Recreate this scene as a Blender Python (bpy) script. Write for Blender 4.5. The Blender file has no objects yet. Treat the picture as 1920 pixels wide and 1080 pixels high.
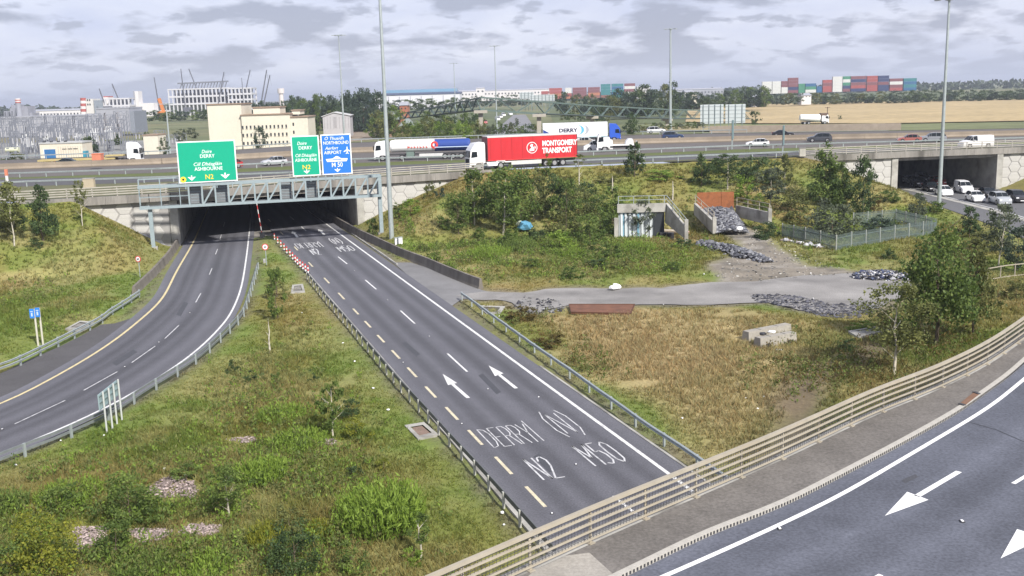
import bpy, bmesh, math, random
import numpy as np
from mathutils import Vector, Matrix
R_ = math.radians
rnd = random.Random(7)
RNG = np.random.default_rng(11)
SC = bpy.context.scene
COL = SC.collection

# ------------------------------------------------------------------ camera
CAMH, FPX, PITCH, ROLL = 17.0, 1920.0, 0.188, -0.028
_c, _s, _cp, _sp = math.cos(ROLL), math.sin(ROLL), math.cos(PITCH), math.sin(PITCH)
RIGHT = Vector((_c, _s*_sp, _s*_cp)); UP = Vector((-_s, _c*_sp, _c*_cp)); FWD = Vector((0, _cp, -_sp))
cd = bpy.data.cameras.new('camera'); cam = bpy.data.objects.new('camera', cd); COL.objects.link(cam)
cd.sensor_width = 36; cd.lens = 36; cd.clip_start = .5; cd.clip_end = 20000
m = Matrix((RIGHT, UP, -FWD)).transposed().to_4x4(); m.translation = (0, 0, CAMH)
cam.matrix_world = m; SC.camera = cam

# ------------------------------------------------------------------ sky, sun, exposure
SUN_AZ, SUN_EL = R_(148), R_(40)          # behind and to the right of the camera
w = bpy.data.worlds.new('World'); SC.world = w; w.use_nodes = True
nt = w.node_tree; N = nt.nodes; L = nt.links
for n_ in list(N): N.remove(n_)
def nd(t, **k):
    n = N.new(t)
    for a, b in k.items(): setattr(n, a, b)
    return n
out = nd('ShaderNodeOutputWorld'); bg = nd('ShaderNodeBackground'); L.new(bg.outputs[0], out.inputs[0])
sky = nd('ShaderNodeTexSky', sky_type='NISHITA', sun_disc=False, sun_elevation=SUN_EL, sun_rotation=SUN_AZ)
tc = nd('ShaderNodeTexCoord'); sx = nd('ShaderNodeSeparateXYZ'); L.new(tc.outputs['Generated'], sx.inputs[0])
def mth(op, a, b=None):
    n = nd('ShaderNodeMath', operation=op)
    for i, v in enumerate((a, b)):
        if v is None: continue
        if isinstance(v, (int, float)): n.inputs[i].default_value = v
        else: L.new(v, n.inputs[i])
    return n.outputs[0]
zz = mth('ADD', mth('MAXIMUM', sx.outputs[2], 0.0), 0.26)
px = mth('DIVIDE', sx.outputs[0], zz); py = mth('DIVIDE', sx.outputs[1], zz)
cb = nd('ShaderNodeCombineXYZ'); L.new(px, cb.inputs[0]); L.new(mth('MULTIPLY', py, 1.0), cb.inputs[1])
def noise(scale, det, rough, off, dist=0.0):
    mp = nd('ShaderNodeMapping'); mp.inputs['Location'].default_value = off; L.new(cb.outputs[0], mp.inputs[0])
    n = nd('ShaderNodeTexNoise'); n.inputs['Scale'].default_value = scale; n.inputs['Detail'].default_value = det
    n.inputs['Roughness'].default_value = rough; n.inputs['Distortion'].default_value = dist
    L.new(mp.outputs[0], n.inputs[0]); return n.outputs[0]
def ramp(v, pts):
    r = nd('ShaderNodeValToRGB'); e = r.color_ramp.elements
    e[0].position, e[0].color = pts[0][0], (*pts[0][1], 1); e[1].position, e[1].color = pts[-1][0], (*pts[-1][1], 1)
    for p, c in pts[1:-1]:
        x = e.new(p); x.color = (*c, 1)
    L.new(v, r.inputs[0]); return r.outputs[0]
def mix(f, a, b):
    n = nd('ShaderNodeMix', data_type='RGBA')
    for k, v in ((0, f), (6, a), (7, b)):
        if isinstance(v, (int, float)): n.inputs[k].default_value = v
        elif isinstance(v, tuple): n.inputs[k].default_value = (*v, 1)
        else: L.new(v, n.inputs[k])
    return n.outputs[2]
CL = 8.3                                    # cloud radiance is given before the 0.1 strength
veil = ramp(noise(2.2, 6, .58, (3, 1, 0)), [(.3, (.47*CL, .50*CL, .66*CL)), (.55, (.58*CL, .60*CL, .72*CL)), (.75, (.68*CL, .69*CL, .78*CL))])
dk = ramp(noise(2.7, 6, .52, (9.3, 2.6, 0), .1), [(.50, (0, 0, 0)), (.575, (.95, .95, .95))])
dk2 = ramp(noise(6.5, 6, .54, (4.3, 7.2, 0), .1), [(.545, (0, 0, 0)), (.62, (.8, .8, .8))])
dkm = nd('ShaderNodeMix', data_type='RGBA', blend_type='LIGHTEN'); dkm.inputs[0].default_value = 1
L.new(dk, dkm.inputs[6]); L.new(dk2, dkm.inputs[7])
cloud = mix(dkm.outputs[2], veil, (.31*CL, .325*CL, .425*CL))
hz_ = ramp(sx.outputs[2], [(0.0, (.8, .8, .8)), (.012, (.5, .5, .5)), (.05, (0, 0, 0))])
cloud = mix(hz_, cloud, (.47*CL, .52*CL, .66*CL))
L.new(mix(.90, sky.outputs[0], cloud), bg.inputs[0]); bg.inputs[1].default_value = 0.1
sl = bpy.data.lights.new('sun', 'SUN'); sl.energy = 3.9; sl.angle = R_(3); sl.color = (1, .955, .88)
so = bpy.data.objects.new('sun', sl); COL.objects.link(so)
sd = Vector((math.sin(SUN_AZ)*math.cos(SUN_EL), math.cos(SUN_AZ)*math.cos(SUN_EL), math.sin(SUN_EL)))
so.rotation_euler = sd.to_track_quat('Z', 'Y').to_euler()
vs = SC.view_settings; vs.view_transform = 'Standard'; vs.look = 'None'; vs.gamma = 1; vs.exposure = 0.74; vs.use_curve_mapping = False
SC.cycles.max_bounces = 6; SC.cycles.transparent_max_bounces = 8; SC.cycles.use_denoising = True
SC.cycles.volume_bounces = 0

# ------------------------------------------------------------------ measuring helpers: a sight line of the survey photograph met with a level
def ray(u, v):
    x, y = (u-960)/FPX, (540-v)/FPX
    return RIGHT*x + UP*y + FWD
def P(u, v, z=0.0):
    d = ray(u, v); t = (z-CAMH)/d.z
    return Vector((d.x*t, d.y*t, z))
def PY(u, v, Y):
    d = ray(u, v); t = Y/d.y
    return Vector((d.x*t, Y, CAMH+d.z*t))
def PL(pts, z=0.0): return [P(u, v, z) for u, v in pts]

# ------------------------------------------------------------------ materials
MATS = {}
def M(name, rgb, rough=.75, var=.18, scale=1.5, bump=0.0, metal=0.0, spec=.4, attr=None, fine=0.0, grime=None, streak=False, emit=0):
    if name in MATS: return MATS[name]
    mt = bpy.data.materials.new(name); mt.use_nodes = True; t = mt.node_tree; b = t.nodes['Principled BSDF']
    b.inputs['Roughness'].default_value = rough; b.inputs['Metallic'].default_value = metal
    b.inputs['Specular IOR Level'].default_value = spec
    co = t.nodes.new('ShaderNodeTexCoord')
    src = co.outputs['Object']
    if streak:
        mp = t.nodes.new('ShaderNodeMapping'); mp.inputs['Scale'].default_value = (1, 1, .12); t.links.new(src, mp.inputs[0]); src = mp.outputs[0]
    if attr:
        a = t.nodes.new('ShaderNodeAttribute'); a.attribute_name = attr; base = a.outputs[0]
    else:
        r = t.nodes.new('ShaderNodeRGB'); r.outputs[0].default_value = (*rgb, 1); base = r.outputs[0]
    def mul(base, scale, var, det=5):
        n = t.nodes.new('ShaderNodeTexNoise'); n.inputs['Scale'].default_value = scale; n.inputs['Detail'].default_value = det; n.inputs['Roughness'].default_value = .6
        t.links.new(src, n.inputs[0])
        mr = t.nodes.new('ShaderNodeMapRange'); mr.inputs[1].default_value = .25; mr.inputs[2].default_value = .75
        mr.inputs[3].default_value = 1-var; mr.inputs[4].default_value = 1+var; t.links.new(n.outputs[0], mr.inputs[0])
        mx = t.nodes.new('ShaderNodeMix'); mx.data_type = 'RGBA'; mx.blend_type = 'MULTIPLY'; mx.inputs[0].default_value = 1
        t.links.new(base, mx.inputs[6]); t.links.new(mr.outputs[0], mx.inputs[7]); return mx.outputs[2], n.outputs[0]
    nz = None
    if var: base, nz = mul(base, scale, var)
    if fine: base, nz = mul(base, scale*9, fine, 3)
    if grime:
        n = t.nodes.new('ShaderNodeTexNoise'); n.inputs['Scale'].default_value = grime[1]; n.inputs['Detail'].default_value = 6; t.links.new(src, n.inputs[0])
        rp = t.nodes.new('ShaderNodeMapRange'); rp.inputs[1].default_value = .48; rp.inputs[2].default_value = .68; rp.inputs[4].default_value = grime[2]; t.links.new(n.outputs[0], rp.inputs[0])
        mx = t.nodes.new('ShaderNodeMix'); mx.data_type = 'RGBA'; t.links.new(rp.outputs[0], mx.inputs[0]); t.links.new(base, mx.inputs[6]); mx.inputs[7].default_value = (*grime[0], 1); base = mx.outputs[2]
    t.links.new(base, b.inputs['Base Color'])
    if bump and nz is not None:
        bp = t.nodes.new('ShaderNodeBump'); bp.inputs['Strength'].default_value = bump; bp.inputs['Distance'].default_value = .05
        t.links.new(nz, bp.inputs['Height']); t.links.new(bp.outputs[0], b.inputs['Normal'])
    MATS[name] = mt; return mt
def leafmat(name):
    mt = M(name, (.1, .1, .1), rough=.6, var=.12, scale=.8, attr='Col', spec=.25)
    b = mt.node_tree.nodes['Principled BSDF']
    t = mt.node_tree; tr = t.nodes.new('ShaderNodeBsdfTranslucent'); mx = t.nodes.new('ShaderNodeMixShader'); mx.inputs[0].default_value = .38
    l = b.inputs['Base Color'].links[0]; t.links.new(l.from_socket, tr.inputs[0]); t.links.new(b.outputs[0], mx.inputs[1]); t.links.new(tr.outputs[0], mx.inputs[2])
    t.links.new(mx.outputs[0], t.nodes['Material Output'].inputs[0])
    return mt
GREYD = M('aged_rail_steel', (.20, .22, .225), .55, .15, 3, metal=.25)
GREY = M('galvanised_steel', (.36, .40, .40), .5, .15, 3, metal=.35)
GREYB = M('gantry_blue_grey_paint', (.25, .305, .325), .5, .12, 3)
CONC = M('concrete', (.36, .35, .32), .85, .22, .8, fine=.1, grime=((.12, .11, .095), .5, .7))
CONCD = M('weathered_concrete', (.235, .22, .20), .9, .25, .7, fine=.15, grime=((.07, .065, .055), .45, .85), streak=True)
CONCL = M('pale_concrete_panel', (.45, .44, .42), .85, .10, .9, fine=.05, grime=((.30, .29, .27), .35, .45))
DARKGAP = M('panel_joint', (.30, .29, .28), .9, .1)
CONCB = M('stained_barrier_concrete', (.165, .148, .128), .9, .25, .9, fine=.2, grime=((.08, .07, .06), .6, .6), streak=True)
PARAPM = M('motorway_rail_grey', (.36, .34, .30), .6, .14, 2, grime=((.22, .19, .15), 1.2, .5))
ROADF = M('fresh_road_white', (.74, .74, .74), .7, .08, 1.5, fine=.1)
PARAP = M('parapet_weathered_paint', (.345, .31, .245), .6, .14, 2, grime=((.33, .28, .2), 1.2, .5))
WHITE = M('white_paint', (.78, .78, .78), .45, .04)
ROADW = M('road_marking_white', (.66, .66, .65), .7, .16, 1.5, fine=.22, grime=((.22, .22, .23), 3.0, .55))
ROADL = M('road_lettering_white', (.52, .52, .53), .7, .16, 1.5, fine=.25, grime=((.17, .17, .18), 2.5, .7))
ROADY = M('road_marking_yellow', (.58, .49, .27), .7, .14, 1.5, fine=.2, grime=((.22, .20, .16), 3.0, .5))
ROADWW = M('worn_road_marking', (.42, .42, .42), .7, .2, 1.2, fine=.3)
BLACK = M('black_rubber', (.018, .018, .02), .8, .1)
DARK = M('dark_grey_metal', (.05, .05, .055), .6, .1)
GLASS = M('vehicle_glass', (.012, .016, .02), .15, 0, spec=.25)
RIM = M('wheel_rim', (.45, .45, .46), .35, .05, metal=.6)
HEADL = M('headlamp_lens', (.75, .76, .78), .15, 0)
TAILL = M('tail_lamp_lens', (.35, .02, .02), .2, 0)
BARK = M('brown_bark', (.12, .09, .065), .9, .25, 4)
BIRCH = M('pale_birch_bark', (.50, .46, .38), .8, .2, 3, grime=((.08, .07, .06), 4, .6), streak=False)
LEAF = leafmat('foliage'); GRASSM = leafmat('grass_blades')
VC = M('ground_cover', (.1, .1, .1), .95, .16, .6, attr='Col', fine=.3, bump=.5)
ROADM = M('asphalt', (.1, .1, .1), .85, .08, 1.3, attr='Col', fine=.32, spec=.3)
def paint(n, rgb, rough=.3): return M(n, rgb, rough, .03, 2, spec=.5)
RUST = M('rusted_steel', (.27, .095, .035), .85, .25, 1.2, fine=.2, grime=((.12, .045, .02), 1.0, .6))

# ------------------------------------------------------------------ mesh helpers
class MB:
    def __init__(s): s.v = []; s.f = []; s.mi = []; s.cur = 0
    def face(s, pts):
        i = len(s.v); s.v += [tuple(p) for p in pts]; s.f.append(tuple(range(i, i+len(pts)))); s.mi.append(s.cur)
    def hexa(s, p):          # 8 corners: bottom ring 0-3, top ring 4-7
        i = len(s.v); s.v += [tuple(q) for q in p]
        for f in ((3, 2, 1, 0), (4, 5, 6, 7), (0, 1, 5, 4), (1, 2, 6, 5), (2, 3, 7, 6), (3, 0, 4, 7)):
            s.f.append(tuple(i+k for k in f)); s.mi.append(s.cur)
    def box(s, c, d, rz=0.0, taper=1.0):
        cx, cy, cz = c; a, b, h = d[0]/2, d[1]/2, d[2]/2; co, si = math.cos(rz), math.sin(rz)
        q = []
        for z, k in ((-h, 1), (h, taper)):
            for x, y in ((-a, -b), (a, -b), (a, b), (-a, b)):
                x *= k; y *= k; q.append((cx+x*co-y*si, cy+x*si+y*co, cz+z))
        s.hexa(q); return s
    def bar(s, p, q, w, h=None, up=(0, 0, 1)):
        p, q = Vector(p), Vector(q); h = h or w; d = (q-p)
        if d.length < 1e-6: return s
        d.normalize(); u = Vector(up)
        if abs(d.dot(u)) > .98: u = Vector((0, 1, 0))
        x = d.cross(u).normalized(); y = x.cross(d).normalized()
        o = [(-w/2, -h/2), (w/2, -h/2), (w/2, h/2), (-w/2, h/2)]
        s.hexa([p+x*a+y*b for a, b in o]+[q+x*a+y*b for a, b in o]); return s
    def cyl(s, p, q, r0, r1=None, n=8, cap=True):
        p, q = Vector(p), Vector(q); r1 = r0 if r1 is None else r1; d = (q-p).normalized()
        u = Vector((0, 0, 1)) if abs(d.z) < .9 else Vector((1, 0, 0)); x = d.cross(u).normalized(); y = x.cross(d)
        i = len(s.v)
        for c, r in ((p, r0), (q, r1)):
            for k in range(n):
                a = 2*math.pi*k/n; s.v.append(tuple(c+x*(math.cos(a)*r)+y*(math.sin(a)*r)))
        for k in range(n):
            k2 = (k+1) % n; s.f.append((i+k, i+k2, i+n+k2, i+n+k)); s.mi.append(s.cur)
        if cap:
            s.f.append(tuple(i+k for k in reversed(range(n)))); s.f.append(tuple(i+n+k for k in range(n))); s.mi += [s.cur]*2
        return s
    def prism(s, poly, y0, y1):   # polygon in (x,z) extruded along y
        n = len(poly); i = len(s.v)
        for y in (y0, y1): s.v += [(x, y, z) for x, z in poly]
        s.f.append(tuple(range(i, i+n))); s.f.append(tuple(reversed(range(i+n, i+2*n))))
        for k in range(n):
            k2 = (k+1) % n; s.f.append((i+k2, i+k, i+n+k, i+n+k2))
        s.mi += [s.cur]*(n+2); return s
    def sweep(s, path, prof, close=True):   # prof (lateral, up) swept along a path of Vectors, level frame
        path = [Vector(p) for p in path]; n = len(prof); i = len(s.v)
        for k, p in enumerate(path):
            a = path[max(0, k-1)]; b = path[min(len(path)-1, k+1)]; d = b-a; d.z = 0; d.normalize(); lat = Vector((d.y, -d.x, 0))
            for x, z in prof: s.v.append(tuple(p+lat*x+Vector((0, 0, z))))
        rng = n if close else n-1
        for k in range(len(path)-1):
            for j in range(rng):
                j2 = (j+1) % n; s.f.append((i+k*n+j, i+k*n+j2, i+(k+1)*n+j2, i+(k+1)*n+j)); s.mi.append(s.cur)
        if close:
            s.f.append(tuple(i+j for j in reversed(range(n)))); e = i+(len(path)-1)*n; s.f.append(tuple(e+j for j in range(n))); s.mi += [s.cur]*2
        return s
    def mesh(s, name, mats, off=(0, 0, 0), smooth=False):
        me = bpy.data.meshes.new(name)
        o = Vector(off); me.from_pydata([tuple(Vector(p)-o) for p in s.v], [], s.f)
        for x in (mats if isinstance(mats, (list, tuple)) else [mats]): me.materials.append(x)
        if any(s.mi): me.polygons.foreach_set('material_index', s.mi)
        b = bmesh.new(); b.from_mesh(me); bmesh.ops.recalc_face_normals(b, faces=b.faces); b.to_mesh(me); b.free()
        if smooth: me.polygons.foreach_set('use_smooth', [True]*len(me.polygons))
        me.update(); return me
def link(name, me, parent=None, loc=None, rz=None, scale=None):
    o = bpy.data.objects.new(name, me); COL.objects.link(o)
    if parent is not None: o.parent = parent
    if loc is not None: o.location = loc
    if rz is not None: o.rotation_euler = (0, 0, rz)
    if scale is not None: o.scale = scale
    return o
def tag(o, label=None, cat=None, group=None, kind=None):
    for k, v in (('label', label), ('category', cat), ('group', group), ('kind', kind)):
        if v: o[k] = v
    return o
def thing(name, label, cat, loc=(0, 0, 0), rz=0.0, group=None):
    return tag(link(name, None, None, loc, rz), label, cat, group)
def part(t, name, mb, mats, world=False, smooth=False, label=None):
    me = mb.mesh(name, mats, t.location if world else (0, 0, 0), smooth) if isinstance(mb, MB) else mb
    o = link(name, me, t)
    if label: o['label'] = label
    return o
def sub(p, name, mb, mats, root=None, smooth=False):     # a piece of a part
    me = mb.mesh(name, mats, root.location if root is not None else (0, 0, 0), smooth) if isinstance(mb, MB) else mb
    return link(name, me, p)
def dup(t, loc, rz=None, label=None, scale=None):
    r = t.copy(); COL.objects.link(r); r.location = loc
    if rz is not None: r.rotation_euler = (0, 0, rz)
    if scale is not None: r.scale = scale
    if label: r['label'] = label
    for c in list(t.children):
        k = c.copy(); COL.objects.link(k); k.parent = r
        for g in list(c.children):
            h = g.copy(); COL.objects.link(h); h.parent = k
    return r
def struct(name, me, kind='structure'):
    o = link(name, me); o['kind'] = kind; return o
def resample(pts, n=None, step=None):
    pts = [Vector(p) for p in pts]; d = [0]
    for a, b in zip(pts, pts[1:]): d.append(d[-1]+(b-a).length)
    if step: n = max(2, int(round(d[-1]/step))+1)
    o = []
    for k in range(n):
        t = d[-1]*k/(n-1); i = 0
        while i < len(d)-2 and d[i+1] < t: i += 1
        f = (t-d[i])/max(1e-9, d[i+1]-d[i]); o.append(pts[i].lerp(pts[i+1], f))
    return o
def smooth_line(pts, n=60):
    pts = [Vector(p) for p in pts]; pts = [pts[0]*2-pts[1]]+pts+[pts[-1]*2-pts[-2]]; o = []
    for i in range(1, len(pts)-2):
        a, b, c, d = pts[i-1:i+3]
        for k in range(8):
            t = k/8; o.append(.5*((2*b)+(c-a)*t+(2*a-5*b+4*c-d)*t*t+(3*b-a-3*c+d)*t**3))
    o.append(pts[-2])
    for _ in range(4):
        q = resample(o, n); o = [q[0]]+[(q[k-1]+q[k]*2+q[k+1])/4 for k in range(1, n-1)]+[q[-1]]
    return o
def colmesh(name, v, f, cols, mat, smooth=False):
    me = bpy.data.meshes.new(name); me.from_pydata(v, [], f); me.materials.append(mat)
    a = me.color_attributes.new('Col', 'FLOAT_COLOR', 'POINT')
    c = np.ones((len(v), 4), np.float32); c[:, :3] = cols; a.data.foreach_set('color', c.ravel())
    if smooth: me.polygons.foreach_set('use_smooth', [True]*len(me.polygons))
    me.update(); return me
def vnoise(x, y, s, seed=0):
    x = np.asarray(x, float)/s+seed*17.3; y = np.asarray(y, float)/s-seed*9.1
    xi, yi = np.floor(x), np.floor(y); fx, fy = x-xi, y-yi; fx = fx*fx*(3-2*fx); fy = fy*fy*(3-2*fy)
    def h(a, b): v = np.sin(a*127.1+b*311.7+seed*74.7)*43758.5453; return v-np.floor(v)
    return (h(xi, yi)*(1-fx)+h(xi+1, yi)*fx)*(1-fy)+(h(xi, yi+1)*(1-fx)+h(xi+1, yi+1)*fx)*fy
def fbm(x, y, s, seed=0): return (vnoise(x, y, s, seed)+.5*vnoise(x, y, s/2.1, seed+1)+.25*vnoise(x, y, s/4.3, seed+2))/1.75
# ------------------------------------------------------------------ alignments
ZM = 6.4                                         # motorway level above the lower roads
UU = [-420, -100, 50, 300, 650, 1000, 1400, 1700, 2050, 2500]
def mline(vs): return PL(list(zip(UU, vs)), ZM)
L0 = mline([403, 384, 376.5, 363, 336, 313.5, 297, 284, 271, 256])
L1 = mline([368, 356, 349, 341, 328, 310, 295, 282.5, 269.5, 254.5])
L2 = mline([345, 340, 335, 330, 313, 299.5, 285.5, 276, 264.5, 250])
L3 = mline([338, 336, 332, 324, 306, 295.5, 279.5, 272, 261.5, 248])
L4 = mline([332, 323, 317.5, 309, 288, 276.5, 265.5, 260, 252, 240])
L5 = mline([328, 319.5, 314, 305.5, 284.5, 273, 262, 257, 249.5, 238])
L6 = mline([309, 303, 299, 290, 268, 256.5, 249.5, 245, 238.5, 229])
E_X = np.array([p.x for p in L0]); E_Y = np.array([p.y for p in L0])
def edge_y(x):
    x = np.asarray(x, float); y = np.interp(x, E_X, E_Y)
    y = np.where(x < E_X[0], E_Y[0]+(x-E_X[0])*(E_Y[1]-E_Y[0])/(E_X[1]-E_X[0]), y)
    return np.where(x > E_X[-1], E_Y[-1]+(x-E_X[-1])*(E_Y[-1]-E_Y[-2])/(E_X[-1]-E_X[-2]), y)
def edge_pt(u, z=ZM):                            # the point of the motorway's near edge seen at column u
    vv = np.interp(u, UU, [403, 384, 376.5, 363, 336, 313.5, 297, 284, 271, 256]); p = P(u, vv, ZM); return Vector((p.x, p.y, z))
NT, NN = Vector((-.3152, .949, 0)), Vector((.949, .3152, 0))   # the straight slip road: along, across
O_Y, O_C, O_W = 13.52, 16.88, 20.21
def A(off, s, z=0.0): return NN*off+NT*s+Vector((0, 0, z))
def A_s(u, v): return P(u, v).dot(NT)
yel = smooth_line(PL([(-160, 812), (0, 759), (87, 715), (155, 677), (212, 640), (260, 602), (304, 560), (332, 507), (362, 455), (381, 412)]), 70)
wht = smooth_line(PL([(-160, 905), (0, 852), (95, 812), (185, 772), (250, 737), (325, 690), (375, 652), (410, 617), (432, 589), (452, 540), (462, 482), (467, 440), (470, 412)]), 70)
dY = (yel[-1]-yel[-8]).normalized(); yel += [yel[-1]+dY*k for k in (8, 20, 45, 80)]; wht += [wht[-1]+dY*k for k in (8, 20, 45, 80)]
def lerp_line(a, b, f): return [p.lerp(q, f) for p, q in zip(a, b)]
poly_N2R = [A(O_Y-1.05, 5), A(O_W+1.05, 5), A(O_W+1.05, 250), A(O_Y-1.05, 250)]
Lsh = [y+(y-w_).normalized()*1.3 for y, w_ in zip(yel, wht)]; Rsh = [w_+(w_-y).normalized()*.75 for y, w_ in zip(yel, wht)]
poly_N2L = Lsh+Rsh[::-1]
leftbar_px = [(-160, 742), (0, 702), (45, 682), (107, 651), (139, 634), (179, 614), (209, 594), (235, 577), (262, 556)]
wide_px = [(-160, 742), (0, 700), (60, 672), (110, 650), (150, 630), (190, 608), (215, 606), (260, 592), (200, 655), (100, 715), (0, 765), (-160, 815)]
lay_px = [(660, 428), (690, 457), (742, 492), (770, 492), (805, 503), (880, 534), (908, 545), (935, 549), (905, 560), (868, 560), (858, 566), (845, 575), (800, 545), (740, 495), (690, 460)]
track_px = [(850, 556), (905, 545.5), (938, 547), (990, 550), (1009, 545), (1042, 541), (1100, 539.5), (1145, 540), (1235, 540), (1310, 532), (1340, 529), (1410, 527), (1500, 518), (1600, 512), (1700, 520), (1720, 545), (1650, 578), (1560, 588), (1500, 580), (1440, 568), (1352, 570), (1185, 572), (1067, 572), (996, 586), (970, 577), (951, 562), (909, 563), (866, 557)]
SBn = PL([(1560, 322), (1640, 343), (1700, 365), (1760, 386), (1850, 418), (2000, 478), (2200, 570)]); SBf = PL([(1660, 312), (1716, 331), (1790, 342), (1863, 352.6), (1935, 368), (2100, 412), (2320, 480)])
poly_SB = SBn+SBf[::-1]
# overbridge in the right foreground
ZD = 6.0
deck_px = [(1020, 1060), (1135, 1007), (1267, 950), (1382, 900), (1440, 875), (1537, 829), (1645, 777), (1730, 744), (1815, 705), (1865, 677), (1915, 642)]
d0 = PL(deck_px, ZD+.1); d0 = [d0[0]+(d0[0]-d0[1]).normalized()*k for k in (26, 13)]+d0+[d0[-1]+(d0[-1]-d0[-2]).normalized()*k for k in (6, 14)]
DECK = smooth_line(d0, 90)
k0 = PL([(1147, 1077), (1235, 1035), (1335, 985), (1440, 950), (1565, 887), (1677, 829), (1797, 762), (1840, 731), (1880, 704), (1920, 669)], ZD+.1)
k0 = [k0[0]+(k0[0]-k0[1]).normalized()*k for k in (26, 13)]+k0+[k0[-1]+(k0[-1]-k0[-2]).normalized()*k for k in (6, 14)]
KERB = smooth_line(k0, 90)
def sdf(poly, x, y):
    x = np.asarray(x, float); y = np.asarray(y, float); best = np.full(x.shape, 1e18); ins = np.zeros(x.shape, bool); n = len(poly)
    for i in range(n):
        ax, ay = poly[i][0], poly[i][1]; bx, by = poly[(i+1) % n][0], poly[(i+1) % n][1]
        ex, ey = bx-ax, by-ay; L2_ = ex*ex+ey*ey+1e-12; t = np.clip(((x-ax)*ex+(y-ay)*ey)/L2_, 0, 1)
        best = np.minimum(best, (x-ax-t*ex)**2+(y-ay-t*ey)**2)
        c = ((ay > y) != (by > y)) & (x < (bx-ax)*(y-ay)/(by-ay+1e-12)+ax); ins ^= c
    d = np.sqrt(best); return np.where(ins, -d, d)
def pdist(path, x, y):
    x = np.asarray(x, float); y = np.asarray(y, float); best = np.full(x.shape, 1e18)
    for a, b in zip(path, path[1:]):
        ex, ey = b[0]-a[0], b[1]-a[1]; L2_ = ex*ex+ey*ey+1e-12; t = np.clip(((x-a[0])*ex+(y-a[1])*ey)/L2_, 0, 1)
        best = np.minimum(best, (x-a[0]-t*ex)**2+(y-a[1]-t*ey)**2)
    return np.sqrt(best)
poly_deck = DECK+[DECK[-1]+Vector((25, -5, 0)), DECK[-1]+Vector((30, -60, 0)), DECK[0]+Vector((10, -30, 0))]
poly_lay, poly_track, poly_wide = PL(lay_px), PL(track_px), PL(wide_px)
poly_track2 = PL([(1345, 530), (1330, 500), (1400, 470), (1360, 440), (1330, 432), (1350, 425), (1400, 428), (1440, 450), (1475, 475), (1520, 500), (1590, 505), (1600, 520), (1500, 525), (1410, 530)])
poly_field = PL([(1000, 592), (1080, 598), (1185, 578), (1380, 585), (1480, 620), (1500, 680), (1490, 760), (1420, 830), (1330, 850), (1260, 790), (1180, 735), (1080, 660)])
def height(x, y, hump=True):
    x = np.asarray(x, float); y = np.asarray(y, float)
    s = edge_y(x)-y
    dL, dR, dS = sdf(poly_N2L, x, y), sdf(poly_N2R, x, y), sdf(poly_SB, x, y)
    left = x < -31
    slope = np.where(left, .30, np.where(x < 30, .22, .20))
    bank = 6.2-np.maximum(s, 0)*slope
    cone = np.minimum(np.where(left, np.minimum(dL, dR)-1.8, np.minimum(dL, dR)-1.6)*np.where(left, .62, .36), (dS-1.0)*.42)
    h = np.minimum(bank, cone)
    h = np.clip(h, 0, None)
    dD = sdf(poly_deck, x, y)
    rb = np.minimum(4.9-.55*np.maximum(dD-.4, 0), (dR-2.2)*.5); rb = np.where(x > 6, rb, 0); rb = np.minimum(rb, (dS-3)*.3)
    h = np.maximum(h, np.where(dD < 0, np.minimum(rb, 2.5), rb))
    if hump:
        d = np.minimum(np.minimum(dL, dR), np.minimum(dS, np.minimum(sdf(poly_track, x, y), sdf(poly_lay, x, y))))
        d = np.minimum(d, sdf(poly_wide, x, y))
        h = h+np.clip((d-1.0)/3, 0, 1)*(fbm(x, y, 9, 3)-.35)*.7*np.clip((s-2)/6, 0.15, 1)
        h = np.maximum(h, np.where(d > .6, .02, -9))
        h = np.where(d < .55, -.07, h)
    return h
_gx, _gy = np.arange(-160, 161, .8), np.arange(4, 200, .8)
_GH = height(*[q.ravel() for q in np.meshgrid(_gx, _gy, indexing='ij')]).reshape(len(_gx), len(_gy))
def hz1(x, y):
    a = min(max((x+160)/.8, 0), len(_gx)-2.001); b = min(max((y-4)/.8, 0), len(_gy)-2.001); i, j = int(a), int(b); f, g = a-i, b-j
    return float((_GH[i, j]*(1-f)+_GH[i+1, j]*f)*(1-g)+(_GH[i, j+1]*(1-f)+_GH[i+1, j+1]*f)*g)
def G(u, v):                                     # where a sight line meets the ground in front of the motorway
    d = ray(u, v); Ys = np.arange(28, 175, .4); t = Ys/d.y; X = d.x*t; Z = CAMH+d.z*t; H = height(X, Ys)
    i = np.argmax(Z < H) if (Z < H).any() else len(Ys)-1
    return Vector((X[i], Ys[i], H[i]))

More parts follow.
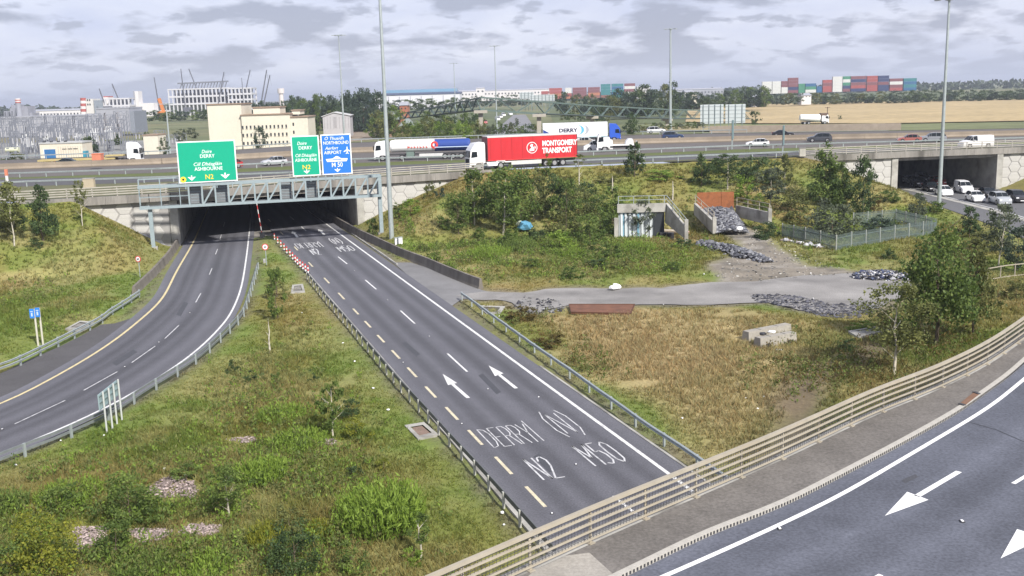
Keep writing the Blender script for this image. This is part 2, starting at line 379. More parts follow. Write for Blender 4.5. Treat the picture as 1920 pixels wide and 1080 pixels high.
# ------------------------------------------------------------------ ground cover colours
GR, OL, ST, RU = np.array((.108, .168, .025)), np.array((.168, .175, .040)), np.array((.35, .265, .135)), np.array((.215, .138, .048))
PATCHES = [[(292, 925), (305, 908), (345, 905), (372, 925), (365, 942), (300, 940)], [(122, 1012), (135, 995), (190, 995), (192, 1025), (160, 1040)], [(245, 1010), (255, 1000), (312, 1000), (315, 1020), (270, 1028)], [(335, 1008), (350, 992), (402, 996), (398, 1014), (350, 1014)], [(425, 832), (460, 826), (480, 832), (450, 840)], [(600, 838), (610, 828), (640, 832), (640, 842)]]
PATCH_W = [PL(q) for q in PATCHES]
path_mud = [P(u, v, 1.0) for u, v in [(1640, 628), (1590, 650), (1545, 665), (1512, 700), (1500, 750), (1482, 800), (1465, 850)]]
def gcol(x, y):
    a = fbm(x, y, 14, 5); b = fbm(x, y, 5, 9); c = fbm(x, y, 2.2, 21)
    dL, dR = sdf(poly_N2L, x, y), sdf(poly_N2R, x, y); dN = np.minimum(dL, dR)
    s = edge_y(x)-y
    wg = np.clip((a-.40)*5+.5, 0, 1)*1.1+np.clip(1-dN/5.5, 0, 1)*1.7
    fld = np.clip(-sdf(poly_field, x, y)/3+.45+(b-.5)*1.1, 0, 1)
    midbank = np.clip((14-s)/8, 0, 1)*(x > -28)
    ws = np.clip((b-.46)*5, 0, 1)*1.2*(1-midbank*.85)+fld*6.5
    wr = np.clip((fbm(x, y, 7, 33)-.47)*5, 0, 1)*1.3+midbank*.9+np.clip((c-.6)*4, 0, 1)*.4
    rightstrip = np.clip(1-np.abs(sdf(poly_deck, x, y)-2)/6, 0, 1)*(x > 8)*.8; wr = wr+rightstrip
    wo = np.full_like(ws, .8)
    W = wg+ws+wr+wo
    col = (wg[:, None]*GR+ws[:, None]*ST+wr[:, None]*RU+wo[:, None]*OL)/W[:, None]
    def over(mask, rgb): nonlocal col; col = col*(1-mask[:, None])+np.array(rgb)*mask[:, None]
    over(np.clip(1.2-pdist(path_mud, x, y)/2.0+(c-.5), 0, 1)*.85, (.115, .085, .058))
    over(np.clip(.5-sdf(poly_track2, x, y)/1.2+(c-.5)*1.5, 0, 1), (.20, .175, .14))
    t2 = sdf(poly_track2, x, y); over(np.clip(.3-t2, 0, 1)*np.clip((fbm(x, y, 1.8, 71)-.5)*6, 0, 1)*.6, (.085, .078, .065)); over(np.clip(.3-t2, 0, 1)*np.clip((fbm(x*.4, y*1.4, 1.2, 75)-.56)*8, 0, 1)*.7, (.30, .275, .24))
    over(np.clip(1-np.minimum(sdf(poly_track, x, y), sdf(poly_lay, x, y))/1.6+(c-.5), 0, 1)*.8, (.15, .13, .10))
    over(np.clip(1-np.abs(dN-.5)/.8+(c-.5)*.8, 0, 1)*.75, (.13, .11, .085))
    return col, fld

# ------------------------------------------------------------------ terrain
def build_terrain():
    xs = np.concatenate([np.arange(-150, -70, 2.0), np.arange(-70, 75, .6), np.arange(75, 150, 2.0)])
    nr = 190; t = np.linspace(0, 1, nr)
    X = np.repeat(xs[:, None], nr, 1); Y = 6+(edge_y(xs)[:, None]-6)*t[None, :]
    x, y = X.ravel(), Y.ravel(); h = height(x, y); c, _ = gcol(x, y)
    h = h+np.where(h > .05, (vnoise(x, y, 1.1, 40)-.5)*.16, 0)
    idx = np.arange(len(x)).reshape(X.shape)
    q = np.stack([idx[:-1, :-1], idx[1:, :-1], idx[1:, 1:], idx[:-1, 1:]], -1).reshape(-1, 4)
    v = np.stack([x, y, h], 1)
    o = struct('ground', colmesh('ground', v.tolist(), q.tolist(), c, VC, True))
build_terrain()
def far_ground():
    mb = MB()
    near = [p+Vector((0, 2.5, -.02)) for p in L6]; nx = near[0]+Vector((-900, 120, 0)); near = [nx]+near+[near[-1]+Vector((900, 250, 0))]
    far = [Vector((p.x*1.04, p.y+9, 4.0)) for p in near]; hor = [Vector((p.x*8, 9000, 4.0)) for p in near]
    for a, b in ((near, far), (far, hor)):
        for i in range(len(a)-1): mb.face([a[i], a[i+1], b[i+1], b[i]])
    M('far_fields', (.125, .14, .06), .95, .3, .012, fine=.3, grime=((.20, .16, .085), .006, .8))
    struct('far_ground', mb.mesh('far_ground', MATS['far_fields']))
    mb = MB(); e = [edge_pt(u, -.1) for u in (150, 300, 480, 650, 800)]; e2 = [p+Vector((-30, 120, 0)) for p in e]
    for i in range(len(e)-1): mb.face([e[i], e[i+1], e2[i+1], e2[i]])
    e = [edge_pt(u, -.1) for u in (1640, 1760, 1900)]; e2 = [p+Vector((-25, 110, 0)) for p in e]
    for i in range(len(e)-1): mb.face([e[i], e[i+1], e2[i+1], e2[i]])
    struct('underpass_floor', mb.mesh('underpass_floor', CONCD))
far_ground()
# golden stubble field beyond the motorway
mb = MB(); fp = [P(u, v, 4.3) for u, v in ((1285, 228), (1420, 231), (1660, 231), (2150, 222), (2250, 180), (1660, 190.5), (1400, 195), (1290, 205))]
mb.face(fp); M('stubble_field_straw', (.37, .285, .15), .95, .15, .03, fine=.25, streak=False)
struct('stubble_field', mb.mesh('stubble_field', MATS['stubble_field_straw']))

# ------------------------------------------------------------------ road surfaces
def ribbon(name, la, lb, nc, tone, wheel=(), z=0.0, seed=0, wob=.10):
    """asphalt between two lines: darker wheel tracks and wear as colour along the lanes"""
    v, c = [], []
    for k, (a, b) in enumerate(zip(la, lb)):
        for j in range(nc+1):
            f = j/nc; p = a.lerp(b, f); v.append((p.x, p.y, z)); g = 1.0
            for cen, wd, am in wheel: g += am*math.exp(-((f-cen)/wd)**2)
            c.append((f, k, g))
    v = np.array(v); c = np.array(c); n = fbm(c[:, 1]*1.0, c[:, 0]*18, 6, seed)
    g = c[:, 2]*(1+(n-.5)*2*wob)*(1+(fbm(v[:, 0], v[:, 1], 4, seed+3)-.5)*.12)
    col = np.array(tone)[None, :]*g[:, None]; w_ = nc+1
    fs = [(i*w_+j, i*w_+j+1, (i+1)*w_+j+1, (i+1)*w_+j) for i in range(len(la)-1) for j in range(nc)]
    return struct(name, colmesh(name, v.tolist(), fs, col, ROADM))
AS = (.092, .092, .105)
ss = [5+k*1.5 for k in range(164)]
tot = O_W-O_Y+2.1; fr = lambda o: (o-(O_Y-1.05))/tot
wh = [(fr(o), .035, .26) for o in (O_Y+.45, O_Y+1.75, O_Y+3.2, O_C+.35, O_C+1.75, O_C+3.0)]+[(fr(o), .05, -.16) for o in (O_Y+1.0, O_Y+2.55, O_C+.95, O_C+2.45)]+[(.5, .3, -.02), (0.02, .06, .35), (.97, .06, .3)]
ribbon('slip_road', [A(O_Y-1.05, s) for s in ss], [A(O_W+1.05, s) for s in ss], 28, AS, wh, 0, 1)
NL = len(yel)
wl = [(.27, .045, -.24), (.37, .04, -.16), (.58, .05, -.26), (.70, .04, -.16), (.20, .03, .18), (.325, .025, .16), (.46, .05, .22), (.64, .03, .16), (.80, .05, .26), (.0, .09, .45), (.97, .05, .5)]
ribbon('curved_slip_road', Lsh, Rsh, 30, (.092, .092, .105), wl, 0, 5)
def rough(poly, amp, step=.9, seed=0):
    q = resample(list(poly)+[poly[0]], step=step)[:-1]
    return [p+Vector(((float(fbm(p.x, p.y, 1.6, seed))-.5)*2*amp, (float(fbm(p.x, p.y, 1.6, seed+7))-.5)*2*amp, 0)) for p in q]
def flat(name, poly, z, tone, seed=0, step=.8, mat=None, var=.25):
    bm = bmesh.new(); vs_ = [bm.verts.new((p.x, p.y, z)) for p in poly]; bm.faces.new(vs_); bmesh.ops.triangulate(bm, faces=bm.faces)
    for _ in range(4):
        es = [e for e in bm.edges if e.calc_length() > step*2]
        if es: bmesh.ops.subdivide_edges(bm, edges=es, cuts=1); bmesh.ops.triangulate(bm, faces=[f for f in bm.faces if len(f.verts) > 3])
    bm.normal_update(); v = [x.co[:] for x in bm.verts]; f = [[x.index for x in g.verts] for g in bm.faces]; bm.verts.index_update(); f = [[x.index for x in g.verts] for g in bm.faces]; bm.free()
    a = np.array(v); n = .6*fbm(a[:, 0], a[:, 1], 3.5, seed)+.4*fbm(a[:, 0]*.35, a[:, 1]*1.6, .9, seed+2)
    return struct(name, colmesh(name, v, f, np.array(tone)[None]*(1+(n-.5)*2*var)[:, None], mat or ROADM))
flat('hard_shoulder', poly_wide, -.012, (.085, .082, .085), 3)
flat('layby', poly_lay, -.006, (.17, .168, .17), 4, var=.4)
flat('access_track', rough(poly_track, .55, seed=3), .004, (.235, .225, .215), 6, var=.6)
line_obj_later = None
ribbon('trunk_road', SBn, SBf, 14, (.12, .12, .125), (), -.01, 8)
def mway(name, a, b, tone, seed, rows=10):
    a = resample(a, 120); b = resample(b, 120); return ribbon(name, a, b, rows, tone, [(.25, .05, -.06), (.5, .05, -.06), (.75, .05, -.06)], ZM, seed, .08)
mway('motorway_verge', L0, L1, (.115, .115, .058), 11)
mway('merge_slip_road', L1, L2, (.085, .084, .088), 12)
mway('motorway_grass_strip', L2, L3, (.095, .115, .032), 13)
mway('near_carriageway', L3, L4, (.115, .104, .097), 14)
mway('motorway_median', L4, L5, (.12, .10, .075), 15, 3)
mway('far_carriageway', L5, L6, (.112, .102, .096), 16)
# near-edge lining: a narrow paved margin behind the parapets
# ------------------------------------------------------------------ road markings (flat, a few mm above the asphalt)
def stripe(path, w_, z=.008, mb=None):
    mb = mb or MB(); n = len(path)
    for i in range(n-1):
        a, b = path[i], path[i+1]; d = (b-a); d.z = 0; d.normalize(); lt = Vector((d.y, -d.x, 0))*w_/2
        mb.face([Vector((p.x, p.y, z)) for p in (a-lt, a+lt, b+lt, b-lt)])
    return mb
def at_along(path, s):
    for a, b in zip(path, path[1:]):
        l = (b-a).length
        if s <= l: return a+(b-a)*(s/max(l, 1e-9))
        s -= l
    return path[-1]
def piece(path, s0, s1, n=6): return [at_along(path, s0+(s1-s0)*k/n) for k in range(n+1)]
def line_obj(name, mb, mat): return struct(name, mb.mesh(name, mat))
line_obj('edge_line', stripe([A(O_W, s) for s in range(6, 240, 6)], .20), ROADW)
dc = [(612.5, 526), (640, 555), (667, 584), (689.5, 608), (714, 635), (742, 664.5), (772.5, 698), (807.5, 735), (847, 775), (891, 820), (944, 872.5), (1004, 931), (582.5, 496), (555, 466), (528, 437), (505, 413)]
for u, v in dc:
    s = A_s(u, v); o = P(u, v).dot(NN); hl = 1.22 if v > 560 else 1.6
    mb = MB(); stripe([A(o, s-hl), A(o, s+hl)], .16, .008, mb); line_obj('edge_dash', mb, M('road_marking_cream', (.58, .52, .37), .7, .14, 1.5, fine=.2, grime=((.22, .20, .17), 3, .5)))
for (u0, v0), (u1, v1) in (((634, 481.5), (651, 495)), ((685, 525), (705.5, 542.5)), ((751, 582.5), (778, 607)), ((839, 663), (876, 697)), ((1150, 930), (1193, 964)), ((565, 425), (574, 433)), ((544, 406), (551, 412))):
    a, b = P(u0, v0), P(u1, v1); line_obj('lane_dash', stripe([a, b], .13), ROADW)
line_obj('edge_line', stripe(yel, .20, .008), ROADY)
line_obj('edge_line', stripe(wht, .16, .008), ROADW)
for (u0, v0), (u1, v1) in (((419, 425), (421.5, 416)), ((412.5, 449), (415, 440)), ((404, 477), (408, 467)), ((392.5, 515), (397.5, 503)), ((367, 567), (376.5, 550)), ((309, 635), (335.5, 610)), ((247, 680), (291, 649)), ((157, 732), (220, 697)), ((27.5, 795), (122, 751)), ((-110, 850), (-20, 817))):
    a, b = P(u0, v0), P(u1, v1); line_obj('lane_dash', stripe([a, b], .085), ROADL)
def arrow(name, tip, wl_, wr_, tail, z, sw, mat):
    mb = MB(); t_ = P(*tip, z); a = P(*wl_, z); b = P(*wr_, z); e = P(*tail, z); d = (t_-e).normalized(); lt = Vector((d.y, -d.x, 0))*sw/2; mid = (a+b)/2+d*.05
    mb.face([t_, a, b]); mb.face([mid-lt, mid+lt, e+lt, e-lt]); line_obj(name, mb, mat)
arrow('road_arrow', (830, 701), (840, 722), (857, 718), (878, 746), .008, .22, ROADW)
arrow('road_arrow', (916, 685), (928, 705), (944, 700), (968, 728), .008, .22, ROADW)
arrow('road_arrow', (547, 433), (547, 438), (556, 436), (558, 445), .008, .3, ROADW)
arrow('road_arrow', (596, 430), (597, 434), (606, 432), (608, 440), .008, .3, ROADW)
# painted words: thin stroke letters, stretched along the road
LET = {'D': [[(0, 0), (0, 1), (.5, .93), (.7, .7), (.7, .3), (.5, .07), (0, 0)]], 'E': [[(.7, 0), (0, 0), (0, 1), (.7, 1)], [(0, .5), (.5, .5)]],
 'R': [[(0, 0), (0, 1), (.5, 1), (.7, .85), (.7, .62), (.5, .5), (0, .5)], [(.4, .5), (.75, 0)]], 'Y': [[(0, 1), (.37, .5), (.75, 1)], [(.37, .5), (.37, 0)]],
 '/': [[(0, 0), (0, 1.15)]], '(': [[(.35, 1.15), (.05, .8), (.05, .2), (.35, -.15)]], ')': [[(0, 1.15), (.3, .8), (.3, .2), (0, -.15)]],
 'N': [[(0, 0), (0, 1), (.7, 0), (.7, 1)]], 'M': [[(0, 0), (0, 1), (.42, .35), (.84, 1), (.84, 0)]], '5': [[(.65, 1), (.08, 1), (.05, .58), (.45, .62), (.68, .42), (.66, .15), (.4, 0), (0, .06)]],
 '0': [[(.35, 1), (.06, .85), (0, .5), (.06, .15), (.35, 0), (.64, .15), (.7, .5), (.64, .85), (.35, 1)]], '2': [[(0, .8), (.15, .97), (.45, 1), (.68, .82), (.6, .55), (0, 0), (.75, 0)]], ' ': []}
ADV = {'/': .3, '(': .5, ')': .5, 'M': 1.1, ' ': .35}
def road_word(txt, s0, s1, o0, o1, sw, mat):
    w_ = sum(ADV.get(c, .95) for c in txt); x = 0
    for ch in txt:
        mb = MB()
        for st in LET[ch]:
            pts = [A(o0+(o1-o0)*(x+a)/w_, s0+(s1-s0)*b) for a, b in st]
            stripe(pts, sw, .008, mb)
        if mb.v: line_obj('road_lettering', mb, mat)
        x += ADV.get(ch, .95)
def word_px(txt, bl, tl, br, sw, mat):   # bottom-left, top-left, bottom-right of the word on the asphalt
    a, b, c = P(*bl), P(*tl), P(*br); road_word(txt, a.dot(NT), b.dot(NT), a.dot(NN), c.dot(NN), sw, mat)
word_px('DERRY/', (927, 840), (893, 806), (1019, 820), .062, ROADL)
word_px('(N)', (1052, 815), (1013, 778), (1092, 800), .07, ROADL)
word_px('N2', (1020, 900), (981, 861), (1056, 886), .085, ROADL)
word_px('M50', (1117, 874), (1072, 836), (1176, 857), .085, ROADL)
word_px('DERRY/', (560, 466), (551, 457), (607, 460), .11, ROADL)
word_px('(N)', (626, 457), (614, 448), (644, 454), .12, ROADL)
word_px('N2', (589, 478), (577, 467), (604, 475), .13, ROADL)
word_px('M50', (640, 472), (629, 462), (668, 468), .13, ROADL)
line_obj('kerb_strip', stripe(PL([(1660, 345), (1684, 351.5), (1750, 366.5), (1808, 381), (1867, 396), (1935, 417), (2050, 460)]), 1.0, .012), CONC)
line_obj('edge_line', stripe(PL([(1684, 349), (1750, 363.5), (1808, 377.5), (1867, 392), (1935, 412)]), .2, .01), ROADW)
# cat's eyes: small raised studs on the slip roads and the overbridge
_oi = [0]
ORD = ['nearest', 'second nearest', 'third nearest', 'fourth nearest', 'fifth nearest', 'sixth nearest', 'seventh nearest', 'eighth nearest', 'ninth nearest', 'tenth nearest', 'eleventh nearest', 'twelfth nearest', 'thirteenth nearest', 'fourteenth nearest']
def stud(p, r=.07, where=''):
    t = tag(link('road_stud', MB().box((0, 0, .012), (r*1.6, r*2.2, .024)).mesh('road_stud', DARK), None, p), 'road stud '+where, 'road stud', 'reflective road studs'); 
    link('reflector', MB().box((0, 0, .03), (r*.9, r*1.6, .014)).mesh('reflector', WHITE), t)
    return t
for u, v, wr in ((665, 508, 'just beyond the farthest white lane dash'), (727, 563, 'between two white lane dashes in mid-distance'), (805, 631, 'beyond the lane dash that lies above the two big arrows'), (915, 730, 'right of the two big white arrows'), (1080, 871, 'between the painted N2 and M50'), (866, 795, 'left of the painted word Derry'), (756, 680, 'beside a yellow dash left of the arrows'), (1035, 963, 'by the nearest yellow dash'),
    (356, 587, 'in the far bend of the curved slip road'), (298, 642, 'in the middle of the curved slip road'), (234, 688, 'in the curved slip road above the sign on four posts'), (4, 805, 'at the left edge of the curved slip road')):
    stud(P(u, v, .004), .07, wr)

# ------------------------------------------------------------------ overbridge in the right foreground
def offs(path, d, z=None):
    o = []
    for k, p in enumerate(path):
        a = path[max(0, k-1)]; b = path[min(len(path)-1, k+1)]; t = (b-a); t.z = 0; t.normalize(); q = p+Vector((t.y, -t.x, 0))*d
        if z is not None: q.z = z
        o.append(q)
    return o
mb = MB(); inner = [p.copy() for p in KERB]
wk = []
n = len(DECK)
def strip3(name, a, b, nc, tone, z, seed, mat=ROADM, var=.12, bands=()):
    v = []
    for p, q in zip(a, b):
        for j in range(nc+1): r = p.lerp(q, j/nc); v.append((r.x, r.y, z))
    x = np.array(v); lf = np.tile(np.arange(nc+1)/nc, len(a)); bd = sum([am*np.exp(-((lf-cc_)/wd)**2) for cc_, wd, am in bands], np.zeros(len(lf))); g = 1+bd+(fbm(x[:, 0], x[:, 1], 2.0, seed)-.5)*2*var+(fbm(x[:, 0], x[:, 1], .5, seed+4)-.5)*var
    w_ = nc+1; fs = [(i*w_+j, i*w_+j+1, (i+1)*w_+j+1, (i+1)*w_+j) for i in range(len(a)-1) for j in range(nc)]
    return struct(name, colmesh(name, v, fs, np.array(tone)[None]*g[:, None], mat))
kin = offs(KERB, 0.0); kout = offs(KERB, .17)
aa, bb = resample(DECK, 220), resample(KERB, 220)
strip3('overbridge_walkway', aa, bb, 8, (.140, .129, .118), ZD+.1, 31, var=.25)
far_in = offs(KERB, 16, ZD)
strip3('overbridge_road', resample(offs(KERB, .16, ZD), 220), resample(far_in, 220), 64, (.090, .096, .118), ZD, 33, var=.2, bands=[(.0, .03, .25), (.14, .02, .22), (.20, .02, -.12), (.245, .02, .2), (.30, .02, -.12), (.36, .025, .22), (.43, .02, -.1), (.50, .02, .16)])
# fascia and slab of the overbridge
mb = MB(); mb.sweep(offs(DECK, 0, ZD), [(-.38, -.95), (-.02, -.95), (-.02, .095), (-.38, .095)]); 
t = thing('overbridge', 'grey overbridge deck carrying the road in the right foreground', 'bridge', DECK[20])
part(t, 'edge_beam', mb, CONC, True)
mb = MB(); mb.sweep(offs(DECK, 0, ZD), [(.3, -1.1), (14, -1.1), (14, -.25), (.3, -.25)]); part(t, 'deck_slab', mb, CONCD, True)
# kerb stones with a row of drain slots
kt = thing('drainage_kerb', 'pale combined kerb drain with a row of dark slots on the overbridge', 'kerb', KERB[30])
kp = resample(KERB, step=.5)
kme = MB().box((0, .085, .0), (.494, .17, .22)).mesh('kerb_stone', M('kerb_pale_concrete', (.42, .40, .36), .85, .15, 1.5, fine=.12, grime=((.18, .17, .15), 1, .5)))
slm = MB()
for k in range(len(kp)-1):
    a, b = kp[k], kp[k+1]; d = b-a; c = (a+b)/2; rz = math.atan2(d.y, d.x)
    o = link('kerb_stone', kme, kt, Vector((c.x, c.y, ZD))-kt.location, rz+math.pi)
    if k < len(kp)*.86:
        for j in range(4):
            q = a.lerp(b, (j+.5)/4); lt = Vector((d.y, -d.x, 0)).normalized(); q = q+lt*.155
            slm.box((q.x, q.y, ZD+.055), (.052, .06, .075), rz)
o = part(kt, 'drain_slot', slm, DARK, True); o['kind'] = 'stuff'
# markings on the overbridge
wl0 = PL([(1247, 1080), (1335, 1042), (1440, 994), (1565, 935), (1690, 862), (1775, 812), (1860, 760), (1920, 711)], ZD)
wl0 = [wl0[0]+(wl0[0]-wl0[1]).normalized()*k for k in (20, 8)]+wl0+[wl0[-1]+(wl0[-1]-wl0[-2]).normalized()*k for k in (5, 12)]
line_obj('edge_line', stripe(smooth_line(wl0, 60), .15, ZD+.008), ROADF)
arrow('road_arrow', (1659, 967), (1701, 922), (1741, 937), (1798, 884), ZD+.008, .17, ROADF)
arrow('road_arrow', (1876, 1047), (1907, 992), (1958, 1008), (2010, 960), ZD+.008, .17, ROADF)
for a, b in (((1900, 907), (1975, 862)), ((1652, 1078), (1560, 1130))): line_obj('lane_dash', stripe([P(*a, ZD), P(*b, ZD)], .12, ZD+.008), ROADF)
for u, v, wr in ((1462, 992, 'below the white edge line of the overbridge'), (1804, 978, 'below the big arrow on the overbridge')): stud(P(u, v, ZD+.004), .065, wr)
slab = [P(u, v, ZD+.106) for u, v in ((1003, 1068), (1026, 1058), (1060, 1042), (1105, 1036), (1148, 1075), (1060, 1130), (960, 1110))]
mb = MB(); mb.face(slab); struct('walkway_slab', mb.mesh('walkway_slab', M('pale_walkway_concrete', (.30, .28, .25), .9, .2, 1.2, fine=.2)))
jp = [P(u, v, ZD+.118) for u, v in ((1799, 757), (1809, 760), (1836, 739), (1826, 735))]; t = thing('expansion_joint', 'rusty brown expansion joint plate let into the overbridge kerb', 'joint plate', sum(jp, Vector())/4)
mb = MB(); mb.hexa([q+Vector((0, 0, -.1)) for q in jp]+jp); part(t, 'plate', mb, M('brown_joint', (.17, .095, .06), .85, .2, 2), True)
for q0, q1 in ((jp[0], jp[1]), (jp[2], jp[3])): mb = MB(); mb.bar(q0+Vector((0, 0, .01)), q1+Vector((0, 0, .01)), .12, .03); part(t, 'end_strip', mb, DARK, True)
for q in (((1818, 792), (1868, 806), (1960, 846)),): line_obj('joint_line', stripe(PL(q, ZD), .03, ZD+.006), M('joint_sealant', (.03, .03, .034), .7, .1))
for q in (((1690, 900), (1716, 889), (1722, 894), (1697, 906)),): mb = MB(); mb.face(PL(q, ZD+.005)); struct('asphalt_patch', mb.mesh('asphalt_patch', M('patched_asphalt', (.060, .062, .072), .85, .1, 2, fine=.3)))
for q in (((760, 640), (788, 664), (781, 668), (753, 644)), ((905, 700), (940, 735), (931, 739), (897, 704)), ((1010, 850), (1042, 880), (1030, 886), (1000, 856)), ((210, 680), (250, 655), (258, 660), (218, 686)), ((330, 590), (345, 566), (353, 568), (339, 593))): mb = MB(); mb.face(PL(q, .005)); struct('asphalt_patch', mb.mesh('asphalt_patch', MATS['patched_asphalt']))
# parapet of the overbridge: posts and five rails, fine mesh between
i0 = 12; PP = DECK[i0:]
hgt = lambda f: .92 if f < .6 else .92+.26*(f-.6)/.4
pt = thing('overbridge_parapet', 'weathered cream bridge parapet of long rails along the foreground overbridge', 'parapet', PP[10])
for frac, w_, h_ in ((1.0, .10, .09), (.80, .05, .055), (.585, .05, .055), (.37, .05, .055), (.13, .045, .05)):
    mb = MB(); n = len(PP); path = [Vector((p.x, p.y, ZD+.1+hgt(k/n)*frac)) for k, p in enumerate(PP)]
    mb.sweep(path, [(-w_/2, -h_/2), (w_/2, -h_/2), (w_/2, h_/2), (-w_/2, h_/2)]); part(pt, 'rail', mb, PARAP, True)
pq = resample(PP, step=2.05)
for k, p in enumerate(pq[1:-1]):
    hh = hgt(k/len(pq)); mb = MB(); d = (pq[k+2]-pq[k]).normalized(); rz = math.atan2(d.y, d.x); lt = Vector((-d.y, d.x, 0))*.04
    q = p+lt; mb.bar((q.x, q.y, ZD+.02), (q.x, q.y, ZD+.1+hh+.03), .035, .07, up=tuple(d)); mb.box((q.x, q.y, ZD+.11), (.18, .18, .03), rz)
    part(pt, 'post', mb, PARAP, True)
mb = MB(); fine_ = resample(PP, step=.11)
for k, p in enumerate(fine_):
    hh = hgt(k/len(fine_)); mb.bar((p.x, p.y, ZD+.2), (p.x, p.y, ZD+.1+hh*.97), .010, .010)
for fz in np.arange(.2, .95, .1):
    q = fine_[::6]
    for a, b in zip(q, q[1:]): mb.bar((a.x, a.y, ZD+.1+.92*fz), (b.x, b.y, ZD+.1+.92*fz), .010, .010)
o = part(pt, 'infill_mesh', mb, DARK, True); o['kind'] = 'stuff'
# ------------------------------------------------------------------ motorway bridges: beams, girders, walls of hexagonal panels
HEXW, HEXH = 1.50, 1.62                          # column pitch, panel height
def hexmesh():
    mb = MB(); a = 1.0; pts = [(-a, 0), (-.5, -.8), (.5, -.8), (a, 0), (.5, .8), (-.5, .8)]
    pts = [(x*.978, z*.978) for x, z in pts]; ins = [(x*.97, z*.97) for x, z in pts]
    i = len(mb.v)
    mb.v += [(x, 0, z) for x, z in pts]+[(x, -.05, z) for x, z in ins]
    for k in range(6):
        k2 = (k+1) % 6; mb.f.append((k, k2, 6+k2, 6+k)); mb.mi.append(0)
    mb.f.append((6, 7, 8, 9, 10, 11)); mb.mi.append(0)
    mb.cur = 1
    for z in (-.36, .36): 
        w_ = 1-abs(z)/1.6-.08; mb.face([(-w_*.9, -.056, z-.025), (w_*.9, -.056, z-.025), (w_*.9, -.056, z+.025), (-w_*.9, -.056, z+.025)])
    return mb.mesh('panel', [CONCL, M('panel_groove', (.40, .39, .37), .9, .1)])
HEXM = hexmesh()
def panel_wall(ua, ub, label, ztop=5.45):
    a, b = edge_pt(ua, 0), edge_pt(ub, 0); d = (b-a); Lw = d.length; rz = math.atan2(d.y, d.x)
    t = thing('retaining_wall', label, 'wall', (a.x, a.y, 0), rz)
    mb = MB(); mb.box((Lw/2, .28, ztop/2-.3), (Lw, .5, ztop+.6)); part(t, 'wall_core', mb, DARKGAP)
    nc = int(Lw/HEXW)
    for c in range(nc+1):
        x = Lw*(c+.0)/nc
        if x < .5 or x > Lw-.5: continue
        for r in range(-1, 5):
            z = r*HEXH+(HEXH/2 if c % 2 else 0)+.1
            if z+.8 > ztop+.8 or z > ztop-.2: continue
            wp = a+d*(x/Lw)
            if z+.8 < hz1(wp.x, wp.y-.8)-.6: continue
            link('panel', HEXM, t, (x, .03, z))
    # end pier at the road side is built by the caller
    return t
panel_wall(58, 313, 'white hexagonal panel retaining wall left of the wide bridge opening')
panel_wall(668, 918, 'white hexagonal panel retaining wall right of the wide bridge opening')
panel_wall(1530, 1683, 'white panel retaining wall left of the narrow far bridge opening')
panel_wall(1869, 2080, 'white panel retaining wall right of the narrow far bridge opening')
def bridge(label, ua, ub, oa, ob, dirs, depth, zs=5.0):
    """edge beam from ua to ub, opening oa..ob"""
    t = thing('motorway_bridge', label, 'bridge', edge_pt(oa, 0))
    path = [edge_pt(u, 0) for u in np.linspace(ua, ub, 40)]; seg = resample(path, step=2.4)
    for p, q in zip(seg, seg[1:]):
        mb = MB(); d = (q-p).normalized(); lt = Vector((d.y, -d.x, 0)); p2, q2 = p+d*.012, q-d*.012
        c0, c1 = p2+lt*.25, q2+lt*.25
        mb.bar((c0.x, c0.y, 5.97+rnd.uniform(-.01, .01)), (c1.x, c1.y, 5.97), .52+rnd.uniform(0, .02), .92); part(t, 'edge_beam', mb, CONCD, True)
    pa, pb = edge_pt(oa, 0), edge_pt(ob, 0); d = (pb-pa).normalized(); lt = Vector((d.y, -d.x, 0))
    mb = MB(); mb.bar((pa.x, pa.y+.4, 5.25), (pb.x, pb.y+.4, 5.25), .5, .5); part(t, 'girder', mb, CONCD, True)
    mb = MB(); back = Vector((dirs[0][0], dirs[0][1], 0))*depth; back2 = Vector((dirs[1][0], dirs[1][1], 0))*depth
    mb.face([(pa.x-3, pa.y+1, 5.2), (pb.x+3, pb.y+1, 5.2), (pb.x+3+back2.x, pb.y+back2.y, 5.2), (pa.x-3+back.x, pa.y+back.y, 5.2)]); part(t, 'soffit', mb, CONCD, True)
    for p, bk, sgn in ((pa, back, -1), (pb, back2, 1)):
        mb = MB(); q = p+bk; w_ = Vector((sgn*.9, 0, 0))
        mb.hexa([(p.x, p.y+.02, -.3), (p.x+w_.x, p.y+.02, -.3), (q.x+w_.x, q.y, -.3), (q.x, q.y, -.3), (p.x, p.y+.02, 5.5), (p.x+w_.x, p.y+.02, 5.5), (q.x+w_.x, q.y, 5.5), (q.x, q.y, 5.5)])
        part(t, 'abutment', mb, CONC, True)
        mb = MB(); mb.box((p.x+sgn*.55, p.y-.12, 2.6), (1.0, .5, 5.7), math.atan2(d.y, d.x)); part(t, 'end_pier', mb, CONC, True)
    return t
dL_ = (yel[-1]-yel[-3]).normalized()
bridge('wide dark motorway bridge over the two slip roads behind the sign gantry', 30, 930, 330, 664, ((dL_.x, dL_.y), (NT.x, NT.y)), 110)
dS_ = (SBf[1]-SBf[3]).normalized()
bridge('narrow motorway bridge over the queue of cars at right', 1497, 2120, 1684, 1868, ((dS_.x*.8, .9), (dS_.x, dS_.y)), 90)
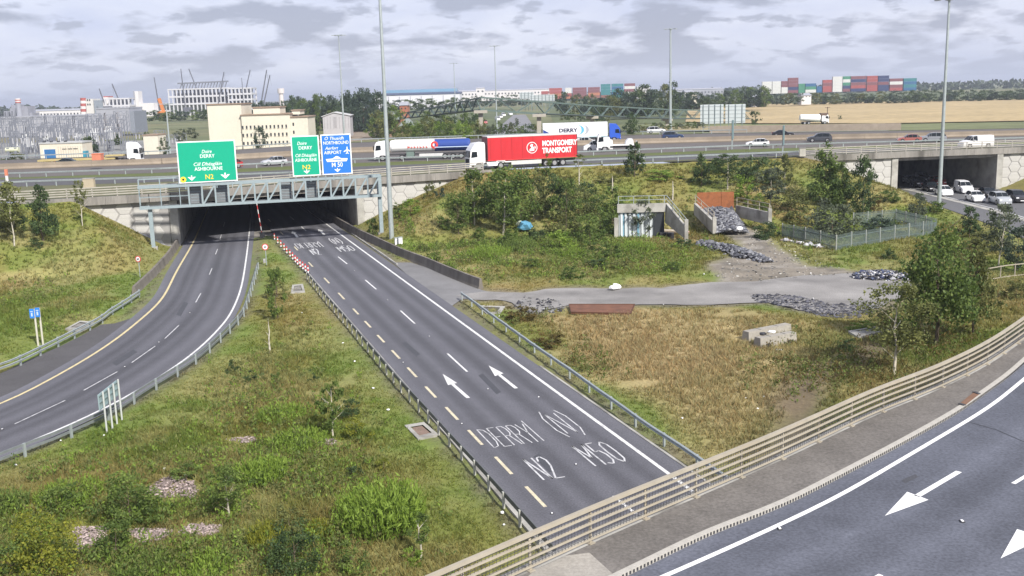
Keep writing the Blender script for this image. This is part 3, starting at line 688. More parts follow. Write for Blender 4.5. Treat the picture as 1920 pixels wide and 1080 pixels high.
# parapets of the motorway
def rail_fence(name, cat, label, path, z, hts, step, rw=.07, rh=.12, post=(.12, .12), mat=PARAP, off=.15, hmax=None):
    path = offs(path, off); t = thing(name, label, cat, path[0]); hm = hmax or max(hts)+.06
    for h in hts:
        mb = MB(); mb.sweep([Vector((p.x, p.y, z+h)) for p in path], [(-rw/2, -rh/2), (rw/2, -rh/2), (rw/2, rh/2), (-rw/2, rh/2)]); part(t, 'rail', mb, mat, True)
    q = resample(path, step=step); m0 = MB(); m0.box((0, 0, hm/2), (post[0], post[1], hm)); me = m0.mesh('post', mat)
    for k, p in enumerate(q):
        d = q[min(k+1, len(q)-1)]-q[max(0, k-1)]; rz = math.atan2(d.y, d.x); lt = Vector((-d.y, d.x, 0)).normalized()*(rw/2+post[1]/2-.01)
        link('post', me, t, Vector((p.x, p.y, z))+lt-t.location, rz)
    return t
ep = lambda a, b, n=40: [edge_pt(u, ZM) for u in np.linspace(a, b, n)]
rail_fence('bridge_parapet', 'parapet', 'weathered four-rail motorway parapet above the wide bridge', ep(-120, 905), ZM+.03, (.25, .52, .80, 1.08), 2.7, off=.2, mat=PARAPM)
rail_fence('bridge_parapet', 'parapet', 'weathered four-rail motorway parapet above the narrow right-hand bridge', ep(1500, 2120), ZM+.03, (.25, .52, .80, 1.08), 2.5, off=.2, mat=PARAPM)
def wbeam(label, path, z=0.0, zf=None, h=.62, step=2.2, face=1, mat=GREY, name='crash_barrier', double=False, post_h=None, pmat=None):
    """corrugated steel safety barrier: W rail on posts; face=+1 rail on the right of the path direction"""
    gz = (lambda p: max(0.0, hz1(p.x, p.y))) if zf else (lambda p: z)
    path = resample(path, step=1.1); t = thing(name, label, 'crash barrier', path[0])
    q_ = .42 if double else .7
    prof = [(0, -.16*q_), (.06, -.12*q_), (.06, -.06*q_), (0, -.02*q_), (0, .02*q_), (.06, .06*q_), (.06, .12*q_), (0, .16*q_), (-.03, .16*q_), (-.03, -.16*q_)]
    if face < 0: prof = [(-a, b) for a, b in prof]
    mb = MB(); mb.sweep([Vector((p.x, p.y, gz(p)+h)) for p in path], prof); part(t, 'rail', mb, mat, True)
    if double:
        mb = MB(); mb.sweep([Vector((p.x, p.y, gz(p)+h-.27)) for p in path], prof); part(t, 'rail', mb, mat, True)
    m0 = MB(); m0.box((0, 0, (h+.1)/2-.15), (.13, .09, h+.4)); me = m0.mesh('post', pmat or mat)
    q = resample(path, step=step)
    for k, p in enumerate(q):
        d = q[min(k+1, len(q)-1)]-q[max(0, k-1)]; lt = Vector((-d.y, d.x, 0)).normalized()*.055*face
        link('post', me, t, Vector((p.x, p.y, gz(p)))+lt-t.location, math.atan2(d.y, d.x))
    return t
wbeam('plain steel crash barrier along the top of the wooded bank beside the red lorry', offs(ep(895, 1505), -.8), ZM, h=.65, step=4)
wbeam('steel crash barrier between the merge slip road and the near motorway lanes', offs(L3, .8)[1:9], ZM, h=.7, step=4)
wbeam('steel crash barrier at the left of the merge slip road behind the parapet', offs(L1, .9)[0:5], ZM, h=.7, step=4)
wbeam('steel crash barrier along the far verge of the motorway', offs(L6, -.5)[0:7], ZM, h=.75, step=4)
def solid_wall(name, label, cat, path, z, prof, mat, seg=3.0):
    t = thing(name, label, cat, path[0]); q = resample(path, step=seg)
    for a, b in zip(q, q[1:]):
        d = (b-a).normalized(); mb = MB(); mb.sweep([Vector((p.x, p.y, (z(p) if callable(z) else z))) for p in (a+d*.012, b-d*.012)], prof); part(t, 'segment', mb, mat, True)
    return t
JP = [(-.3, 0), (.3, 0), (.3, .1), (.1, .35), (.08, .85), (-.08, .85), (-.1, .35), (-.3, .1)]
M('median_concrete', (.26, .215, .165), .9, .2, .6, fine=.1, grime=((.12, .10, .08), .3, .5))
solid_wall('median_barrier', 'long brownish concrete barrier in the motorway median', 'barrier', lerp_line(L4, L5, .5)[0:9], ZM, [(x, z*1.15) for x, z in JP], MATS['median_concrete'], 6)
# low concrete barrier right of the layby, running under the bridge
cb = PL([(902, 541), (880, 533), (838, 516), (805, 501), (755, 482), (705, 458), (667, 440), (640, 424), (612, 408)]); cb += [cb[-1]+NT*k for k in (15, 40)]
t = solid_wall('low_concrete_wall', 'low stained concrete barrier wall curving from the layby into the underpass', 'wall', cb, lambda p: -.05, [(-.28, 0), (.28, 0), (.2, .25), (.11, .95), (-.11, .95), (-.2, .25)], CONCB, 2.4)
cl = PL([(256, 553), (290, 520), (318, 488), (334, 464), (346, 440), (352, 425)]); cl += [cl[-1]+dL_*k for k in (15, 40)]
solid_wall('low_concrete_wall', 'dark low concrete barrier wall left of the curved slip road under the bridge', 'wall', offs(cl, -.2), lambda p: -.05, [(-.28, 0), (.28, 0), (.2, .25), (.11, .85), (-.11, .85), (-.2, .25)], CONCB, 2.4)
# crash barriers beside the slip roads
bl = PL([(577, 524), (619, 575), (634, 592), (650.5, 611), (667.5, 632), (687.5, 656), (709, 681), (732, 709.5), (757.5, 739.5), (786, 770), (817.5, 805), (852.5, 846), (892.5, 888), (935, 937.5), (983, 992)]); bl.append(bl[-1]+(bl[-1]-bl[-3]).normalized()*14)
wbeam('steel crash barrier seen from behind, left edge of the straight slip road', smooth_line(bl, 60), 0, True, h=.58, step=2.05, face=-1, post_h=.7, mat=M('shade_dark_rail', (.10, .105, .11), .6, .2, 2), pmat=M('post_pale_concrete', (.42, .42, .38), .7, .1, 2))  # rail colour darkened to paint in the shade on its back
br = PL([(865, 562), (986, 652), (1020, 676), (1038, 690), (1076, 715), (1119.5, 749), (1166, 781), (1217, 821), (1277.5, 858), (1340, 905)]); br.append(br[-1]+(br[-1]-br[-3]).normalized()*8)
wbeam('steel crash barrier along the dry grass field right of the slip road', smooth_line(br, 50), 0, True, h=.58, step=3.2, face=1)
cl2 = PL([(484, 505), (461, 584), (450, 604), (430, 626), (407, 649), (377, 676), (339, 702), (291, 732), (260, 751), (222, 780), (152, 814), (81, 844), (0, 875), (-160, 940)])
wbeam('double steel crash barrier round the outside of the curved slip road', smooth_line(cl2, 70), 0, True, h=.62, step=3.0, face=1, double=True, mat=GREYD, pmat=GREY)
bl3 = PL([(-160, 744), (0, 702), (45, 683), (107, 652), (139, 635), (179, 615), (209, 595), (235, 578), (263, 558)])
wbeam('double steel crash barrier below the grassy bank at the far left', smooth_line(bl3, 40), 0, True, h=.62, step=2.6, face=1, double=True)
# concrete kerb strip beside the straight slip road
mb = MB(); mb.sweep([A(O_Y-1.12, s, 0) for s in range(8, 116, 3)], [(-.1, -.1), (.1, -.1), (.1, .05), (-.1, .05)]); struct('kerb', mb.mesh('kerb', CONC))
mb = MB(); mb.sweep([A(O_W+1.1, s, 0) for s in range(8, 62, 3)], [(-.07, -.1), (.07, -.1), (.07, .03), (-.07, .03)]); struct('kerb', mb.mesh('kerb', CONC))
mb = MB(); mb.sweep(PL([(745, 496), (715, 475), (686, 456), (660, 438)]), [(-.08, -.1), (.08, -.1), (.08, .07), (-.08, .07)]); struct('kerb', mb.mesh('kerb', CONC))

# ------------------------------------------------------------------ lettering
def text_mesh(txt, size, shear=0.0, align='CENTER', bold=0.0):
    c = bpy.data.curves.new('lettering', 'FONT'); c.body = txt; c.size = size; c.shear = shear; c.align_x = align; c.align_y = 'CENTER'; c.offset = bold; c.extrude = .006; c.resolution_u = 3
    o = bpy.data.objects.new('lettering', c); COL.objects.link(o); dg = bpy.context.evaluated_depsgraph_get()
    me = bpy.data.meshes.new_from_object(o.evaluated_get(dg)); bpy.data.objects.remove(o); bpy.data.curves.remove(c); return me
def put_text(t, txt, x, z, size, mat, y=-.05, shear=0.0, width=None, bold=.006, align='CENTER', parent=None, name='lettering', flip=False, off=(0, 0, 0)):
    me = text_mesh(txt, size, shear, align, bold*size*2); me.materials.clear(); me.materials.append(mat)
    o = link(name, me, parent or t); o.location = (x+off[0], y+off[1], z+off[2]); o.rotation_euler = (R_(90), 0, R_(180) if flip else 0)
    if width:
        xs = [v.co.x for v in me.vertices]; w_ = max(xs)-min(xs)
        if w_ > 0: o.scale = (width/w_, 1, 1)
    return o

# ------------------------------------------------------------------ sign gantry over both slip roads
gl, gr = P(289, 474, 0), P(716, 446, 0)
gd = (gr-gl); GW = gd.length; grz = math.atan2(gd.y, gd.x)
g = thing('sign_gantry', 'blue-grey steel lattice gantry spanning both slip roads in front of the bridge', 'gantry', gl, grz)
ZB, ZT = 5.25, 7.62
for y in (-.55, .55):
    for z in (ZB, ZT):
        mb = MB(); mb.bar((-1.1, y, z), (GW+.2, y, z), .22, .30); part(g, 'chord', mb, GREYB)
    nb = 15; x0 = 4.4; stp = (GW-x0)/nb
    for k in range(nb+1):
        x = x0+stp*k
        if y > 0: continue
        mb = MB(); mb.bar((x, y, ZB+.12), (x, y, ZT-.12), .19, .19); part(g, 'upright', mb, GREYB)
        if k < nb and k not in (0, 2, 7, 9) and y < 0:
            mb = MB(); mb.bar((x+.07, y, ZB+.12), (x+stp-.07, y, ZT-.12), .18, .18); part(g, 'diagonal_brace', mb, GREYB)
    for x in (-1.0, 1.3, 3.4):
        mb = MB(); mb.bar((x, y, ZB+.12), (x, y, ZT+.9), .07, .07); part(g, 'handrail_post', mb, GREYB)
    mb = MB(); mb.bar((-1.05, y, ZT+.88), (3.5, y, ZT+.88), .06, .06); part(g, 'handrail', mb, GREYB)
    mb = MB(); mb.bar((-1.05, y, (ZB+ZT)/2), (x0, y, (ZB+ZT)/2), .06, .06); part(g, 'handrail', mb, GREYB)
for k in (0, 2, 7, 9):
    x = x0+stp*k; mb = MB(); mb.box((x+stp/2, .45, (ZB+ZT)/2), (stp*.86, .10, ZT-ZB-.35)); part(g, 'equipment_panel', mb, M('louvre_grey', (.16, .17, .18), .6, .15, 4))
    for j in range(5):
        mb = MB(); mb.bar((x+.2, .38, ZB+.5+j*.35), (x+stp-.2, .38, ZB+.5+j*.35), .05, .05); part(g, 'louvre', mb, GREYB)
mb = MB(); mb.box((GW/2, 0, ZB+.16), (GW, .9, .04)); part(g, 'walkway', mb, M('walkway_grating', (.10, .11, .11), .7, .1, 4))
for x in (0, GW):
    mb = MB(); mb.box((x, 0, .25), (.9, .9, .9)); part(g, 'footing', mb, CONC)
    mb = MB(); mb.box((x, 0, 2.9), (.45, .5, 4.7)); part(g, 'leg', mb, GREYB)
    if x: mb = MB(); mb.box((x, 0, 6.45), (.4, 1.3, 2.6)); part(g, 'leg_head', mb, GREYB)
SGREEN, SBLUE = paint('sign_green', (.0, .34, .20), .35), paint('sign_blue', (.02, .16, .58), .35)
SYEL = paint('sign_yellow', (.75, .55, .04), .4)
def g_local(u, v):
    """point of the gantry's front plane (local x, z) on a sight line"""
    d = ray(u, v); n = Vector((-gd.y, gd.x, 0)).normalized(); o = Vector((gl.x, gl.y, 0))-n*.75
    t = (o-Vector((0, 0, 0))).dot(n)/d.dot(n); q = Vector((d.x*t, d.y*t, CAMH+d.z*t)); return ((q-o).dot(gd.normalized()), q.z)
def sign(label, q, mat, build):
    c = [g_local(*p) for p in q]; x0, x1 = (c[0][0]+c[3][0])/2, (c[1][0]+c[2][0])/2; z1 = (c[0][1]+c[1][1])/2; z0 = (c[2][1]+c[3][1])/2
    w_, h = x1-x0, z1-z0; o = gl+gd.normalized()*(x0+w_/2); nrm = Vector((-gd.y, gd.x, 0)).normalized()
    s = thing('direction_sign', label, 'road sign', (o.x-nrm.x*.75, o.y-nrm.y*.75, z0), grz)
    mb = MB(); mb.box((0, .03, h/2), (w_, .05, h)); part(s, 'border', mb, WHITE)
    mb = MB(); mb.box((0, .0, h/2), (w_-.26, .04, h-.26)); part(s, 'face', mb, mat)
    for k in np.linspace(-.4, .4, 4):
        mb = MB(); mb.bar((k*w_, .12, -.7), (k*w_, .12, h-.1), .1, .1); part(s, 'support', mb, GREYB)
    build(s, w_, h); return s
def downarrow(s, x, z, k=1.0):
    mb = MB(); mb.face([(x-.09*k, -.03, z+.45*k), (x-.09*k, -.03, z), (x+.09*k, -.03, z), (x+.09*k, -.03, z+.45*k)])
    mb.face([(x, -.031, z-.35*k), (x+.62*k, -.031, z+.22*k), (x+.3*k, -.031, z+.22*k), (x, -.031, z-.02*k)])
    mb.face([(x, -.031, z-.35*k), (x, -.031, z-.02*k), (x-.3*k, -.031, z+.22*k), (x-.62*k, -.031, z+.22*k)]); part(s, 'arrow', mb, WHITE)
def b1(s, w_, h):
    put_text(s, 'Doire', 0, h*.74, .56, WHITE, -.03, .3, w_*.17, .002); put_text(s, 'DERRY', .05, h*.63, .56, WHITE, -.03, 0, w_*.25, .004)
    put_text(s, 'Cill Dhéagláin', 0, h*.44, .56, WHITE, -.03, .3, w_*.48, .002); put_text(s, 'ASHBOURNE', .1, h*.325, .56, WHITE, -.03, 0, w_*.48, .004)
    put_text(s, 'N2', 0.1, h*.125, .78, SYEL, -.03, 0, w_*.14)
    downarrow(s, -w_*.285, h*.11, .75); downarrow(s, w_*.29, h*.13, .85)
    mb = MB(); mb.cyl((-w_*.43, -.02, h*.09), (-w_*.43, -.04, h*.09), .33, n=20); part(s, 'badge', mb, SYEL)
    mb = MB(); mb.cyl((-w_*.43, -.04, h*.09), (-w_*.43, -.05, h*.09), .12, n=14); part(s, 'badge_centre', mb, BLACK)
sign('wide green road sign reading Doire, Derry, Ashbourne and N2 on the left of the gantry', ((330, 266), (440, 262), (446, 339), (336, 344)), SGREEN, b1)
def b2(s, w_, h):
    put_text(s, 'Doire', -w_*.12, h*.81, .54, WHITE, -.03, .3, w_*.34, .002); put_text(s, 'DERRY', 0, h*.695, .54, WHITE, -.03, 0, w_*.48, .004)
    put_text(s, 'Cill Dhéagláin', 0, h*.51, .52, WHITE, -.03, .3, w_*.76, .002); put_text(s, 'ASHBOURNE', 0, h*.395, .52, WHITE, -.03, 0, w_*.78, .004)
    put_text(s, 'N2', 0, h*.215, .72, SYEL, -.03, 0, w_*.29); downarrow(s, 0, h*.10, .62)
sign('narrow green road sign reading Derry, Ashbourne and N2 beside the blue sign', ((545, 255.5), (597.5, 253), (601, 328), (549, 331.5)), SGREEN, b2)
def b3(s, w_, h):
    put_text(s, 'Ó Thuaidh', -w_*.06, h*.895, .52, WHITE, -.03, .3, w_*.64, .002); put_text(s, 'NORTHBOUND', 0, h*.785, .54, WHITE, -.03, 0, w_*.84, .004)
    put_text(s, 'Aerfort', -w_*.16, h*.655, .52, WHITE, -.03, .3, w_*.44, .002); put_text(s, 'AIRPORT', -w_*.12, h*.545, .54, WHITE, -.03, 0, w_*.58, .004)
    x, z = w_*.36, h*.585; mb = MB()         # aeroplane symbol
    mb.face([(x-.06, -.03, z-.35), (x+.06, -.03, z-.35), (x+.06, -.03, z+.38), (x, -.03, z+.5), (x-.06, -.03, z+.38)])
    mb.face([(x-.42, -.032, z-.08), (x, -.032, z+.18), (x+.42, -.032, z-.08), (x+.42, -.032, z-.18), (x, -.032, z-.02), (x-.42, -.032, z-.18)])
    mb.face([(x-.2, -.034, z-.36), (x, -.034, z-.2), (x+.2, -.034, z-.36), (x+.2, -.034, z-.42), (x, -.034, z-.34), (x-.2, -.034, z-.42)]); part(s, 'aeroplane_symbol', mb, WHITE)
    z = h*.365; mb = MB()                    # motorway junction symbol
    mb.face([(-1.3, -.03, z+.12), (-.5, -.03, z+.16), (-.1, -.03, z+.42), (.1, -.03, z+.42), (.5, -.03, z+.16), (1.3, -.03, z+.12), (1.15, -.03, z-.22), (-1.15, -.03, z-.22)])
    part(s, 'motorway_symbol', mb, WHITE)
    mb = MB(); mb.face([(-.6, -.034, z-.03), (.6, -.034, z-.03), (.5, -.034, z+.06), (-.5, -.034, z+.06)]); part(s, 'motorway_symbol_slot', mb, SBLUE)
    put_text(s, 'M 50', 0, h*.235, .75, WHITE, -.03, 0, w_*.36); downarrow(s, 0, h*.10, .62)
sign('blue motorway sign reading Northbound, Airport and M50 on the gantry', ((600.5, 253), (656.5, 250), (661.5, 325), (605, 328.5)), SBLUE, b3)

# ------------------------------------------------------------------ lighting masts
def mast(base, h, label, r0=.24, r1=.09, group='tall lighting masts'):
    t = thing('lighting_mast', label, 'lighting mast', base, rnd.uniform(0, 1), group)
    mb = MB()
    for k in range(4):
        f0, f1 = k/4, (k+1)/4; mb.cyl((0, 0, h*f0), (0, 0, h*f1), r0+(r1-r0)*f0, r0+(r1-r0)*(f0+.23), 12)
    part(t, 'pole', mb, GREY, smooth=False)
    mb = MB(); mb.cyl((0, 0, 0), (0, 0, .12), r0*1.9, n=12); part(t, 'base_flange', mb, GREY)
    mb = MB(); mb.cyl((0, 0, h-.15), (0, 0, h+.12), .5, n=12); part(t, 'head_ring', mb, GREY)
    for k in range(6):
        a = k*math.pi/3; c, s = math.cos(a), math.sin(a); mb = MB(); mb.bar((c*.4, s*.4, h), (c*1.25, s*1.25, h+.02), .07, .07); part(t, 'arm', mb, GREY)
        mb = MB(); mb.box((c*1.55, s*1.55, h-.02), (.75, .4, .16), a); part(t, 'lamp', mb, M('lamp_housing', (.30, .33, .34), .5, .1))
    return t
mast(P(735, 457), 30, 'tallest lighting mast standing right of the gantry, running out of the top of the picture', .30, .14)
mast(Vector((P(1760, 396).x, P(1760, 396).y, .3)), 27, 'lighting mast in front of the far right bridge opening', .27, .13)
b = PY(646, 262, 285); mast(b, 28, 'lighting mast behind the blue sign with a broad cross-shaped head', .27, .12)
b = PY(1257, 243, 292); mast(b, 27.6, 'lighting mast beyond the motorway near the far blue car', .40, .22)
b = PY(932, 246, 349); mast(b, 28, 'thin lighting mast rising behind the green footbridge pillar', .25, .12)
b = PY(855, 232, 462); mast(b, 26.3, 'small distant lighting mast left of the footbridge peak', .25, .12)
b = PY(320, 296, 262); mast(b, 13.5, 'short pale pole left of the cream building', .22, .16)
# ------------------------------------------------------------------ vegetation
def unit(n, r): v = r.normal(size=(n, 3)); return v/np.linalg.norm(v, axis=1)[:, None]
def leaf_mesh(name, cen, size, cols, r, aspect=.62, axis=None, mat=LEAF):
    n = len(cen); a = unit(n, r) if axis is None else axis; b = np.cross(a, unit(n, r)); b /= np.linalg.norm(b, axis=1)[:, None]+1e-9
    a = a*size[:, None]; b = b*(size*aspect)[:, None]
    v = np.stack([cen-a, cen+b, cen+a, cen-b], 1).reshape(-1, 3); me = bpy.data.meshes.new(name)
    me.vertices.add(4*n); me.vertices.foreach_set('co', v.astype(np.float32).ravel()); me.loops.add(4*n); me.loops.foreach_set('vertex_index', np.arange(4*n, dtype=np.int32))
    me.polygons.add(n); me.polygons.foreach_set('loop_start', np.arange(0, 4*n, 4, dtype=np.int32)); me.update(calc_edges=True); me.materials.append(mat)
    at = me.color_attributes.new('Col', 'FLOAT_COLOR', 'POINT'); c = np.ones((4*n, 4), np.float32); c[:, :3] = np.repeat(cols, 4, 0); at.data.foreach_set('color', c.ravel()); return me
TONES = {'green': ((.055, .095, .024), (.185, .250, .058)), 'dark': ((.034, .062, .026), (.105, .155, .052)), 'olive': ((.080, .098, .034), (.225, .235, .075)),
         'blue': ((.036, .062, .042), (.085, .120, .075)), 'yellow': ((.10, .135, .02), (.30, .30, .04)), 'lime': ((.10, .17, .024), (.26, .36, .06)), 'grey': ((.065, .085, .052), (.16, .185, .11)),
         'rust': ((.09, .08, .025), (.20, .14, .045))}
CR = {}
def crown(style, tone, n=1800, var=0, dens=2.3):
    key = (style, tone, n, var, dens)
    if key in CR: return CR[key]
    r = np.random.default_rng(abs(hash(str(key))) % 9999 if False else sum(ord(ch)*(i+3) for i, ch in enumerate(str(key))) % 99991)
    n0 = n; n = int(n*dens); m = max(14, n//46); t = r.random(m); ang = r.random(m)*2*np.pi; rad = np.sqrt(r.random(m))
    if style == 'cone': z = 1-np.sqrt(t)*.97; prof = .04+.46*(1-z)*np.clip((z+.12)/.2, .55, 1)
    elif style == 'pyramid': z = 1-np.sqrt(t)*.98; prof = .05+.46*(1-z)**.95*np.clip((z+.15)/.22, .6, 1)
    elif style == 'column': z = t; prof = .16+.34*np.sin(np.pi*np.clip(z*.85+.12, 0, 1))
    elif style == 'bush': z = t**1.4*.85; prof = .52*np.sqrt(np.clip(1-(z*.95)**2, 0, 1)); up_ = r.random(m) < .16; z = np.where(up_, z+.22*r.random(m), z)
    elif style == 'birch': z = t; prof = .10+.40*np.sin(np.pi*np.clip(z*.92+.05, 0, 1))**.9
    else: z = t; prof = .5*np.sqrt(np.clip(1-(2*z-1)**2*.95, 0, 1))
    prof = prof*(.55+.72*r.random(m)); rr = prof*(.35+.65*rad); cc = np.stack([np.cos(ang)*rr, np.sin(ang)*rr, z], 1)
    k = n//m; sg = {'birch': .050, 'cone': .045, 'column': .055}.get(style, .060)
    cen = np.repeat(cc, k, 0)+r.normal(size=(m*k, 3))*np.array([sg, sg, sg*.75])
    cen[:, 2] = np.clip(cen[:, 2], -.02, 1.05)
    lo, hi = np.array(TONES[tone][0]), np.array(TONES[tone][1]); f = np.clip(np.repeat(r.random(m), k)*.75+r.normal(size=m*k)*.18+.1, 0, 1)[:, None]
    cols = lo*(1-f)+hi*f
    sz = (.019+.019*r.random(m*k))*(1800/n0)**.40
    me = leaf_mesh('crown', cen, sz, cols, r); CR[key] = me; return me
def trunk_mesh(h, r0, lean=(0, 0), limbs=5, seed=0, mat=BARK, top=.85):
    q = random.Random(seed); mb = MB(); pts = []
    for k in range(6):
        f = k/5*top; pts.append(Vector((lean[0]*f*h+q.uniform(-.02, .02)*h*(k > 0), lean[1]*f*h+q.uniform(-.02, .02)*h*(k > 0), f*h-.15*(k == 0))))
    for k in range(5): mb.cyl(pts[k], pts[k+1], r0*(1-.16*k), r0*(1-.16*(k+1)), 7, cap=False)
    for k in range(limbs):
        i = 1+k % 4; f = q.random(); p = pts[i].lerp(pts[i+1], f); a = q.random()*6.28; l = h*q.uniform(.14, .26)
        mb.cyl(p, p+Vector((math.cos(a)*l*.8, math.sin(a)*l*.8, l*.75)), r0*.32, r0*.08, 5, cap=False)
    return mb.mesh('trunk', mat, smooth=True)
TREES = 0
def tree(base, h, w, style, tone, label, cat='tree', group=None, cb=.18, n=1800, bark=BARK, r0=None, lean=(0, 0), var=None, name='tree', limbs=6, crown_h=None, top=.85, dens=1.35):
    global TREES; TREES += 1
    t = thing(name, label, cat, base, rnd.random()*6.28 if lean == (0, 0) else 0, group)
    r0 = r0 or max(.05, h*.013); part(t, 'trunk', trunk_mesh(h, r0, lean, limbs, TREES, bark, top), None)
    o = link('crown', crown(style, tone, n, var if var is not None else TREES % 3, dens), t); ch = (crown_h or (1-cb))*h
    o.scale = (w*1.05, w*1.05, ch); o.location = (lean[0]*h*.6, lean[1]*h*.6, h*cb); return t
def ptree(u, v, vt, wpx, style, tone, label, **k):
    b = G(u, v); Y = b.y; h = (v-vt)*Y/FPX*1.02; return tree(b+Vector((0, 0, -.05)), h, wpx*Y/FPX*1.06, style, tone, label, **k)
def shrub(u, v, vt, wpx, tone, label, n=900, style='bush', cat='shrub', group=None, name='shrub', dens=2.0):
    b = G(u, v); Y = b.y; h = max(.3, (v-vt)*Y/FPX); t = thing(name, label, cat, b+Vector((0, 0, -.05)), rnd.random()*6.28, group); global TREES; TREES += 1
    part(t, 'stems', trunk_mesh(h*.8, max(.02, h*.015), (0, 0), 6, TREES, BARK), None)
    o = link('foliage', crown(style, tone, n, TREES % 3, dens), t); o.scale = (wpx*Y/FPX*1.05, wpx*Y/FPX*1.05, h); return t
# the left bank
ptree(27, 463, 345, 62, 'birch', 'olive', 'thin pale-trunked birch at the far left of the grassy bank', cb=.42, bark=BIRCH, n=1300, cat='tree')
ptree(82, 452, 343, 62, 'cone', 'dark', 'dark bushy conical tree on the left bank beside the pale birch', cb=.12, n=2200)
ptree(155, 425, 343, 24, 'column', 'olive', 'slim young tree with a bare pale trunk in front of the left panel wall', cb=.5, n=800, bark=BIRCH)
shrub(68, 468, 448, 28, 'dark', 'small dark shrub at the foot of the conical tree on the left bank')
shrub(15, 430, 385, 60, 'olive', 'olive thicket at the left edge behind the pale birch', n=1100)
# the wooded bank right of the wide bridge
B = 'trees and bushes on the wooded motorway bank'
ptree(860, 443, 366, 58, 'round', 'green', 'round bright young tree with a short straight trunk on the bank near the lighting mast', cb=.22, n=1500)
ptree(943, 440, 318, 92, 'round', 'green', 'largest tree of the wooded bank, with a leaning pale birch trunk', cb=.22, n=2600, bark=BIRCH, lean=(.10, .02), r0=.13)
ptree(905, 408, 340, 62, 'round', 'olive', 'olive bushy tree just left of the leaning birch', cb=.08, n=1500)
ptree(975, 425, 330, 70, 'round', 'green', 'leafy green tree just right of the leaning birch', cb=.1, n=1800)
ptree(1036, 408, 330, 62, 'round', 'dark', 'dense rounded tree on the bank below the end of the red lorry', cb=.06, n=1900)
ptree(1085, 408, 345, 50, 'bush', 'olive', 'olive thicket on the bank right of the dense rounded tree', cb=.02, n=1400)
ptree(1130, 402, 362, 55, 'bush', 'green', 'leafy thicket against the left side of the corrugated headwall', cb=.02, n=1400)
ptree(1106, 455, 395, 50, 'bush', 'green', 'leafy tangle below the thicket left of the corrugated headwall', cb=.02, n=1300)
ptree(1205, 445, 378, 46, 'round', 'grey', 'loose grey-green sapling in front of the corrugated headwall sheets', cb=.25, n=700)
ptree(1190, 332, 260, 46, 'cone', 'dark', 'small dark conical tree at the top of the bank below the white flatbed truck', cb=.15, n=1300)
ptree(1086, 347, 293, 26, 'round', 'olive', 'bare-stemmed sapling with a tiny tuft of leaves at the end of the red lorry', cb=.72, n=350, bark=BIRCH, r0=.10)
ptree(1025, 330, 290, 26, 'column', 'green', 'slim sapling poking up in front of the red lorry trailer', cb=.1, n=500)
ptree(825, 372, 342, 22, 'column', 'blue', 'small dark sapling growing against the right panel wall', cb=.05, n=500)
ptree(880, 345, 318, 24, 'birch', 'olive', 'spindly sapling at the top end of the right panel wall', cb=.1, n=400)
ptree(1315, 350, 285, 40, 'cone', 'dark', 'dark pointed tree at the top of the bank above the rusty panel', cb=.08, n=1100)
ptree(1364, 357, 293, 58, 'round', 'dark', 'dark spreading tree with a pale bare trunk just above the rusty panel', cb=.30, n=1300, bark=BIRCH, r0=.11)
ptree(1420, 345, 290, 70, 'bush', 'dark', 'dark blue-green thicket on the bank right of the rusty panel tree', cb=.05, n=1500)
ptree(1400, 372, 325, 50, 'bush', 'lime', 'yellow-green bush beside the right wing wall of the rubble chute', cb=.02, n=900)
ptree(1446, 394, 316, 60, 'birch', 'grey', 'airy grey-green birch above the palisade compound', cb=.3, n=1100, bark=BIRCH)
ptree(1472, 356, 282, 40, 'cone', 'olive', 'thin olive tree near the start of the right-hand parapet', cb=.2, n=900, bark=BIRCH)
ptree(1545, 382, 268, 84, 'cone', 'green', 'tall bushy tree in front of the right-hand panel wall', cb=.08, n=2800)
ptree(1575, 395, 300, 60, 'cone', 'green', 'green tree tucked beside the tall bushy tree', cb=.1, n=1700)
ptree(1617, 405, 298, 52, 'column', 'dark', 'dark narrow tree nearest the narrow bridge opening', cb=.08, n=1800)
shrub(1560, 447, 374, 92, 'grey', 'big grey-green bush rising behind the palisade fence', n=1900)
shrub(1645, 440, 404, 70, 'blue', 'wide dark bush inside the palisade compound', n=1400)
shrub(1718, 412, 364, 38, 'grey', 'upright vase-shaped bush beside the trunk road', n=1100, style='round')
shrub(1437, 447, 413, 46, 'dark', 'dark low bush at the foot of the rubble chute wall', n=900)
shrub(1352, 440, 424, 26, 'green', 'small green bush between the two headwalls', n=400)
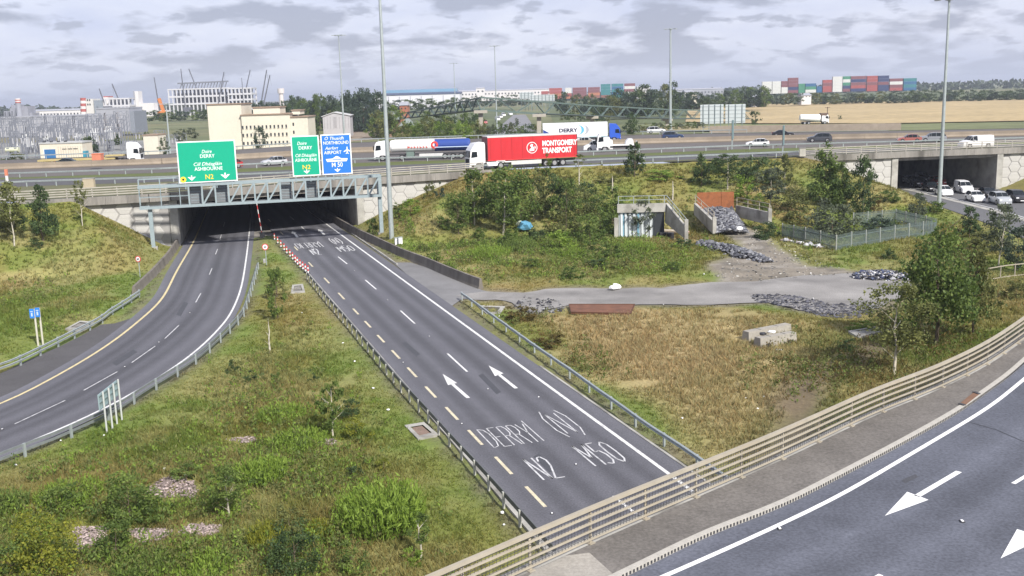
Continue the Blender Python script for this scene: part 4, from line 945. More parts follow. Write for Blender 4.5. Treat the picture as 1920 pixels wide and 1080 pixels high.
for k, (u, v, vt, wd, tn, lb) in enumerate([(770, 405, 372, 36, 'lime', 'bright leafy bush right of the lighting mast foot'), (748, 400, 380, 26, 'green', 'green bush tucked between the mast and the right panel wall'), (700, 440, 405, 22, 'green', 'ivy-like green bush at the foot of the right gantry leg'),
    (835, 430, 405, 26, 'green', 'low bright bush between the mast and the round young tree'), (806, 370, 338, 20, 'olive', 'weedy bush halfway up the right panel wall'), (900, 450, 425, 26, 'green', 'leafy plant clump left of the leaning birch foot'), (960, 462, 425, 50, 'green', 'leafy green bush at the foot of the leaning birch'),
    (1010, 450, 425, 46, 'dark', 'dark bush beside the blue tent'), (1050, 470, 430, 50, 'lime', 'bright bush below the dense rounded tree'), (1108, 472, 445, 40, 'green', 'mid-green bush in the rough grass below the corrugated headwall'),
    (1145, 485, 452, 46, 'green', 'dark-centred bush standing alone in the middle of the rough grass'), (1120, 503, 480, 42, 'dark', 'low dark bush above the grey track'), (1165, 505, 485, 40, 'olive', 'olive bush above the white rubbish by the track'), (1260, 510, 488, 32, 'green', 'small green bush near the end of the long rubble heap'),
    (1000, 503, 483, 28, 'green', 'little green bush above the left part of the track'), (1072, 522, 495, 44, 'green', 'broad-leaved bush just above the track'), (1280, 462, 445, 40, 'dark', 'low dark bush beside the rubble heap and headwall'), (1240, 335, 318, 60, 'lime', 'yellowish brush along the top of the bank'),
    (1140, 345, 325, 40, 'olive', 'olive scrub near the top of the bank below the verge'), (1330, 325, 300, 60, 'green', 'green scrub at the top of the bank left of the rusty panel tree'), (1500, 420, 390, 60, 'olive', 'olive scrub on the slope above the palisade corner'), (1665, 380, 355, 40, 'green', 'green bush at the foot of the far bridge wall'),
    (1640, 395, 372, 30, 'rust', 'reddish scrub beside the dark narrow tree'), (1755, 400, 375, 34, 'green', 'bush beside the foot of the right lighting mast'), (1742, 468, 442, 20, 'green', 'small bush against the front of the palisade fence'), (1668, 487, 462, 26, 'dark', 'round dark bush in the straw grass before the palisade'), (1625, 455, 440, 20, 'green', 'low green bush on the palisade corner')]):
    shrub(u, v, vt, wd, tn, lb, n=700)
for k, (u, v, vt, wd, tn, lb) in enumerate([(1062, 445, 388, 70, 'olive', 'thicket in front of the dense rounded tree'), (1125, 440, 392, 60, 'green', 'thicket just left of the corrugated sheets'), (1088, 385, 338, 66, 'dark', 'dark scrub on the bank above the thickets'),
    (870, 400, 365, 50, 'olive', 'scrub on the slope above the round young tree'), (1485, 395, 335, 60, 'olive', 'tall olive scrub on the slope behind the palisade corner'), (1420, 400, 365, 44, 'green', 'scrub right of the chute railing')]):
    ptree(u, v, vt, wd, 'bush', tn, lb, cat='shrub', name='shrub', cb=.0, n=1500)
ptree(890, 425, 325, 56, 'birch', 'green', 'slender green birch left of the leaning pale trunk', cb=.1, n=1500, bark=BIRCH)
ptree(1000, 415, 322, 56, 'birch', 'olive', 'slender olive birch right of the leaning pale trunk', cb=.08, n=1500, bark=BIRCH)
ptree(1062, 425, 340, 50, 'birch', 'green', 'slender birch in front of the dense rounded tree', cb=.08, n=1300)
ptree(1150, 425, 352, 46, 'birch', 'green', 'slender sapling standing close to the corrugated headwall rail', cb=.08, n=1100)
shrub(1775, 480, 440, 60, 'green', 'bushy growth between the tall pointed tree and the trunk road', n=1200); shrub(1850, 470, 425, 60, 'olive', 'olive growth left of the leaning birch at the right edge', n=1200); shrub(1905, 560, 520, 50, 'olive', 'brush in front of the right-hand railing', n=900)
# big trees at lower right
ptree(1676, 704, 528, 122, 'round', 'olive', 'near tree in front of the overbridge parapet with yellowish leaves and a slim pale trunk', cb=.34, n=2600, bark=BIRCH, r0=.10, dens=1.2)
ptree(1754, 650, 398, 150, 'pyramid', 'green', 'tallest near tree at the right, pointed crown above the parapet', cb=.20, n=4200, bark=BARK, r0=.13, dens=1.5)
ptree(1824, 632, 458, 100, 'cone', 'olive', 'broad near tree at the right edge of the tall pointed one', cb=.22, n=3000, dens=1.5)
ptree(1733, 625, 520, 70, 'round', 'green', 'small near tree with a pale trunk between the two larger ones', cb=.38, n=1700, bark=BIRCH)
ptree(1818, 450, 376, 46, 'cone', 'dark', 'dark small tree beside the trunk road at right', cb=.1, n=1500)
ptree(1872, 500, 384, 70, 'birch', 'grey', 'tall airy birch with a leaning pale trunk at the right edge', cb=.28, n=1800, bark=BIRCH, lean=(.08, 0))
ptree(1908, 510, 430, 56, 'round', 'blue', 'dark blue-green tree behind the railing at the right edge', cb=.12, n=1500)
shrub(1590, 660, 630, 34, 'dark', 'single dark green bush beside the mud path', n=900)
shrub(1618, 622, 600, 60, 'lime', 'low yellowish brush at the end of the black debris', n=800)
shrub(975, 600, 568, 60, 'rust', 'reddish-yellow bramble clump at the corner of the field by the barrier', n=900)
shrub(1035, 650, 620, 60, 'rust', 'low russet scrub along the edge of the field behind the barrier', n=800)
# saplings and bushes on the grass island
ptree(507, 664, 595, 12, 'column', 'olive', 'bare white crooked sapling stem on the grass island', cb=.93, n=60, bark=BIRCH, r0=.075, limbs=2, top=1.0)
ptree(521, 600, 505, 34, 'column', 'green', 'slim leafy sapling on the grass island above the bare stem', cb=.05, n=1100)
ptree(625, 822, 705, 50, 'birch', 'green', 'young leafy sapling in the middle of the grass island', cb=.2, n=900, bark=BIRCH)
ptree(430, 976, 866, 70, 'round', 'green', 'small round sapling with a thin pale stem at the lower left', cb=.38, n=1500, bark=BIRCH)
ptree(789, 1056, 958, 44, 'round', 'green', 'small sapling with a white stem near the overbridge parapet', cb=.42, n=900, bark=BIRCH, r0=.05)
for (u, v, vt, wd, tn, n, lb) in [(85, 1085, 935, 130, 'yellow', 3400, 'big yellow-green bush at the bottom left corner'), (30, 1085, 985, 90, 'green', 1600, 'green bush at the very corner beside the yellow one'), (555, 1082, 965, 100, 'dark', 2600, 'dark glossy bush at the bottom centre left'),
    (545, 1010, 930, 70, 'olive', 1500, 'olive bush just above the dark glossy one'), (245, 985, 880, 110, 'green', 2200, 'tangled green bush above the pinkish gravel patch'), (220, 1050, 960, 90, 'dark', 1800, 'dark tangled bush between two pinkish gravel patches'),
    (775, 1060, 1015, 46, 'lime', 1000, 'light green bush at the foot of the white-stemmed sapling'), (660, 1070, 1005, 60, 'green', 1200, 'young bush near the bottom left of the parapet'), (668, 820, 775, 60, 'yellow', 1100, 'yellowing bush beside the middle sapling'),
    (655, 790, 745, 46, 'dark', 800, 'dark low bush just above the yellowing bush'), (477, 716, 692, 46, 'dark', 800, 'dark low bush in the upper grass island'), (440, 700, 668, 28, 'dark', 500, 'small dark bush left of the upper low bush'), (588, 718, 692, 24, 'dark', 500, 'small dark bush right of the upper low bush'),
    (720, 885, 858, 34, 'yellow', 600, 'bright yellow little bush above the tall reeds'), (660, 900, 868, 40, 'dark', 700, 'dark plant at the top of the tall reeds'), (520, 560, 520, 50, 'olive', 900, 'scrubby growth round the foot of the slim sapling'), (690, 1000, 950, 60, 'dark', 1100, 'dark weeds at the foot of the tall reeds'),
    (350, 905, 870, 60, 'green', 1000, 'green scrub above the round gravel patch'), (120, 960, 905, 80, 'green', 1500, 'leafy scrub left of the tangled bush'), (520, 720, 690, 20, 'green', 300, 'thin upright weed left of the upper bushes')]:
    shrub(u, v, vt, wd, 'green' if tn == 'dark' and u in (220, 690) else tn, lb, n=n, dens=1.15)
def reeds(u, v, vt, wpx, tone, label, n=700, name='weed_clump'):
    b = G(u, v); Y = b.y; h = (v-vt)*Y/FPX*.75; w_ = wpx*Y/FPX/2; r = np.random.default_rng(int(u*7+v))
    m = n; a = r.random(m)*6.28; q = np.sqrt(r.random(m)); bx = np.stack([np.cos(a)*q*w_, np.sin(a)*q*w_*1.25, np.zeros(m)], 1)
    tilt = np.stack([bx[:, 0]/w_*.35+r.normal(size=m)*.12, bx[:, 1]/w_*.2+r.normal(size=m)*.12, np.ones(m)], 1); tilt /= np.linalg.norm(tilt, axis=1)[:, None]
    hh = h*(.55+.5*r.random(m))*(1-.35*q**2); f = r.random((m, 5)); cen = (bx[:, None, :]+tilt[:, None, :]*(hh[:, None]*(.1+.9*f))[:, :, None]).reshape(-1, 3)
    ax = np.repeat(tilt, 5, 0)+r.normal(size=(m*5, 3))*.45; ax /= np.linalg.norm(ax, axis=1)[:, None]; k = m*5
    lo, hi = np.array(TONES[tone][0]), np.array(TONES[tone][1]); g = np.clip(r.random(k)*.7+f.ravel()*.35, 0, 1)[:, None]
    sz = np.full(k, .055+h*.045)*(.6+.8*r.random(k))
    me = leaf_mesh('weed_clump', cen, sz, lo*(1-g)+hi*g, r, .22, ax); t = tag(link(name, me, None, b), label, 'weeds'); return t
for (u, v, vt, wd, tn, n, lb) in [(715, 985, 868, 160, 'lime', 900, 'largest clump of tall bright green reeds at the lower centre'), (528, 785, 745, 90, 'lime', 500, 'bright green reed patch in the middle of the island'), (560, 840, 800, 110, 'lime', 600, 'bright reed patch below the middle one'),
    (490, 900, 830, 90, 'lime', 500, 'tall light weeds right of the thin sapling'), (130, 935, 895, 120, 'lime', 500, 'light green weeds above the yellow-green bush'), (500, 1020, 965, 70, 'yellow', 400, 'yellowish tall weeds left of the dark glossy bush'), (600, 1000, 965, 60, 'yellow', 350, 'yellowish weeds left of the largest reeds'),
    (915, 482, 445, 84, 'lime', 500, 'bright fern-like clump below the round young tree'), (1070, 480, 452, 50, 'lime', 300, 'bright weeds between the bushes above the track'), (1195, 468, 440, 70, 'lime', 350, 'green weeds in front of the corrugated headwall'), (975, 470, 430, 60, 'green', 350, 'dense green weeds in front of the blue tent'),
    (270, 1075, 1030, 110, 'green', 450, 'dense green weeds along the bottom edge'), (380, 1080, 1030, 110, 'lime', 450, 'light weeds along the bottom edge left of the dark bush'), (10, 960, 900, 80, 'green', 400, 'green weeds at the left edge above the corner bush')]:
    reeds(u, v, vt, wd, tn, lb, n)
# bare stakes on the bank
for u, v, vt, lb in ((1148, 362, 330, 'bare pale stake standing on the bank left of the headwall rail'), (1261, 375, 340, 'thin white stake just right of the headwall rail')):
    b = G(u, v); h = (v-vt)*b.y/FPX; t = thing('tree_stake', lb, 'stake', b); mb = MB(); mb.cyl((0, 0, -.1), (.05, 0, h*.55), .11, .09, 7); part(t, 'lower_pole', mb, BIRCH); mb = MB(); mb.cyl((.05, 0, h*.55), (.02, 0, h), .08, .04, 7); part(t, 'upper_pole', mb, BIRCH)
# loose meadow grass
def grass(name, label, x0, x1, test, seed, dens):
    r = np.random.default_rng(seed); P_ = []
    for ya, yb, dn in ((27, 40, 38), (40, 52, 30), (52, 68, 19), (68, 90, 11), (90, 118, 6), (118, 155, 4)):
        ya_, hw = yb, yb*.58; xa, xb = max(x0, -hw), min(x1, hw)
        if xb <= xa: continue
        k = int((xb-xa)*(yb-ya)*dn*dens); P_.append(np.stack([r.uniform(xa, xb, k), r.uniform(ya, yb, k)], 1))
    p = np.concatenate(P_); x, y = p[:, 0], p[:, 1]
    d = np.minimum(np.minimum(sdf(poly_N2L, x, y), sdf(poly_N2R, x, y)), np.minimum(sdf(poly_SB, x, y), np.minimum(sdf(poly_wide, x, y), np.minimum(sdf(poly_track, x, y), sdf(poly_lay, x, y)))))
    dd = sdf(poly_deck, x, y); s = edge_y(x)-y; t2 = sdf(poly_track2, x, y); mp = pdist(path_mud, x, y)
    pz = np.min([sdf(q, x, y) for q in PATCH_W], axis=0); k = (pz > .15) & (d > .45) & (dd > .2) & (s > .8) & test(x, y) & (fbm(x, y, 3.3, 77) > .25) & (t2 > .3) & (mp > 1.1*r.random(len(x))+.7)
    x, y, d = x[k], y[k], d[k]; col, fld = gcol(x, y); z = height(x, y); n = len(x)
    nb = 6; tall = .09+.12*np.clip((d-1)/4, 0, 1)+.22*fbm(x, y, 4, 61)**1.5*np.clip((d-1.5)/4, 0, 1)+.03*fld
    N_ = n*nb; bx = np.repeat(np.stack([x, y, z-.03], 1), nb, 0); bx[:, :2] += r.normal(size=(N_, 2))*.10
    hgt_ = np.repeat(tall, nb)*(.55+.8*r.random(N_)); a = r.random(N_)*6.28; wd = np.repeat(.010+y*.00040, nb)*(.7+.6*r.random(N_))
    side = np.stack([np.cos(a), np.sin(a), np.zeros(N_)], 1)*wd[:, None]; tip = np.stack([r.normal(size=N_)*.55, r.normal(size=N_)*.55, np.ones(N_)], 1)*hgt_[:, None]
    v = np.stack([bx-side, bx+side, bx+tip], 1).reshape(-1, 3).astype(np.float32); me = bpy.data.meshes.new(name)
    me.vertices.add(3*N_); me.vertices.foreach_set('co', v.ravel()); me.loops.add(3*N_); me.loops.foreach_set('vertex_index', np.arange(3*N_, dtype=np.int32))
    me.polygons.add(N_); me.polygons.foreach_set('loop_start', np.arange(0, 3*N_, 3, dtype=np.int32)); me.update(calc_edges=True); me.materials.append(GRASSM)
    f = .82+.55*r.random(N_); c = np.repeat(col, nb, 0)*f[:, None]; hue = r.normal(size=N_)*.09-.02; c = c*np.stack([1+hue, np.ones(N_), 1-hue*.3], 1)
    at = me.color_attributes.new('Col', 'FLOAT_COLOR', 'POINT'); cc = np.ones((3*N_, 4), np.float32); cc[:, :3] = np.repeat(np.clip(c, .005, .6), 3, 0); at.data.foreach_set('color', cc.ravel())
    tag(link(name, me), label, 'grass', None, 'stuff')
inN2R = lambda x, y: (x*NN.x+y*NN.y) < O_Y
grass('island_grass', 'rough green and straw grass on the island between the two slip roads', -60, 30, lambda x, y: inN2R(x, y) & (pdist(wht, x, y) < 400) & (sdf(wht+[Vector((60, 200, 0)), Vector((60, -30, 0)), Vector((-60, -30, 0))], x, y) < 0), 1, 1)
grass('bank_grass', 'rough grass on the left bank below the motorway', -85, -20, lambda x, y: inN2R(x, y) & (sdf(yel+[Vector((60, 200, 0)), Vector((60, -30, 0)), Vector((-90, -30, 0))], x, y) > 0), 2, 1)
grass('meadow_grass', 'dry straw grass and rough meadow right of the straight slip road', -35, 90, lambda x, y: ~inN2R(x, y), 3, 1.0)

# tall leafy weeds growing through the grass
def weeds(name, label, areas, seed, n, leaves, tones):
    r = np.random.default_rng(seed); C_, Z_, K_ = [], [], []
    for u, v, du, dv, wt in areas:
        k = int(n*wt); uu, vv = r.normal(u, du, k), r.normal(v, dv, k)
        for a, b in zip(uu, vv):
            p = P(a, b, 0); z = hz1(p.x, p.y)
            for _ in range(3): p = P(a, b, z); z = hz1(p.x, p.y)
            if z < -.01: continue
            C_.append((p.x, p.y, z))
    c = np.array(C_); d = np.minimum(sdf(poly_N2L, c[:, 0], c[:, 1]), sdf(poly_N2R, c[:, 0], c[:, 1])); d = np.minimum(d, np.minimum(sdf(poly_track, c[:, 0], c[:, 1]), sdf(poly_track2, c[:, 0], c[:, 1])))
    c = c[(np.min([sdf(q, c[:, 0], c[:, 1]) for q in PATCH_W], axis=0) > .5) & (d > 1.6) & (sdf(poly_deck, c[:, 0], c[:, 1]) > .8) & (fbm(c[:, 0], c[:, 1], 4, 90) > .38)]; m = len(c); h = r.uniform(.25, .85, m); f = r.random((m, leaves))
    q = c[:, None, :]+np.stack([r.normal(size=(m, leaves))*.13, r.normal(size=(m, leaves))*.13, f*h[:, None]], -1); q = q.reshape(-1, 3); k = len(q)
    ti = r.integers(0, len(tones), m); lo = np.array([TONES[t][0] for t in tones])[np.repeat(ti, leaves)]; hi = np.array([TONES[t][1] for t in tones])[np.repeat(ti, leaves)]; g = np.clip(r.random(k)*.8+.1, 0, 1)[:, None]
    ax = unit(k, r)+np.array([0, 0, 1.0]); ax /= np.linalg.norm(ax, axis=1)[:, None]; sc_ = .05+.0006*q[:, 1]
    tag(link(name, leaf_mesh(name, q, sc_*(.7+.7*r.random(k)), lo*(1-g)+hi*g, r, .42, ax)), label, 'weeds', None, 'stuff')
weeds('tall_weeds', 'tangle of tall leafy weeds through the lower part of the grass island', [(150, 960, 130, 60, .36), (420, 930, 130, 60, .22), (560, 850, 90, 60, .14), (640, 1000, 80, 50, .14), (500, 750, 80, 50, .06), (300, 1050, 160, 40, .2)], 3, 2600, 16, ('green', 'green', 'olive', 'lime', 'lime', 'olive'))
weeds('bank_weeds', 'tangle of leafy weeds over the wooded bank and the rough grass below it', [(1000, 450, 90, 26, .4), (1100, 480, 70, 24, .3), (900, 450, 60, 24, .2), (1200, 480, 60, 18, .1), (1150, 340, 140, 18, .16), (1450, 370, 80, 20, .2), (1550, 420, 60, 12, .08), (60, 450, 50, 22, .12), (800, 400, 30, 20, .12)], 4, 2600, 12, ('green', 'olive', 'lime', 'lime', 'olive', 'green'))
weeds('verge_weeds', 'straggling weeds along the strip between the field and the overbridge', [(1600, 690, 70, 26, .5), (1750, 640, 60, 24, .4), (1480, 690, 50, 30, .2), (990, 600, 24, 14, .2), (1080, 690, 40, 20, .2)], 5, 700, 14, ('olive', 'rust', 'green', 'rust', 'olive'))
# ------------------------------------------------------------------ vehicles
def wheel(t, x, y, r, wdt=.24, rim=True, mat=RIM):
    mb = MB(); mb.cyl((x, y-wdt/2, r), (x, y+wdt/2, r), r, n=16); w_ = part(t, 'wheel', mb, BLACK)
    s = 1 if y > 0 else -1; mb = MB(); mb.cyl((x, y+s*(wdt/2-.01), r), (x, y+s*(wdt/2+.015), r), r*.62, n=12); sub(w_, 'rim', mb, mat)
    return w_
PROF = {   # x (in half lengths), top height, cabin flag
 'hatch': (4.1, 1.76, [(1, .52, 0), (.965, .74, 0), (.74, .90, 0), (.42, 1.0, 0), (.10, 1.43, 1), (-.2, 1.50, 1), (-.62, 1.44, 1), (-.92, 1.02, 0), (-.985, .95, 0), (-1, .5, 0)], .95),
 'saloon': (4.6, 1.80, [(1, .5, 0), (.965, .70, 0), (.70, .86, 0), (.38, .96, 0), (.08, 1.38, 1), (-.2, 1.43, 1), (-.45, 1.38, 1), (-.74, 1.04, 0), (-.97, 1.0, 0), (-1, .5, 0)], .92),
 'suv': (4.5, 1.86, [(1, .6, 0), (.965, .88, 0), (.72, 1.04, 0), (.45, 1.12, 0), (.17, 1.62, 1), (-.2, 1.69, 1), (-.78, 1.62, 1), (-.95, 1.15, 0), (-.985, 1.05, 0), (-1, .55, 0)], 1.06),
 'small_van': (4.4, 1.82, [(1, .6, 0), (.965, .88, 0), (.76, 1.05, 0), (.52, 1.16, 0), (.26, 1.74, 1), (-.05, 1.84, 1), (-.9, 1.84, 2), (-.985, 1.78, 2), (-1, .5, 2)], 1.1),
 'van': (5.2, 1.98, [(1, .6, 0), (.97, .92, 0), (.80, 1.14, 0), (.62, 1.28, 0), (.38, 1.90, 1), (.08, 1.98, 1), (-.93, 1.98, 2), (-.985, 1.92, 2), (-1, .5, 2)], 1.2)}
def car(kind, rgb, loc, rz, label, cat='car', group=None, rough=.25, plate=True):
    Lc, W, pr, zs0 = PROF[kind]; hl, hw = Lc/2, W/2; t = thing(kind+'_car' if kind in ('hatch', 'saloon', 'suv') else 'delivery_van', label, cat, loc, rz, group)
    if kind == 'hatch': t.name = 'hatchback_car'
    col = M('car_paint_%d_%d_%d' % tuple(int(c*1000) for c in rgb), rgb, rough, .02, 2, spec=.6)
    b, g = MB(), MB(); rings = []
    for x, zt, c in pr:
        k = 1-.10*max(0, abs(x)-.75)/.25; h_ = hw*k; zs = zs0-.06 if c else zt-.07; wt = h_*(.76 if c == 1 else .86 if c == 2 else .86)
        half = [(h_*.92, .20), (h_, .32), (h_, zs*.72), (h_*.97, zs), (wt, zt-.035), (0, zt)]
        rings.append([(x*hl, y, z) for y, z in half]+[(x*hl, -y, z) for y, z in half[-2::-1]])
    for i in range(len(rings)-1):
        c0, c1 = pr[i][2], pr[i+1][2]
        for j in range(10):
            q = [rings[i][j], rings[i][j+1], rings[i+1][j+1], rings[i+1][j]]
            sj = j if j < 5 else 9-j
            scr = (c0 == 0 and c1 >= 1) or (c0 >= 1 and c1 == 0)
            glass = (scr and sj == 4) or (sj == 3 and ((c0 == 1 and c1 == 1) or scr))
            if glass:
                cen = sum((Vector(p) for p in q), Vector())/4; q2 = [cen+(Vector(p)-cen)*(.95 if sj == 3 else .97) for p in q]
                for a in range(4): b.face([q[a], q[(a+1) % 4], q2[(a+1) % 4], q2[a]])
                g.face(q2)
            else: b.face(q)
    b.face(rings[0]); b.face(rings[-1])
    mb = MB(); 
    part(t, 'body', b, col); part(t, 'window_glass', g, GLASS)
    wr = .32 if kind in ('hatch', 'saloon') else .35
    for sx in (.60, -.60):
        for sy in (1, -1): wheel(t, sx*hl, sy*(hw-.10), wr)
        mb = MB()
        for sy in (1, -1): mb.cyl((sx*hl, sy*(hw+.004), wr+.02), (sx*hl, sy*(hw-.1), wr+.02), wr*1.16, n=16)
        part(t, 'wheel_arch', mb, BLACK)
    for sy in (1, -1):
        mb = MB(); mb.box((hl*.955, sy*hw*.68, pr[1][1]-.13), (.14, .36, .17)); part(t, 'headlight', mb, HEADL)
        mb = MB(); mb.box((-hl*.975, sy*hw*.74, pr[-2][1]-.14 if kind not in ('van', 'small_van') else 1.0), (.10, .26, .22)); part(t, 'tail_light', mb, TAILL)
        mb = MB(); mb.box((hl*.33, sy*(hw+.08), zs0+.05), (.12, .16, .13)); part(t, 'wing_mirror', mb, col)
    mb = MB(); mb.box((hl*.985, 0, .45), (.06, W*.62, .16)); part(t, 'grille', mb, BLACK)
    mb = MB(); mb.box((hl+.01, 0, .36), (.03, .5, .11)); part(t, 'number_plate', mb, WHITE)
    return t
def heading(line, p, sgn):
    q = min(range(len(line)-1), key=lambda i: abs((line[i].x+line[i+1].x)/2-p.x)); d = (line[q+1]-line[q])*sgn; return math.atan2(d.y, d.x)
def mcar(kind, rgb, u, v, sgn, label, line=L4, cat='car', **k):
    p = P(u, v, ZM+.005); return car(kind, rgb, p, heading(line, p, sgn), label, cat, **k)
WH, SI, DB, BK, DG, RD = (.72, .72, .73), (.45, .46, .48), (.02, .04, .10), (.015, .015, .018), (.05, .055, .065), (.35, .03, .03)
mcar('hatch', SI, 514, 310, -1, 'silver hatchback on the near motorway lanes behind the green signs')
mcar('hatch', WH, 1420, 275, -1, 'white car on the near motorway lanes right of the grey sign posts')
mcar('suv', WH, 1230, 250, 1, 'white estate car on the far lanes beside the lighting mast foot', L5)
mcar('suv', DB, 1261, 261, 1, 'dark blue car just in front of the white estate near the mast', L5)
mcar('saloon', BK, 1468, 256, 1, 'black car half hidden behind a slim grey sign post', L5)
mcar('suv', DG, 1536, 266, -1, 'dark grey car on the near lanes above the parapet start')
mcar('hatch', (.30, .10, .08), 1704, 267, -1, 'reddish car partly hidden behind the right-hand parapet')
mcar('suv', (.22, .23, .25), 1748, 266, -1, 'grey car behind the right-hand parapet left of the lighting mast')
mcar('van', WH, 1829, 277, -1, 'white panel van crossing the narrow bridge at right', L1, 'van')
mcar('van', WH, 1121, 283, -1, 'white van between the red lorry and the flatbed truck', L4, 'van')
mcar('hatch', WH, 1092, 271, -1, 'white car half hidden behind the end of the red lorry')
mcar('saloon', (.03, .05, .05), 131, 311, 1, 'dark car low in front of the white site cabin at left', L5)
mcar('hatch', RD, 430, 315, -1, 'red car peeping out right of the wide green sign')
# queue under the narrow bridge
dq = (SBn[4]-SBn[2]).normalized(); rzq = math.atan2(dq.y, dq.x)
for kind, rgb, u, v, lb in (('hatch', WH, 1769, 366, 'white hatchback in front of the lighting mast in the underpass queue'), ('small_van', WH, 1806, 361, 'small white van in the underpass queue'), ('hatch', WH, 1828, 377, 'white hatchback nearest the kerb right of the mast in the queue'),
    ('saloon', (.30, .31, .33), 1708, 344, 'silver car deepest in the shade of the underpass'), ('suv', BK, 1722, 350, 'black car in the underpass beside the wall'), ('saloon', BK, 1745, 358, 'black car behind the white hatchback in the underpass'), ('hatch', RD, 1758, 347, 'red car in the far lane of the underpass'),
    ('saloon', BK, 1852, 369, 'black car right of the small white van in the queue'), ('suv', (.36, .38, .40), 1874, 382, 'silver grey car in the queue near the right edge'), ('suv', BK, 1905, 378, 'dark car at the right edge of the queue'), ('saloon', DG, 1728, 338, 'grey car in the far lane deep in the underpass')):
    car(kind, rgb, P(u, v, .0), rzq, lb, 'van' if 'van' in kind else 'car')
# lorries: tractor + trailer built as one articulated thing, x forward
def cab(t, x0, rgb, zt=3.75, w=2.46, grille=BLACK):
    """x0 = front of the cab"""
    col = M('cab_paint_%d_%d_%d' % tuple(int(c*1000) for c in rgb), rgb, .3, .02, 2, spec=.5)
    mb = MB(); mb.prism([(x0-.05, .75), (x0, 1.0), (x0-.02, 1.75), (x0-.16, 2.75), (x0-.42, 3.15), (x0-.9, zt), (x0-2.2, zt+.12), (x0-2.3, zt-.2), (x0-2.3, .95), (x0-.9, .95), (x0-.9, .75)], -w/2, w/2); part(t, 'cab', mb, col)
    mb = MB(); mb.hexa([(x0-.01, -w*.46, 1.8), (x0+.02, -w*.46, 1.8), (x0+.02, w*.46, 1.8), (x0-.01, w*.46, 1.8), (x0-.17, -w*.44, 2.72), (x0-.13, -w*.44, 2.72), (x0-.13, w*.44, 2.72), (x0-.17, w*.44, 2.72)]); part(t, 'windscreen', mb, GLASS)
    for s in (1, -1):
        mb = MB(); y = s*(w/2+.006); mb.hexa([(x0-1.15, y-.01, 1.85), (x0-.22, y-.01, 1.75), (x0-.22, y+.01, 1.75), (x0-1.15, y+.01, 1.85), (x0-1.1, y-.01, 2.6), (x0-.36, y-.01, 2.6), (x0-.36, y+.01, 2.6), (x0-1.1, y+.01, 2.6)]); part(t, 'side_window', mb, GLASS)
        mb = MB(); mb.box((x0+.05, s*(w/2+.16), 2.2), (.14, .20, .7)); mb.box((x0+.0, s*(w/2+.04), 2.45), (.08, .2, .06)); part(t, 'mirror', mb, BLACK)
        mb = MB(); mb.box((x0-.02, s*w*.36, .78), (.1, .42, .22)); part(t, 'headlight', mb, HEADL)
        wheel(t, x0-1.35, s*(w/2-.17), .5, .32)
        mb = MB(); mb.prism([(x0-2.05, .95), (x0-1.95, 1.08), (x0-.75, 1.08), (x0-.65, .95), (x0-.72, .55), (x0-.8, .85), (x0-1.35, 1.03), (x0-1.9, .85), (x0-1.98, .5)], s*(w/2-.34), s*(w/2-.01)); part(t, 'wheel_arch', mb, col)
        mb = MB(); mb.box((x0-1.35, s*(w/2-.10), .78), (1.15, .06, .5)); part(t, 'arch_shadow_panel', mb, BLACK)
    mb = MB(); mb.box((x0+.005, 0, 1.25), (.05, w*.72, .7)); part(t, 'grille', mb, grille)
    mb = MB(); mb.box((x0-.08, 0, .55), (.3, w*.98, .38)); part(t, 'bumper', mb, col)
    return col
def chassis(t, xa, xb, z=.85, mat=DARK): mb = MB(); mb.box(((xa+xb)/2, 0, z), (abs(xb-xa), .9, .25)); part(t, 'chassis', mb, mat)
def axles(t, xs, w=2.46, r=.5):
    for x in xs:
        for s in (1, -1): wheel(t, x, s*(w/2-.2), r, .38)
def mtruck(name, u, v, sgn, line, label, cat='lorry'):
    p = P(u, v, ZM+.005); return thing(name, label, cat, p, heading(line, p, sgn))
# red curtain-sided lorry (faces left)
t = mtruck('articulated_lorry', 980, 313.5, -1, L1, 'red curtain-sided articulated lorry with a white cab on the near slip road')
cab(t, 8.3, WH, 3.75); chassis(t, 6.0, -8.0); axles(t, [3.7, -3.2, -4.5, -5.8])
mb = MB(); mb.box((3.7, 0, .98), (4.2, 2.3, .16)); mb.box((4.9, 0, .75), (1.6, 2.4, .5)); part(t, 'side_fairing', mb, WHITE)
mb = MB()
for s in (1, -1): mb.prism([(3.0, 1.0), (3.1, 1.25), (4.3, 1.25), (4.4, 1.0), (4.3, .95), (4.2, 1.12), (3.2, 1.12), (3.1, .95)], s*1.0, s*1.27)
part(t, 'mudguard', mb, WHITE)
REDC = M('red_curtain', (.50, .022, .03), .45, .08, 1.5, spec=.4, streak=True); GRYT = M('trailer_grey', (.55, .55, .54), .5, .08, 2)
mb = MB(); mb.box((-1.2, 0, 2.92), (13.6, 2.5, 3.2)); part(t, 'curtain_body', mb, REDC)
mb = MB(); mb.box((-1.2, 0, 4.56), (13.66, 2.56, .2)); part(t, 'roof_rail', mb, GRYT)
mb = MB(); mb.box((5.63, 0, 2.95), (.1, 2.54, 3.2)); mb.box((-8.03, 0, 2.95), (.1, 2.54, 3.2)); part(t, 'end_frame', mb, M('dark_red_frame', (.12, .02, .03), .5, .1))
mb = MB(); mb.box((-1.2, 0, 1.27), (13.64, 2.55, .14)); part(t, 'side_rail', mb, M('bright_red', (.62, .05, .05), .4, .05))
mb = MB(); mb.box((-.2, 1.15, .8), (4.6, .06, .55)); mb.box((-.2, -1.15, .8), (4.6, .06, .55)); part(t, 'side_guard', mb, GRYT)
for k in range(9):
    mb = MB(); x = 5.2-k*1.6
    for s in (1, -1): mb.box((x, s*1.262, 2.92), (.05, .02, 3.1))
    part(t, 'curtain_strap', mb, M('curtain_strap', (.36, .015, .02), .5, .05))
